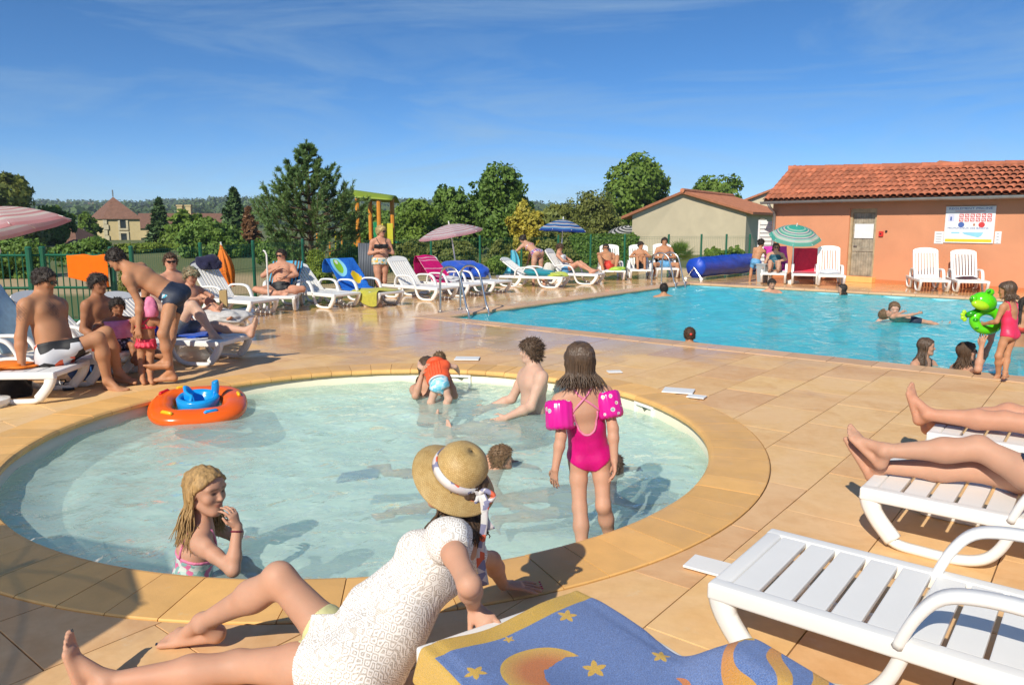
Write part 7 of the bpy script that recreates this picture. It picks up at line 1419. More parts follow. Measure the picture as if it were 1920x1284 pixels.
P_FLOWER = print_mat('flower', ((0.45, 0.62, 0.58), (0.62, 0.66, 0.62), (0.24, 0.42, 0.40), (0.66, 0.16, 0.32)), 42); P_SKIRT = print_mat('skirt', ((0.7, 0.62, 0.45), (0.75, 0.45, 0.05), (0.15, 0.45, 0.55), (0.7, 0.68, 0.6)), 26); P_BIK = print_mat('bikini', ((0.6, 0.1, 0.15), (0.08, 0.12, 0.35), (0.6, 0.6, 0.6)), 40); P_BABY = print_mat('baby', ((0.16, 0.52, 0.66), (0.55, 0.68, 0.74), (0.30, 0.62, 0.74)), 34); P_BW = print_mat('black_white', ((0.02, 0.02, 0.03), (0.5, 0.5, 0.55), (0.05, 0.05, 0.1)), 50)
def yaw_of(v): return math.degrees(math.atan2(v[0], v[1]))
def recline(key, label, st, kind, skin, seat=0.98, x=0.0, lean=None, L='flat', Rr='flat', LA=None, RA=None, h=0.012, head=(None, 0, 0), fat=1.0, belly=0.0, up_off=0.11, **kw):
    f, hd, b = LOUNGERS[key]; B = BUILD[kind]; th, sw = B['th'] * st, B['sw'] * st; ln = b if lean is None else lean; pel = LP(key, x, seat, DZ + 0.062 * st); neck = pel + hd * math.cos(R(ln)) + np.array([0, 0, math.sin(R(ln))]); legs = []; ft = []
    for sg, md in ((1, L), (-1, Rr)):
        xx = x + sg * 0.055 * st
        if md == 'flat': kn, an = LP(key, xx + sg * 0.02, seat - th, DZ + 0.055 * st + 0.02), LP(key, xx + sg * 0.03, seat - th - sw, DZ + 0.045 * st); ft.append(-hd * 0.35 + np.array([0, 0, 1.0]))
        elif md == 'bent': kn, an = LP(key, xx + sg * 0.02, seat - th * 0.72, DZ + 0.06 * st + th * 0.68), LP(key, xx + sg * 0.02, seat - th * 0.72 - sw * 0.55, DZ + 0.055 * st); ft.append(-hd)
        elif md == 'half': kn, an = LP(key, xx + sg * 0.02, seat - th * 0.88, DZ + 0.06 * st + th * 0.42), LP(key, xx + sg * 0.02, seat - th * 0.88 - sw * 0.88, DZ + 0.05 * st); ft.append(-hd * 0.8 + np.array([0, 0, 0.5]))
        elif md == 'frog': kn, an = LP(key, xx + sg * th * 0.72, seat - th * 0.62, DZ + 0.10), LP(key, xx + sg * 0.04, seat - th * 0.75 - sw * 0.2, DZ + 0.06); ft.append(-hd * 0.5 - np.array([hd[1], -hd[0], 0]) * sg * 0.6)
        elif md == 'open': kn, an = LP(key, xx + sg * 0.16, seat - th * 0.70, DZ + 0.06 * st + th * 0.60), LP(key, xx + sg * 0.10, seat - th * 0.70 - sw * 0.55, DZ + 0.055 * st); ft.append(-hd)
        elif md == 'side': kn, an = LP(key, xx + sg * th * 0.55, seat - th * 0.8, DZ + 0.10), LP(key, xx + sg * (th * 0.55 + 0.06), seat - th * 0.85, 0.09); ft.append(-hd)
        else: kn, an = md[0], md[1]; ft.append(md[2] if len(md) > 2 else -hd)
        legs.append((tuple(kn), tuple(an)))
    rr = np.array([hd[1], -hd[0], 0]); arms = []
    for sg, A in ((1, LA), (-1, RA)):
        if A == 'lap': A = (tuple(LP(key, x + sg * 0.16 * st, seat + 0.04, DZ + 0.22 * st)), tuple(LP(key, x + sg * 0.03 * st, seat - 0.10 * st, DZ + 0.17 * st)))
        elif A == 'knee': A = (tuple(LP(key, x + sg * 0.17 * st, seat - 0.05 * st, DZ + 0.26 * st)), tuple(LP(key, x + sg * 0.09 * st, seat - 0.19 * st, DZ + 0.25 * st)))
        elif A == 'chest': A = (tuple(LP(key, x + sg * 0.19 * st, seat + 0.05, DZ + 0.20 * st)), tuple(LP(key, x + sg * 0.01, seat - 0.0 * st, DZ + 0.30 * st)))
        elif A is None: A = (tuple(LP(key, x + sg * 0.17 * st, seat + 0.10 * math.cos(R(ln)) * st, DZ + 0.10 * st)), tuple(LP(key, x + sg * 0.18 * st, seat - 0.06 * st, DZ + 0.09 * st)))
        arms.append(A)
    hy = head[0] if head[0] is not None else yaw_of(-hd)
    return person(label, st, kind, SKINMAP.get(skin, skin), pel, neck, yaw_of(-hd), None, (hy, head[1], head[2]), arms[0], arms[1], legs[0], legs[1], h=h, fat=fat, belly=belly, feet=tuple(ft), **kw)
SKINMAP = {}
def slide_shell(o, name, mat, off, s0, s1, base=None, noise_amp=0.0, xmax=None):
    st = o.st
    def reg(P): s, x, y = tl_coords(o, P); r = np.maximum(s - s1 * st, s0 * st - s); return r if xmax is None else np.maximum(r, np.abs(x) - xmax * st)
    return shell(o, name, o.T if base is None else base, reg, off, mat)
# ---- woman in the straw hat, sitting on the deck
pel = G(676, 1236, 0.125); st = 1.70
lh = WY(600, 1150, 2.75)
o = person('woman in white lace tunic and straw hat sitting on the pool edge', st, 'w', 'fair', pel, WY(876, 992, pel[1] + 0.22), -80, -78, head=(-62, 12, 10),
    LA=(E(880, 1096, -1), tuple(G(897, 1190, 0.04))), RA=(E(922, 1050, 1), tuple(G(945, 1100, 0.04))), LL=(tuple(G(450, 1248, 0.075)), tuple(G(222, 1276, 0.055))), RL=(tuple(WY(480, 1036, pel[1] + 0.14)), tuple(G(352, 1182, 0.075))),
    h=0.006, feet=((-0.28, 0.10, 1.0), (-0.95, 0.10, -0.10)), hands=(('g', (0.5, -0.5, -0.4), 0.2), ('g', (0.9, 0.15, -0.12), 0.08, 0.35)), hand_n=(None, (0, 0, -1)), fat=0.95, toes=True, bust=0.036, hoff=(-0.085, 0.0, 0.02))
W1 = o
def lace_mat():
    m, nt, b, out = new_mat('white_lace'); co = coords(nt, 'Object', (1, 1, 1), (0.3, 0.5, 0.75))
    def pat(scale, th):
        w1 = N(nt, 'TexChecker', Scale=scale); nt.links.new(co, w1.inputs[0]); return w1.outputs['Fac']
    br = N(nt, 'TexVoronoi', Scale=30, feature='F1', distance='MANHATTAN'); br.inputs['Randomness'].default_value = 0.22; nt.links.new(co, br.inputs['Vector']); ring = mth(nt, 'SINE', mth(nt, 'MULTIPLY', br.outputs['Distance'], 16.0)); big = N(nt, 'TexVoronoi', Scale=190, feature='F1', distance='CHEBYCHEV'); big.inputs['Randomness'].default_value = 0.0; nt.links.new(co, big.inputs['Vector'])
    hole = mth(nt, 'MULTIPLY', mth(nt, 'LESS_THAN', big.outputs['Distance'], 0.33), mth(nt, 'GREATER_THAN', ring, 0.15)); c = mixc(nt, rng(nt, ring, -0.5, 0.6), (0.84, 0.82, 0.79), (0.62, 0.57, 0.51)); nt.links.new(c, b.inputs['Base Color']); b.inputs['Roughness'].default_value = 0.85
    nt.links.new(mth(nt, 'SUBTRACT', 1.0, mth(nt, 'MULTIPLY', hole, 0.40)), b.inputs['Alpha']); bump(nt, b, mth(nt, 'ADD', ring, mth(nt, 'MULTIPLY', noise(nt, co, 7, 4), 3.0)), 0.16, 0.005); return m
MT_LACE = lace_mat()
base = smin(o.TL, o.A, 0.012)
def reg(P):
    s, x, y = tl_coords(o, P); sl = o._sl; r = s - 0.350 * st; rn = 0.050 * st - np.sqrt(((P - (o.neck + o.sf * 0.03 + o.up * 0.03)) ** 2).sum(-1)); arm = np.full(s.shape, -0.06); leg = None
    for k in 'LR':
        ax = o.kn[k] - o.hip[k]; L = np.linalg.norm(ax); t = (P - o.hip[k]) @ (ax / L); d = np.sqrt(np.maximum(0, ((P - o.hip[k]) ** 2).sum(-1) - t * t)); v = np.maximum(t - (0.42 if k == 'R' else 0.34) * L, d - 0.17); leg = v if leg is None else np.minimum(leg, v)
        ax = o.el[k] - o.sh[k]; L = np.linalg.norm(ax); t = (P - o.sh[k]) @ (ax / L); arm = np.maximum(arm, np.where(o.A[sl] < o.T[sl] - 0.004, np.where(((P - o.sh[k]) ** 2).sum(-1) < ((P - o.sh['L' if k == 'R' else 'R']) ** 2).sum(-1), t - 0.36 * L, -0.06), -0.06))
    leg = np.where(o.L[sl] < o.T[sl] - 0.002, leg, -0.06); return np.maximum.reduce([r, rn, leg, arm])
ks = np.random.default_rng(5).normal(0, 1, (8, 3)) * 16; _b = base.copy(); P_ = o.F.pts(tuple(slice(0, int(n_)) for n_ in o.F.n)); fold = np.zeros(_b.shape, np.float32)
for k_ in ks: fold += np.sin(P_ @ k_.astype(np.float32)) * 0.0030
drape = cone(P_, o.pel + o.up * 0.36 + o.sf * -0.02, o.pel - o.hf * 0.02 - np.array([0, 0, 0.02]), 0.085, 0.150); drape = np.maximum(drape, -(P_[..., 2] - 0.006)); d2 = cone(P_, o.pel + o.up * 0.44 + o.sf * 0.05, (o.hip['L'] + o.hip['R']) / 2 + nrm(o.kn['L'] + o.kn['R'] - o.hip['L'] - o.hip['R']) * 0.10 + np.array([0, 0, 0.02]), 0.07, 0.105); _b = smin(smin(_b - 0.010, drape.astype(np.float32), 0.05), d2.astype(np.float32), 0.04) - fold
shell(o, 'lace_tunic', _b, reg, 0.0, MT_LACE, it=2)
briefs(o, cl('lemon', (0.62, 0.60, 0.30)), 0.05)
hair(o, H_BROWN, 0.13, 0.05, seed=3, strands=150, wave=0.05, sr=0.007, bulk=0.02)
# toe nails
for s in 'LR':
    b1, fd, fz, fx, fl = o.toe[s]; MB().box((0, 0, 0), (0.010, 0.011, 0.004)).build('toe_nail', M('nail_navy', (0.02, 0.03, 0.05), 0.25), o.root, loc=tuple(b1 + fz * fl * 0.055 + fd * fl * 0.03 - o.base), rot=Matrix((fx, fd, fz)).transposed().to_euler())
w, pm, tip, hd_, hn_, hx_, hl_ = o.hand['R']
for i in range(4): MB().box((0, 0, 0), (0.009, 0.010, 0.003)).build('finger_nail', M('nail_red', (0.45, 0.01, 0.03), 0.25), o.root, loc=tuple(tip + hx_ * (i - 1.2) * 0.021 - hn_ * 0.008 - o.base))
# hat: crown, brim, band, bow tails
hat = thing('straw_hat', 'woven straw hat with floral ribbon on the seated woman\'s head', 'hat', tuple(o.hc)); ax = nrm(np.array([0.46, -0.34, 0.80])); X_ = nrm(np.cross([0, 1, 0], ax)); Y_ = np.cross(ax, X_); hc = o.hu * 0.035 + ax * 0.015
def straw():
    m, nt, b, out = new_mat('straw'); co = coords(nt, 'UV'); v = N(nt, 'TexBrick', Scale=1.0); mp = N(nt, 'Mapping'); mp.inputs['Scale'].default_value = (64, 26, 1); nt.links.new(co, mp.inputs['Vector']); nt.links.new(mp.outputs[0], v.inputs['Vector']); v.inputs['Color1'].default_value = (0.62, 0.42, 0.16, 1); v.inputs['Color2'].default_value = (0.50, 0.31, 0.10, 1); v.inputs['Mortar'].default_value = (0.30, 0.17, 0.045, 1); v.inputs['Mortar Size'].default_value = 0.06; v.inputs['Brick Width'].default_value = 1.0; v.inputs['Row Height'].default_value = 1.0
    c = mixc(nt, rng(nt, noise(nt, coords(nt), 25, 4), 0.35, 0.7, 0, 0.35), v.outputs['Color'], (0.70, 0.53, 0.26)); nt.links.new(c, b.inputs['Base Color']); b.inputs['Roughness'].default_value = 0.55; bp = bump(nt, b, v.outputs['Fac'], 0.9, 0.006); bp.invert = True; return m
MT_STRAW = straw()
def lathe_uv(name, prof, mat, par, n=64, wob=0.0):
    V = []; U = []; 
    for i, (r_, z) in enumerate(prof):
        for j in range(n + 1): a = 2 * math.pi * j / n; V.append(hc + X_ * r_ * math.cos(a) + Y_ * r_ * math.sin(a) * 1.06 + ax * (z + wob * r_ * r_ * math.cos(2 * a + 0.6))); U.append((j / n, i / (len(prof) - 1)))
    Q = np.array([(i * (n + 1) + j, i * (n + 1) + j + 1, (i + 1) * (n + 1) + j + 1, (i + 1) * (n + 1) + j) for i in range(len(prof) - 1) for j in range(n)]); me = npmesh(name, np.array(V), Q); l = me.uv_layers.new(name='UVMap'); vi = np.zeros(len(me.loops), np.int32); me.loops.foreach_get('vertex_index', vi); l.data.foreach_set('uv', np.array(U, np.float32)[vi].ravel()); return mk(name, me, mat, par, solid=0.005)
lathe_uv('crown', [(0.004, 0.118), (0.04, 0.113), (0.070, 0.097), (0.090, 0.069), (0.097, 0.035), (0.100, 0.0)], MT_STRAW, hat); lathe_uv('brim', [(0.100, 0.0), (0.110, -0.008), (0.128, -0.016), (0.148, -0.026), (0.164, -0.036), (0.169, -0.040)], MT_STRAW, hat, wob=0.25)
P_RIB = print_mat('ribbon', ((0.66, 0.62, 0.60), (0.62, 0.56, 0.56), (0.22, 0.22, 0.34), (0.62, 0.60, 0.58), (0.70, 0.13, 0.06)), 34)
lathe_uv('ribbon', [(0.106, 0.002), (0.106, 0.018), (0.1015, 0.034)], P_RIB, hat)
bow = hc + X_ * 0.10 + Y_ * -0.065 + ax * 0.01
bow = np.array([W1.q(0, 0, 0)[0] * 0, 0, 0]) + bow
for k, (dx, L, w_) in enumerate(((0.0, 0.36, 0.022), (0.025, 0.14, 0.02))):
    mb = MB(); mb.grid(lambda i, j, dx=dx, L=L, w_=w_: bow + np.array([0.012 + dx * i + (j - 0.5) * w_ * (1 + 0.6 * i) + 0.008 * math.sin(7 * i), -0.01 - 0.01 * math.sin(5 * i), -L * i + 0.01 * j]), 14, 4); mb.build('ribbon_tail', P_RIB, hat, smooth=True, solid=0.002)
for k in (-1, 1): mb = MB(); mb.tube(curve_pts([bow, bow + np.array([0.02 * k, -0.01, 0.02]), bow + np.array([0.045 * k + 0.01, -0.012, 0.0]), bow + np.array([0.02 * k, -0.01, -0.03]), bow], 5), 0.010, 6, flat=(1.0, 1.0)); mb.build('bow_loop', P_RIB, hat, smooth=True)
finish(o)
# ---- fair-haired girl sitting in the shallow water
o = person('fair-haired girl in flowered swimsuit sitting in the paddling pool, hands at her cheek', 1.44, 'c', 'fair', WY(352, 1128, 3.72), WY(372, 1010, 3.74), 62, 66, head=(112, 0, -4), LA=(Dv(0.7, 0.5, -0.6), E(447, 985, 1)), RA=(E(437, 1068, -1), E(445, 985, 0)), LL=(Dv(0.8, 0.6, 0.35), Dv(0.5, 0.4, -0.8)), RL=(Dv(0.95, 0.1, 0.35), Dv(0.6, 0.1, -0.8)), h=0.0055, hands=(('g', (-0.5, -0.1, 0.8), 0.5, 0.2), ('g', (-0.25, 0.05, 1.0), 0.55, 0.25)), hand_n=((-0.6, -0.6, 0), (-0.8, 0.3, 0)))
def reg_suit(o, top, crotch=-0.075, cut=0.5, scoop=None):
    st = o.st
    def reg(P):
        s, x, y = tl_coords(o, P); r = np.maximum(s - top * st, (crotch * st + cut * np.maximum(np.abs(x) - 0.016 * st, 0)) - s)
        if scoop: c, rx, rs = scoop; e = (1 - np.sqrt((x / (rx * st)) ** 2 + (np.maximum(0, c * st - s) / (rs * st)) ** 2)) * min(rx, rs) * st; r = np.where(y < 0, np.maximum(r, np.where(s > (c - rs) * st, e, -1)), r)
        return np.maximum(r * 0.8, np.where(o.L[o._sl] < o.T[o._sl] - 0.004, np.sqrt(((P - o.pel) ** 2).sum(-1)) - 0.14 * st, -0.05))
    return reg
shell(o, 'swimsuit', o.TL, reg_suit(o, 0.185), 0.005, P_FLOWER); band(o, C_PINK, 0.180, 0.192, 0.007, 'trim')
strapline(o, [onbody(o, 0.185, 0.055, -0.06), onbody(o, 0.25, 0.05, -0.055), onbody(o, 0.29, 0.045, -0.01), onbody(o, 0.25, 0.045, 0.05), onbody(o, 0.19, 0.045, 0.065)], 0.006, C_PINK, base=o.T); strapline(o, [onbody(o, 0.185, -0.055, -0.06), onbody(o, 0.25, -0.05, -0.055), onbody(o, 0.29, -0.045, -0.01), onbody(o, 0.25, -0.045, 0.05), onbody(o, 0.19, -0.045, 0.065)], 0.006, C_PINK, base=o.T)
hair(o, H_BLOND, 0.20, 0.04, line=0.29, seed=8, strands=300, wave=0.015, sr=0.0046, side=0.02); w = o.wr['R'] - o.base; d_ = nrm(o.wr['R'] - o.el['R']); x_ = nrm(np.cross(d_, [0, 0, 1.0])); y_ = np.cross(d_, x_); MB().tube([w - d_ * 0.02 + (x_ * math.cos(t) + y_ * math.sin(t)) * 0.026 for t in np.linspace(0, 2 * math.pi, 16)], 0.0045, 5).build('bracelet', cl('wine', (0.15, 0.01, 0.03)), o.root)
finish(o)
# ---- girl with armbands standing in the pool, back to us
pel = WY(1104, 846, 4.20)
o = person('long-haired girl in fuchsia swimsuit and inflated armbands standing with her back turned', 1.27, 'c', 'fair', pel, WY(1092, 742, 4.16), 4, -6, head=(-14, -4, 0), LA=(E(1052, 820, 0), E(1040, 884, -1)), RA=(E(1152, 815, 0), E(1152, 866, 1)), LL=(E(1086, 930, 0), E(1092, 1035, 0)), RL=(E(1130, 928, 0), E(1146, 1022, 1)), h=0.0055, feet=((0, 1, 0), (0.2, 1, 0)), hands=(('g', (-0.1, 0.1, -1.0), 0.25, 0.2), 'relax'), hand_n=((0.7, 0.7, 0), None))
shell(o, 'swimsuit', o.TL, reg_suit(o, 0.205, -0.07, 0.62, (0.215, 0.052, 0.105)), 0.005, C_FUCH)
pts = [onbody(o, 0.21, 0.052 * math.cos(t), -0.06) + o.up * -0.105 * o.st * math.sin(t) for t in np.linspace(0, math.pi, 15)]; strapline(o, pts, 0.006, C_PINK, 'trim', o.T, 26)
for sg in (-1, 1): strapline(o, [onbody(o, 0.205, 0.062 * sg, -0.05), onbody(o, 0.25, 0.025 * sg, -0.06), onbody(o, 0.285, -0.018 * sg, -0.05), onbody(o, 0.305, -0.035 * sg, -0.02)], 0.006, C_PINK, base=o.T)
hair(o, H_WET, 0.085, 0.035, seed=4, strands=330, wave=0.002, sr=0.0042, back=-0.42)
def band_mat():
    m, nt, b, out = new_mat('armband_print'); P = coords(nt); v = N(nt, 'TexVoronoi', Scale=26); nt.links.new(P, v.inputs['Vector']); sc = N(nt, 'SeparateColor'); nt.links.new(v.outputs['Color'], sc.inputs[0]); r_ = v.outputs['Distance']; c = mixc(nt, 0.0, (0.66, 0.012, 0.28), (0.66, 0.012, 0.28)); k = mth(nt, 'GREATER_THAN', sc.outputs[0], 0.55)
    c = mixc(nt, mth(nt, 'MULTIPLY', k, mth(nt, 'LESS_THAN', r_, 0.34)), c, (0.75, 0.62, 0.70)); c = mixc(nt, mth(nt, 'MULTIPLY', k, mth(nt, 'LESS_THAN', r_, 0.26)), c, mixc(nt, sc.outputs[1], (0.75, 0.48, 0.03), (0.05, 0.40, 0.62))); c = mixc(nt, mth(nt, 'MULTIPLY', k, mth(nt, 'LESS_THAN', r_, 0.12)), c, (0.75, 0.7, 0.72)); nt.links.new(c, b.inputs['Base Color']); b.inputs['Roughness'].default_value = 0.2; return m
MT_BAND = band_mat()
def armband(o, s, mat, r0, f0, f1, n=14):
    a, e = o.sh[s], o.el[s]; d = nrm(e - a); L = np.linalg.norm(e - a); x = nrm(np.cross(d, [0, 1, 0.2])); y = np.cross(d, x); V = []; m = 56; rows = [(f0, 0.45), (f0 - 0.01, 0.72), (f0 + 0.03, 0.93), (f0 + 0.1, 1.0), ((f0 + f1) / 2, 0.98), (f1 - 0.1, 1.0), (f1 - 0.03, 0.93), (f1 + 0.01, 0.72), (f1, 0.45)]
    for i, (f, k) in enumerate(rows):
        for j in range(m): t = 2 * math.pi * j / m; sc = 1 + (0.05 * abs(math.sin(t * 7)) - 0.02) * (1 if 1 <= i <= 7 else 0); q = a + d * L * (f + (0.012 * math.sin(14 * t) if i in (1, 2, 6, 7) else 0)); V.append(q + (x * math.cos(t) + y * math.sin(t)) * r0 * k * sc - o.base)
    mk('armband', npmesh('armband', np.array(V), np.array([(i * m + j, i * m + (j + 1) % m, (i + 1) * m + (j + 1) % m, (i + 1) * m + j) for i in range(len(rows) - 1) for j in range(m)])), mat, o.root)
armband(o, 'L', MT_BAND, 0.082, 0.02, 0.80); armband(o, 'R', MT_BAND, 0.075, 0.0, 0.72); finish(o)
# ---- man sitting in the paddling pool
o = person('pale dark-haired man sitting waist deep in the paddling pool', 1.76, 'm', 'pale', WY(1000, 792, 7.25), WY(1000, 702, 7.3), -100, -112, head=(-92, -3, 0), LA=(Dv(-0.35, -0.3, -0.9), Dv(-0.85, -0.35, -0.3)), RA=(Dv(-0.45, 0.1, -0.9), Dv(-0.85, -0.1, -0.3)), LL=(Dv(-0.8, -0.5, 0.0), Dv(-0.8, -0.5, -0.05)), RL=(Dv(-0.9, -0.2, 0.02), Dv(-0.9, -0.2, -0.05)), h=0.0085, fat=1.03); trunks(o, C_NAVY, 0.06, 0.5); hair(o, H_BROWN, 0, 0.075, line=0.24, back=-0.40, side=-0.06, seed=2, strands=40, wave=0.0, sr=0.009, fringe=0.1); finish(o)
# ---- woman lifting a baby
o = person('curly-haired woman kneeling in the pool holding up a baby', 1.66, 'f', 'fair', WY(812, 800, 7.98), WY(803, 702, 7.95), 178, 178, head=(165, 0, 6), LA=(E(852, 742, -1), E(836, 690, -1)), RA=(E(779, 742, -1), E(796, 688, -1)), LL=(Dv(0.3, -0.6, -0.5), Dv(0, 0.9, -0.2)), RL=(Dv(-0.3, -0.6, -0.5), Dv(0, 0.9, -0.2)), h=0.0095, hands=(('g', (-0.3, -0.4, 0.9), 0.5), ('g', (0.3, -0.4, 0.9), 0.5))); briefs(o, C_NAVY, 0.05); band(o, C_NAVY, 0.165, 0.225); hair(o, H_BROWN, 0.10, 0.05, seed=9, strands=110, wave=0.05, sr=0.010, bulk=0.03); finish(o)
o = person('baby in orange swim vest and blue swim nappy held above the water', 0.80, 't', 'pale', WY(824, 722, 7.55), WY(818, 690, 7.72), 6, 0, head=(10, -65, 8), LA=(Dv(-0.7, 0.6, 0.2), Dv(-0.2, 0.9, 0.2)), RA=(Dv(0.9, 0.4, -0.2), Dv(0.2, 0.6, -0.5)), LL=(Dv(-0.35, -0.10, -1), Dv(0.25, 0.1, -1)), RL=(Dv(0.35, -0.10, -1), Dv(-0.3, 0.1, -1)), h=0.007)
trunks(o, P_BABY, 0.075, 0.22, 0.012, 'swim_nappy'); slide_shell(o, 'swim_vest', C_ORANGE, 0.030, 0.06, 0.345); hair(o, H_LBROWN, 0, 0.03, seed=12)
for j in range(-2, 3): strapline(o, [onbody(o, 0.09, 0.04 * j, -0.12), onbody(o, 0.2, 0.042 * j, -0.13), onbody(o, 0.32, 0.036 * j, -0.10)], 0.014, C_ORANGE, 'vest_tube', smin(o.T - 0.022, o.T, 0.0))
pts = [onbody(o, 0.35, 0.10 * math.cos(t), 0.04 - 0.135 * math.sin(t)) for t in np.linspace(0, math.pi, 12)]; MB().tube([p - o.base for p in pts], 0.032, 8).build('vest_collar', C_ORANGE, o.root, smooth=True); pts = [onbody(o, 0.062, 0.12 * math.cos(t), -0.115 * math.sin(t)) for t in np.linspace(0, math.pi, 12)]; MB().tube([p - o.base for p in pts], 0.010, 6).build('vest_hem', C_WHITE, o.root, smooth=True)
finish(o)
# ---- boy swimming, fin on his foot
nb = G(934, 884, -0.165); n2 = G(1140, 906, -0.225)
o = person('small boy swimming with his chin at the water, a blue fin on his foot', 1.12, 'c', 'fair', nb + np.array([-0.33, 0.06, -0.10]), nb, 80, None, head=(72, 4, 0), LA=(Dv(0.8, 0.4, -0.3), Dv(0.9, 0.1, -0.2)), RA=(Dv(0.5, -0.7, -0.35), Dv(0.9, -0.1, -0.2)), LL=(Dv(-1, 0.1, 0.0), Dv(-1, 0.05, 0.03)), RL=(Dv(-0.8, -0.1, -0.5), Dv(-0.95, -0.05, -0.1)), h=0.008, feet=((-1, 0, -0.1), (-1, 0, -0.1)))
trunks(o, C_BLUE, 0.05, 0.4); hair(o, H_LBROWN, 0, 0.04, seed=7, line=0.25)
for s in 'L': a = o.an[s]; mb = MB(); mb.add([a + np.array(q) - o.base for q in ((-0.05, -0.05, -0.02), (-0.05, 0.05, -0.02), (-0.36, 0.10, -0.05), (-0.36, -0.10, -0.05), (-0.05, -0.05, 0.03), (-0.05, 0.05, 0.03), (-0.36, 0.10, -0.035), (-0.36, -0.10, -0.035))], [(3, 2, 1, 0), (4, 5, 6, 7), (0, 1, 5, 4), (1, 2, 6, 5), (2, 3, 7, 6), (3, 0, 4, 7)]); mb.build('swim_fin', M('fin_blue', (0.01, 0.12, 0.32), 0.5), o.root)
finish(o)
o = person('child swimming low in the water beyond the girl with armbands', 1.15, 'c', 'fair', n2 + np.array([-0.30, -0.10, -0.09]), n2, 60, None, head=(60, 15, 0), LA=(Dv(0.6, 0.7, -0.2), Dv(0.9, 0.3, 0)), RA=(Dv(0.8, -0.5, -0.2), Dv(0.9, 0.2, 0)), LL=(Dv(-0.9, -0.1, -0.05), Dv(-0.9, -0.1, 0.0)), RL=(Dv(-0.8, -0.4, -0.05), Dv(-0.9, -0.2, 0.0)), h=0.009); trunks(o, C_NAVY, 0.05, 0.4); hair(o, H_WET, 0, 0.04, seed=17); finish(o)
# ================================================================== left group
o = person('tattooed man in sunglasses and board shorts sitting on a lounger end', 1.80, 'm', 'tan', G(104, 660, 0.415), WY(80, 565, 7.38), 92, 100, head=(88, -14, 0), RA=(E(37, 640, -1), E(41, 690, 0)), LA=(Dv(-0.25, 0.5, -0.8), Dv(-0.1, 0.0, -1)), RL=(E(180, 636, 0), tuple(G(202, 716, 0.08))), LL=(E(199, 624, 1), tuple(G(224, 706, 0.08))), h=0.0085, fat=1.08, belly=0.25, feet=((0.93, -0.25, 0), (0.9, -0.35, 0)), hands=('relax', ('g', (0.2, 0.0, -1), 0.5)))
d = o.V - o.sh['R']; 
for c_, r_ in ((o.sh['R'] + o.ss * 0.045 + nrm(o.el['R'] - o.sh['R']) * 0.08, 0.045), (o.neck - o.up * 0.13 + o.sf * 0.11 + o.ss * 0.06, 0.05), (o.neck - o.up * 0.17 + o.sf * 0.12 + o.ss * 0.03, 0.035)):
    k = np.linalg.norm((o.V - c_) * [1, 1, 0.7], axis=1) / r_ + 0.45 * np.sin(o.V @ np.array([210.0, 170, 190])); a = np.clip((1.1 - k) * 2, 0, 0.62); m_ = a > o.paint[:, 3]; o.paint[m_, :3] = (0.05, 0.045, 0.05); o.paint[m_, 3] = a[m_]
MT_BOARD = print_mat('board_shorts', ((0.02, 0.02, 0.022), (0.62, 0.62, 0.64), (0.02, 0.02, 0.022), (0.62, 0.62, 0.64), (0.02, 0.02, 0.022), (0.70, 0.10, 0.03)), 9)
trunks(o, MT_BOARD, 0.05, 0.66, 0.014, 'board_shorts'); hair(o, H_DARK, 0, 0.022, line=0.30, back=-0.22, side=-0.02, seed=1); shades(o); finish(o)
o = person('dark-haired teenage boy sitting behind the tattooed man', 1.62, 'm', 'brown', WY(186, 640, 8.45), WY(184, 573, 8.45), 105, None, head=(112, -3, 0), LA=(Dv(0.1, 0.2, -1), Dv(0.8, -0.2, -0.4)), RA=(Dv(-0.15, -0.1, -1), Dv(0.7, -0.2, -0.4)), LL=(E(262, 640, 0), tuple(G(336, 700, 0.07))), RL=(E(252, 650, -1), tuple(G(292, 712, 0.07))), h=0.009, fat=0.92, feet=((0.95, -0.2, 0), (0.9, -0.3, 0))); trunks(o, C_NAVY, 0.05, 0.6); hair(o, H_DARK, 0, 0.075, line=0.21, seed=5, back=-0.25, side=0.0); finish(o)
o = person('toddler in pink armband vest sitting beside the teenage boy', 0.84, 't', 'brown', WY(226, 642, 8.12), WY(222, 603, 8.12), 138, None, head=(140, -6, 0), LA=(Dv(0.8, -0.4, -0.3), Dv(0.3, -0.8, -0.3)), RA=(Dv(-0.7, -0.5, -0.3), Dv(0.2, -0.9, -0.2)), LL=(Dv(0.75, -0.55, -0.1), Dv(0.2, -0.2, -1)), RL=(Dv(0.45, -0.8, -0.1), Dv(0.1, -0.2, -1)), h=0.008); trunks(o, P_BW, 0.06, 0.5, 0.012); slide_shell(o, 'float_vest', cl('candy_pink', (0.80, 0.25, 0.45), 0.15, 14, 0.3), 0.03, 0.06, 0.29); hair(o, H_DARK, 0, 0.06, seed=6, line=0.22); finish(o)
o = person('boy in dark swim briefs bending over the little girl', 1.64, 'm', 'tan', WY(324, 552, 8.05), WY(252, 511, 7.98), -90, None, head=(-84, -38, 0), LA=(E(266, 578, -1), E(259, 636, -1)), RA=(Dv(0.0, 0.25, -1), Dv(-0.2, 0.1, -1)), LL=(E(306, 626, -1), tuple(G(322, 706, 0.08))), RL=(E(320, 628, 1), tuple(G(306, 712, 0.08))), h=0.0085, fat=0.90, feet=((-0.97, -0.15, 0), (-0.97, -0.1, 0)))
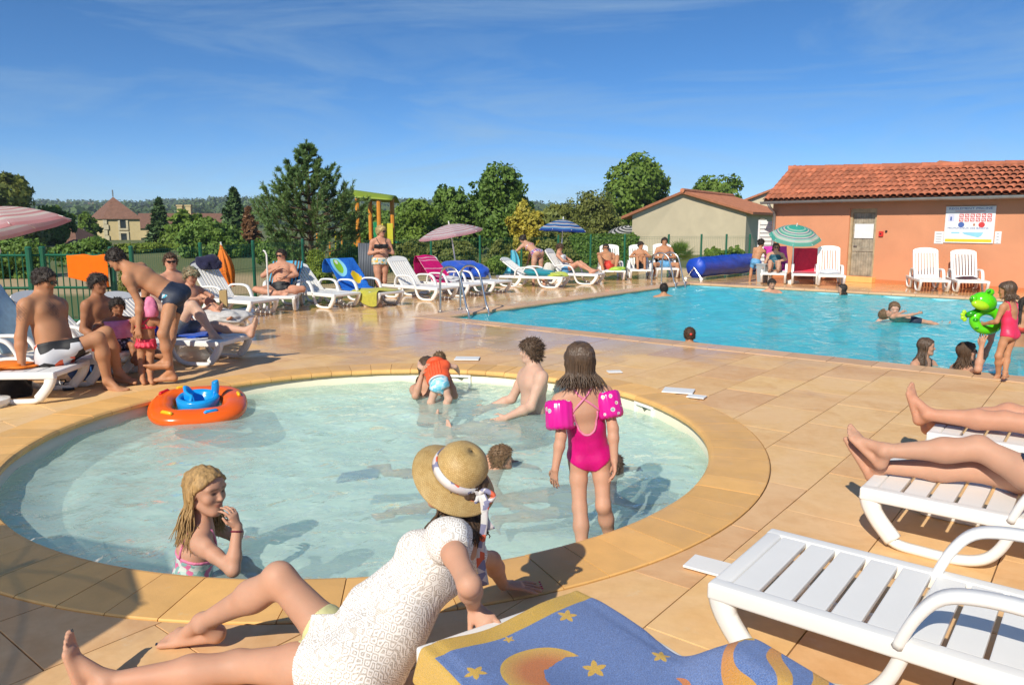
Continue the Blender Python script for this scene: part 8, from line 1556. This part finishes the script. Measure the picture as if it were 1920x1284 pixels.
trunks(o, C_NAVY, 0.055, 0.20, 0.006, 'swim_briefs'); MB().box((0, 0, 0), (0.06, 0.004, 0.09)).build('logo_patch', print_mat('cyan_logo', ((0.05, 0.45, 0.62), (0.6, 0.65, 0.68), (0.02, 0.03, 0.05)), 45), o.root, loc=tuple(surf_path(o, [o.hip['L'] + np.array([-0.05, -0.12, 0.02])], 0.007, o.TL)[0] - o.base), rot=(0, 0.2, 0)); hair(o, H_DARK, 0, 0.035, line=0.24, seed=9, back=-0.26); finish(o)
o = person('little girl in coral ruffled bikini standing with her back turned', 0.95, 'c', 'tan', WY(274, 644, 7.92), WY(273, 594, 7.92), -8, None, head=(-40, -5, 0), LA=(Dv(-0.4, 0.4, -1), Dv(0.2, 0.6, -0.6)), RA=(Dv(0.5, 0.3, -1), Dv(0.1, 0.5, -0.8)), LL=(E(265, 679, 0), tuple(G(267, 711, 0.06))), RL=(E(281, 679, 0), tuple(G(282, 711, 0.06))), h=0.0075, feet=((-0.1, 1, 0), (0.1, 1, 0)), fat=1.1); trunks(o, C_CORAL, 0.06, 0.18, 0.009, 'bikini_bottom'); band(o, C_CORAL, 0.17, 0.20, 0.006)
for sg in (-1, 1): strapline(o, [onbody(o, 0.18, 0.05 * sg, -0.06), onbody(o, 0.24, 0.0, -0.065), onbody(o, 0.29, -0.05 * sg, -0.02)], 0.009, C_CORAL, base=o.T)
mb = MB(); mb.grid(lambda i, j: onbody(o, 0.03 - 0.055 * j, (0.088 + 0.03 * j) * math.cos(i * 6.2832), (0.075 + 0.03 * j) * math.sin(i * 6.2832) - 0.012 + 0.010 * j * math.sin(i * 80)) - o.base, 90, 4); mb.build('ruffle', C_CORAL, o.root, smooth=True, solid=0.003)
hair(o, H_DARK, 0.06, 0.05, seed=3, strands=60, sr=0.008); finish(o); ph = o.q(0.20, -0.42, -0.10); bundle('pink_hood', 'pink sun hat hanging behind the little girl\'s head', 'hat', ph - [0, 0, 0.10], (0.085, 0.07, 0.20), C_PINK, 31, amp=0.12)
o = recline('L3', 'reclining sunbather hidden behind the bending boy, one knee up', 1.70, 'm', 'pale', 0.80, 0.0, 42, 'flat', 'bent', h=0.010, LA='lap', RA='lap'); trunks(o, C_GREY, 0.05, 0.5); hair(o, H_BROWN, 0, 0.06, seed=4); finish(o)
o = recline('L4', 'sunburnt man in sunglasses leaning back behind the cardboard box', 1.78, 'm', 'red', 1.12, 0.10, 74, 'half', 'flat', h=0.011, head=(150, 0, 0), LA='lap', RA=None); trunks(o, C_GREY, 0.05, 0.5); hair(o, H_BROWN, 0, 0.06, seed=8, line=0.22); shades(o); finish(o)
o = recline('L4', 'child in patterned cap and red trunks sitting in front of the sunburnt man', 1.34, 'c', 'red', 0.52, -0.14, 82, 'half', 'side', h=0.010, head=(120, -20, 0), LA='knee', RA='knee'); trunks(o, C_RED, 0.05, 0.45); hair(o, print_mat('cap', ((0.20, 0.15, 0.08), (0.32, 0.25, 0.14), (0.12, 0.14, 0.08)), 40), 0, 0.07, line=0.16, seed=2); finish(o)
# ================================================================== far row
o = recline('L6', 'man in sunglasses and black trunks sitting cross-legged facing the pool', 1.76, 'm', 'red', 0.72, 0, 58, 'frog', 'frog', 'lap', 'chest', h=0.012, head=(200, -2, 0)); briefs(o, C_BLACK, 0.05, 0.55, off=0.007); hair(o, H_DARK, 0, 0.03, line=0.27, seed=2); shades(o); finish(o)
o = person('blonde woman in black bikini top and patterned skirt standing with folded arms', 1.68, 'f', 'red', WY(714, 489, 17.3), WY(713, 447, 17.3), 150, None, head=(118, -6, 0), LA=(E(731, 461, 0), E(712, 466, -1)), RA=(E(696, 463, 0), E(710, 471, -1)), LL=(Dv(-0.05, -0.05, -1), Dv(-0.05, 0.05, -1)), RL=(Dv(0.06, -0.1, -1), Dv(0.08, 0.05, -1)), h=0.011, fat=1.12, belly=0.2, feet=((0.3, -1, 0), (0.0, -1, 0)), bust=0.042); band(o, C_BLACK, 0.165, 0.225, 0.006)
for sg in (-1, 1): strapline(o, [onbody(o, 0.22, 0.045 * sg, 0.08), onbody(o, 0.27, 0.055 * sg, 0.045), onbody(o, 0.29, 0.055 * sg, 0.0), onbody(o, 0.22, 0.05 * sg, -0.06)], 0.008, C_BLACK, base=o.T)
trunks(o, P_SKIRT, 0.045, 0.14, 0.016, 'swim_skirt'); hair(o, hair_mat('hair_pale_blond', (0.52, 0.38, 0.16), 0.5), 0.0, 0.085, line=0.22, seed=6, back=-0.38, side=-0.15); shades(o); finish(o)
pel = WY(1007, 475, 21.0)
o = person('woman in bright bikini bending over a lounger and holding out a blue towel', 1.70, 'f', 'fair', pel, WY(986, 456, 21.35), -40, None, head=(-60, -35, 0), LA=(E(974, 466, 0), E(963, 471, 0)), RA=(Dv(-0.2, 0.5, -1), Dv(-0.2, 0.5, -0.8)), LL=(E(1000, 502, 0), E(1000, 530, 0)), RL=(E(1014, 502, 0), E(1020, 531, 0)), h=0.012, feet=((-0.3, 0.9, 0), (0.2, -0.9, 0))); briefs(o, P_BIK, 0.05, 0.5, off=0.007); band(o, P_BIK, 0.18, 0.205, 0.006); hair(o, H_DARK, 0, 0.05, seed=2, back=-0.3); pell_ = o.q(0, -0.42, 0.25)
MB().lathe([(0.0, 0.05), (0.04, 0.035), (0.05, 0.0), (0.035, -0.035), (0, -0.05)], 12).build('hair_bun', H_DARK, o.root, smooth=True, loc=tuple(pell_ - o.base)); hnd = o.hand['L'][1]; finish(o)
cloth_grid('hand_towel', 'light blue towel held out by the bending woman', lambda a, q: (hnd[0] + (a - 0.5) * (0.12 + 0.36 * q) - 0.03 * q + 0.06 * math.sin(4 * q), hnd[1] - 0.03 + 0.06 * math.sin(9 * a), hnd[2] + 0.02 - 0.78 * q + 0.10 * abs(a - 0.5) * q), 14, 22, T('cyan_terry', (0.10, 0.48, 0.62)), seed=15, disp=0.01)
o = recline('L14', 'woman in white top reading on the lounger under the blue parasol', 1.66, 'f', 'red', 1.02, 0, 62, 'half', 'half', 'lap', 'lap', h=0.013, head=(130, -22, 0)); slide_shell(o, 'white_top', C_WHITE, 0.010, 0.02, 0.235); trunks(o, C_BLUE, 0.05, 0.25, 0.010, 'shorts'); hair(o, H_BROWN, 0, 0.06, seed=5, back=-0.3); finish(o)
o = recline('L15', 'man in red trunks and sunglasses reclining with knees apart', 1.78, 'm', 'tan', 0.80, -0.12, 40, 'open', 'open', None, 'knee', h=0.013, head=(185, 5, 0)); trunks(o, C_RED, 0.05, 0.42); hair(o, H_DARK, 0, 0.03, seed=5); shades(o); finish(o)
bundle('towel', 'lime and turquoise towel lying on the red-trunked man\'s lounger', 'towel', LP('L15', 0.12, 0.25, DZ), (0.22, 0.16, 0.10), print_mat('lime_turq', ((0.4, 0.6, 0.08), (0.05, 0.4, 0.5)), 6), 33)
o = recline('L16', 'slim sunbather hugging both knees on a lounger', 1.52, 'm', 'tan', 0.72, 0, 84, 'bent', 'bent', 'knee', 'knee', h=0.013, head=(150, -5, 0), fat=0.9); trunks(o, C_BLACK, 0.05, 0.4); hair(o, H_DARK, 0, 0.06, seed=6); finish(o)
o = recline('L17', 'man in blue trunks sitting upright beside the far ladder', 1.76, 'm', 'tan', 0.78, 0, 76, 'side', 'side', 'lap', 'lap', h=0.013, head=(182, -3, 0)); trunks(o, C_BLUE, 0.05, 0.5); hair(o, H_DARK, 0, 0.05, seed=7); finish(o)
pel = WY(1417, 490, 22.0)
o = person('boy in blue shorts standing by the upright lounger stack', 1.30, 'c', 'tan', pel, WY(1424, 468, 22.05), 20, None, head=(60, -5, 0), LA=(Dv(-0.2, -0.1, -1), Dv(0.1, 0.5, -0.8)), RA=(Dv(0.5, 0.6, -0.6), Dv(0.6, 0.6, 0)), LL=(Dv(-0.15, 0.05, -1), Dv(-0.12, -0.1, -1)), RL=(Dv(0.05, 0.1, -1), Dv(0, -0.1, -1)), h=0.012); trunks(o, C_BLUE, 0.05, 0.6); hair(o, H_DARK, 0, 0.05, seed=8); finish(o)
o = recline('L18', 'woman in teal swimsuit and sunglasses lounging under the teal parasol', 1.66, 'f', 'fair', 0.86, 0, 58, 'half', 'half', 'lap', None, h=0.013, head=(190, -3, 0), fat=1.1, bust=0.04); shell(o, 'swimsuit', o.TL, reg_suit(o, 0.215, -0.07, 0.5), 0.008, C_TEAL); hair(o, H_BROWN, 0.05, 0.06, seed=9, strands=50, sr=0.012); shades(o); finish(o)
# ================================================================== in the big pool
def swimmer(label, u, v, y, yaw, hyaw, st=1.7, kind='m', skin='tan', hairm=H_DARK, hl=0.0, arms=None, hp=0, h=0.012, strands=0, hr=0, **kw):
    """upright in the water, head centre at the pixel"""
    B = BUILD[kind]; hc = WY(u, v, y); nk = hc - np.array([0, 0, (0.030 + 0.52 * B['head']) * st]) - yawv(hyaw) * B['head'] * st * 0.10; pel = nk - np.array([0, 0, B['torso'] * st]) - yawv(yaw) * 0.08; a = arms or ((Dv(*(np.cross(yawv(yaw), [0, 0, -1]) * 0.6 + yawv(yaw) * 0.6 - np.array([0, 0, 0.75]))), Dv(*(yawv(yaw) * 0.8 + np.cross(yawv(yaw), [0, 0, -1]) * 0.4))), (Dv(*(np.cross(yawv(yaw), [0, 0, 1]) * 0.6 + yawv(yaw) * 0.6 - np.array([0, 0, 0.75]))), Dv(*(yawv(yaw) * 0.8 + np.cross(yawv(yaw), [0, 0, 1]) * 0.4))))
    return person(label, st, kind, skin, pel, nk, yaw, None, (hyaw, hp, hr), a[0], a[1], (Dv(*(yawv(yaw) * 0.5 - np.array([0, 0, 0.7]))), Dv(*(-yawv(yaw) * 0.5 - np.array([0, 0, 0.6])))), (Dv(*(yawv(yaw) * 0.3 - np.array([0, 0, 0.9]))), Dv(*(-yawv(yaw) * 0.4 - np.array([0, 0, 0.7])))), h=h, **kw)
o = swimmer('dark-haired swimmer seen from behind, heading for the far ladder', 1245, 540, 18.2, 10, 10); trunks(o, C_NAVY, 0.05, 0.5); hair(o, H_DARK, 0, 0.05, seed=1, back=-0.35); finish(o)
o = swimmer('boy with close-cropped hair and red mark at the near pool edge', 1293, 626, 10.75, 15, 12, 1.5, 'm', 'tan', h=0.009); trunks(o, C_RED, 0.05, 0.5); hair(o, H_BROWN, 0, 0.03, seed=2, back=-0.34); c_ = o.q(0.08, -0.47, 0.08); finish(o); MB().lathe([(0, 0.02), (0.018, 0.012), (0.022, 0), (0.018, -0.012), (0, -0.02)], 10).build('hair_clip', C_RED, o.root, smooth=True, loc=tuple(c_ - o.base))
o = swimmer('man with elbows on the far pool rim below the teal parasol', 1447, 531, 19.35, 182, 182, 1.75, 'm', 'red', hp=-8); trunks(o, C_NAVY, 0.05, 0.5); hair(o, H_DARK, 0, 0.035, seed=3); finish(o)
o = swimmer('woman with wet slicked hair swimming along the far pool rim', 1578, 541, 18.55, -80, -75, 1.65, 'f', 'fair', hp=5); band(o, C_BLACK, 0.165, 0.22); briefs(o, C_BLACK, 0.05); hair(o, H_DARK, 0.1, 0.05, seed=4, strands=50, sr=0.012); finish(o)
o = swimmer('bald man standing in the big pool holding a floating child', 1676, 577, 13.75, 178, 196, 1.78, 'm', 'pale', h=0.011, hp=-14, arms=((Dv(0.8, -0.6, -0.25), Dv(-0.1, -0.9, 0.25)), (Dv(-0.8, -0.5, -0.3), Dv(0.1, -0.9, 0.15)))); trunks(o, C_NAVY, 0.05, 0.5); hair(o, H_LBROWN, 0, 0.008, line=0.33, seed=5); finish(o)
hc = WY(1654, 590, 13.35)
o = person('fair child floating on the back in the bald man\'s arms', 1.15, 'c', 'fair', (hc[0] + 0.52, hc[1] - 0.02, hc[2] - 0.10), (hc[0] + 0.15, hc[1], hc[2] - 0.03), 90, None, head=(150, 65, 'body'), LA=(Dv(0.5, 0.6, 0.2), Dv(0.8, 0.2, 0.2)), RA=(Dv(0.7, -0.6, 0.15), Dv(0.8, 0.1, 0.15)), LL=(Dv(0.95, 0.1, -0.15), Dv(0.9, 0.1, -0.3)), RL=(Dv(0.95, -0.15, -0.15), Dv(0.9, -0.1, -0.3)), h=0.010); trunks(o, C_NAVY, 0.06, 0.4); hair(o, H_LBROWN, 0, 0.05, seed=6); finish(o)
o = swimmer('smiling girl with long wet brown hair at the near pool edge', 1737, 649, 9.15, 150, 118, 1.58, 'f', 'fair', h=0.008, bust=0.02); band(o, C_BLACK, 0.165, 0.23, 0.005); briefs(o, C_BLACK, 0.05)
for sg in (-1, 1): strapline(o, [onbody(o, 0.225, 0.05 * sg, 0.07), onbody(o, 0.27, 0.045 * sg, 0.04), onbody(o, 0.295, 0.03 * sg, -0.02)], 0.008, C_BLACK, base=o.T)
hair(o, H_WET, 0.20, 0.045, line=0.26, seed=7, strands=120, wave=0.01, sr=0.008); finish(o)
o = swimmer('woman in sunglasses reaching both arms up towards the inflatable frog', 1816, 659, 8.62, 85, 102, 1.66, 'f', 'fair', h=0.0075, hp=8, arms=((E(1852, 672, 1), E(1858, 641, 0)), (E(1834, 692, -1), E(1841, 648, 0))), hands=(('g', (0.0, 0.1, 1), 0.15, 0.35), ('g', (-0.05, -0.1, 1), 0.2, 0.25)), hand_n=((-0.5, -0.6, 0), (0.8, 0.3, 0))); band(o, C_NAVY, 0.165, 0.225); briefs(o, C_NAVY, 0.05); hair(o, H_BROWN, 0.13, 0.055, line=0.24, seed=8, strands=110, wave=0.02, sr=0.008); shades(o); finish(o)
o = person('small girl in rose pink swimsuit standing on the pool edge with a frog', 1.06, 'c', 'tan', WY(1893, 622, 8.06), WY(1892, 564, 8.08), -22, -30, head=(-50, -8, 0), LA=(E(1868, 604, 0), E(1846, 607, 1)), RA=(Dv(-0.2, 0.8, -0.6), Dv(-0.8, 0.4, 0.0)), LL=(E(1874, 662, 0), tuple(G(1872, 699, 0.06))), RL=(E(1888, 664, 0), tuple(G(1884, 705, 0.06))), h=0.0075, feet=((-0.9, -0.1, 0), (-0.7, -0.6, 0)))
shell(o, 'swimsuit', o.TL, reg_suit(o, 0.225, -0.075, 0.45, (0.24, 0.058, 0.115)), 0.005, C_ROSE)
for sg in (-1, 1): strapline(o, [onbody(o, 0.22, 0.058 * sg, -0.05), onbody(o, 0.27, 0.06 * sg, -0.04), onbody(o, 0.295, 0.058 * sg, 0.0)], 0.008, C_ROSE, base=o.T)
hair(o, H_WET, 0.06, 0.05, seed=9, strands=110, wave=0.01, sr=0.007); finish(o)
o = swimmer('dark-haired bather at the right behind the girl in rose pink', 1926, 572, 10.6, 180, 170, 1.66, 'f', 'tan', h=0.011); band(o, C_RED, 0.165, 0.225); briefs(o, C_RED, 0.05); hair(o, H_DARK, 0.2, 0.05, seed=4, strands=60, sr=0.011); finish(o)
# ================================================================== legs on the loungers beside the round pool
hm = LOUNGERS['mid'][1]
o = person('sunbather with pale crossed legs lying on the middle lounger', 1.76, 'f', 'fair', LP('mid', 0.02, 0.90, DZ + 0.105), LP('mid', 0.0, 1.32, DZ + 0.45), yaw_of(-hm), None, head=(yaw_of(-hm), 0, 0), LA=(tuple(LP('mid', 0.30, 1.1, DZ + 0.2)), tuple(LP('mid', 0.2, 0.95, DZ + 0.3))), RA=(tuple(LP('mid', -0.30, 1.1, DZ + 0.2)), tuple(LP('mid', -0.15, 0.95, DZ + 0.3))), LL=(tuple(LP('mid', 0.03, 0.48, DZ + 0.225)), E(1626, 846, 0)), RL=(tuple(LP('mid', -0.06, 0.46, DZ + 0.085)), E(1609, 874, 0)), h=0.0065, feet=(-hm * 0.75 + np.array([0, 0, 0.85]) + np.array([-.12, .1, 0]), -hm * 0.55 + np.array([0, 0, 0.9])), toes=True, froll=(-38, -34)); slide_shell(o, 'swimsuit', C_NAVY, 0.005, -0.06, 0.2, o.TL); hair(o, H_BROWN, 0.1, 0.05, seed=5); finish(o)
hm = LOUNGERS['far'][1]
o = person('sunbather with tanned outstretched legs lying on the furthest lounger of the row', 1.76, 'm', 'red', LP('far', 0.0, 0.86, DZ + 0.115), LP('far', 0.0, 1.26, DZ + 0.5), yaw_of(-hm), None, head=(yaw_of(-hm), 0, 0), LL=(tuple(LP('far', 0.12, 0.44, DZ + 0.10)), E(1775, 780, 0)), RL=(tuple(LP('far', -0.08, 0.44, DZ + 0.11)), E(1748, 795, 0)), h=0.007, feet=(-hm * 0.3 + np.array([0, 0, 1]), -hm * 0.35 + np.array([0, 0, 1])), toes=True, froll=(-30, -34)); trunks(o, C_NAVY, 0.05, 0.5); hair(o, H_BROWN, 0, 0.05, seed=6); finish(o)
# ================================================================== floats
def torus_float(c, rz):
    t = thing('baby_float', 'orange inflatable baby seat ring with blue seat on the water', 'pool float', c, rz); t.rotation_euler = (R(8), 0, rz); MT_OR = M('orange_vinyl', (0.86, 0.12, 0.008), 0.22, 0.06, 6, spec=0.5); MT_BL = M('blue_vinyl', (0.01, 0.30, 0.72), 0.22, 0.15, 9); MT_YL = M('yellow_vinyl', (0.80, 0.46, 0.01), 0.3, 0.05)
    V = []; nu, nv = 64, 20; RM, rm = 0.30, 0.128
    for i in range(nu):
        a = 2 * math.pi * i / nu; sq = 1 / (abs(math.cos(a)) ** 3.2 + abs(math.sin(a)) ** 3.2) ** (1 / 3.2); R_ = RM * sq
        for j in range(nv): b = 2 * math.pi * j / nv; k = R_ + rm * (1.25 if math.cos(b) > 0 else 0.75) * math.cos(b) * (1 if math.cos(b) < 0 else 0.9); V.append((k * math.cos(a), k * math.sin(a), 0.055 + 0.078 * math.sin(b) * (1 + 0.03 * math.sin(9 * a))))
    Q = [(i * nv + j, ((i + 1) % nu) * nv + j, ((i + 1) % nu) * nv + (j + 1) % nv, i * nv + (j + 1) % nv) for i in range(nu) for j in range(nv)]; mk('ring', npmesh('ring', np.array(V), np.array(Q)), MT_OR, t)
    mb = MB(); mb.lathe([(0.0, -0.02), (0.13, -0.015), (0.185, 0.05), (0.195, 0.14), (0.17, 0.165), (0.145, 0.13), (0.12, 0.06), (0, 0.05)], 28); mb.build('seat', MT_BL, t, smooth=True)
    mb = MB(); mb.grid(lambda i, j: (-0.08 + 0.03 * math.sin(9 * i) , -0.17 + 0.34 * i, 0.13 + 0.11 * math.sin(math.pi * i) * j + 0.02 * math.sin(13 * i) * j), 20, 8); mb.build('seat_back', MT_BL, t, smooth=True, solid=0.03); mb = MB(); mb.tube(curve_pts([(0.12, 0.05, 0.08), (0.15, 0.06, 0.15), (0.16, 0.07, 0.24), (0.155, 0.07, 0.27)], 5), [0.035] * 5 + [0.036] * 5 + [0.033] * 5 + [0.015], 10); mb.build('backrest', MT_BL, t, smooth=True)
    for a, mt, w in ((-2.25, MT_YL, 0.05), (-1.25, MT_BL, 0.05), (0.15, MT_YL, 0.035), (2.45, M('red_vinyl', (0.72, 0.01, 0.02), 0.25), 0.05), (2.0, MT_YL, 0.04)):
        mb = MB(); R_ = RM / (abs(math.cos(a)) ** 3.2 + abs(math.sin(a)) ** 3.2) ** (1 / 3.2) + 0.065; c_ = np.array([R_ * math.cos(a), R_ * math.sin(a), 0.055 + 0.078 * 0.80]); tn = np.array([-math.sin(a), math.cos(a), 0]); mb.tube([c_ - tn * w * 1.1, c_ - tn * w * 0.9 + [0, 0, 0.012], c_ + tn * w * 0.9 + [0, 0, 0.012], c_ + tn * w * 1.1], 0.017, 8); mb.build('handle_patch', mt, t, smooth=True)
torus_float((-3.0, 7.12, WZ1 + 0.02), 0.35)
# inflatable frog held over the water
c = WY(1838, 578, 8.25); fr = thing('inflatable_frog', 'shiny green inflatable frog ring held by the girl in rose pink', 'pool float', tuple(c)); MT_FG = M('frog_green', (0.10, 0.62, 0.01), 0.15, 0.10, 7); MT_FD = M('frog_dark_green', (0.02, 0.30, 0.01), 0.15, 0.1); MT_FY = M('frog_lime', (0.38, 0.70, 0.02), 0.15, 0.1)
def blob(name, mat, c_, r_, rot=(0, 0, 0), par=None):
    bm = bmesh.new(); bmesh.ops.create_uvsphere(bm, u_segments=28, v_segments=18, radius=1.0); me = bpy.data.meshes.new(name); bm.to_mesh(me); bm.free(); me.polygons.foreach_set('use_smooth', [True] * len(me.polygons)); o_ = mk(name, me, mat, par or fr, loc=tuple(c_), rot=rot); o_.scale = r_; return o_
px = lambda u, v, dy=0.0: WY(u, v, 8.25 + dy) - c
blob('head', MT_FG, px(1845, 566), (0.135, 0.10, 0.105), (0, 0.35, 0)); blob('eye', MT_FG, px(1825, 561, -0.05), (0.038, 0.038, 0.045)); blob('eye', MT_FG, px(1856, 548, -0.03), (0.045, 0.04, 0.04)); blob('snout', MT_FY, px(1838, 572, -0.07), (0.10, 0.05, 0.05), (0, 0.3, 0)); blob('pupil', MT_FD, px(1822, 560, -0.088), (0.015, 0.012, 0.02)); blob('pupil', MT_FD, px(1855, 546, -0.07), (0.018, 0.012, 0.018))
mb = MB(); mb.tube([px(1850, 600) + np.array([0.135 * math.cos(t), 0.02 * math.sin(t), 0.105 * math.sin(t)]) for t in np.linspace(0, 2 * math.pi, 40)], 0.052, 14); mb.build('ring_body', MT_FG, fr, smooth=True)
mb = MB(); mb.tube([px(1835, 583), px(1822, 588), px(1812, 591)], [0.036, 0.034, 0.03], 12); arm_ = mb.build('arm', MT_FD, fr, smooth=True)
for k in range(4): a = 2.2 + k * 0.75; blob('finger', MT_FY, px(1810, 591) + np.array([0.035 * math.cos(a), -0.01, 0.045 * math.sin(a)]), (0.026, 0.018, 0.022), (0, -a, 0), arm_)
for k, (u, v) in enumerate(((1829, 600), (1832, 614), (1850, 622))): blob('spot', MT_FD, px(u, v, -0.035), (0.03, 0.028, 0.024))
# ================================================================== air
hz_m = bpy.data.materials.new('haze_air'); hz_m.use_nodes = True; nt = hz_m.node_tree; nt.nodes.clear(); ho = N(nt, 'OutputMaterial'); pv = N(nt, 'VolumePrincipled'); pv.inputs['Color'].default_value = (0.70, 0.82, 1.0, 1); pv.inputs['Density'].default_value = 0.00034; nt.links.new(pv.outputs[0], ho.inputs['Volume'])
tag(MB().box((0, 525, 22), (3600, 1960, 56)).build('haze', hz_m), kind='stuff')
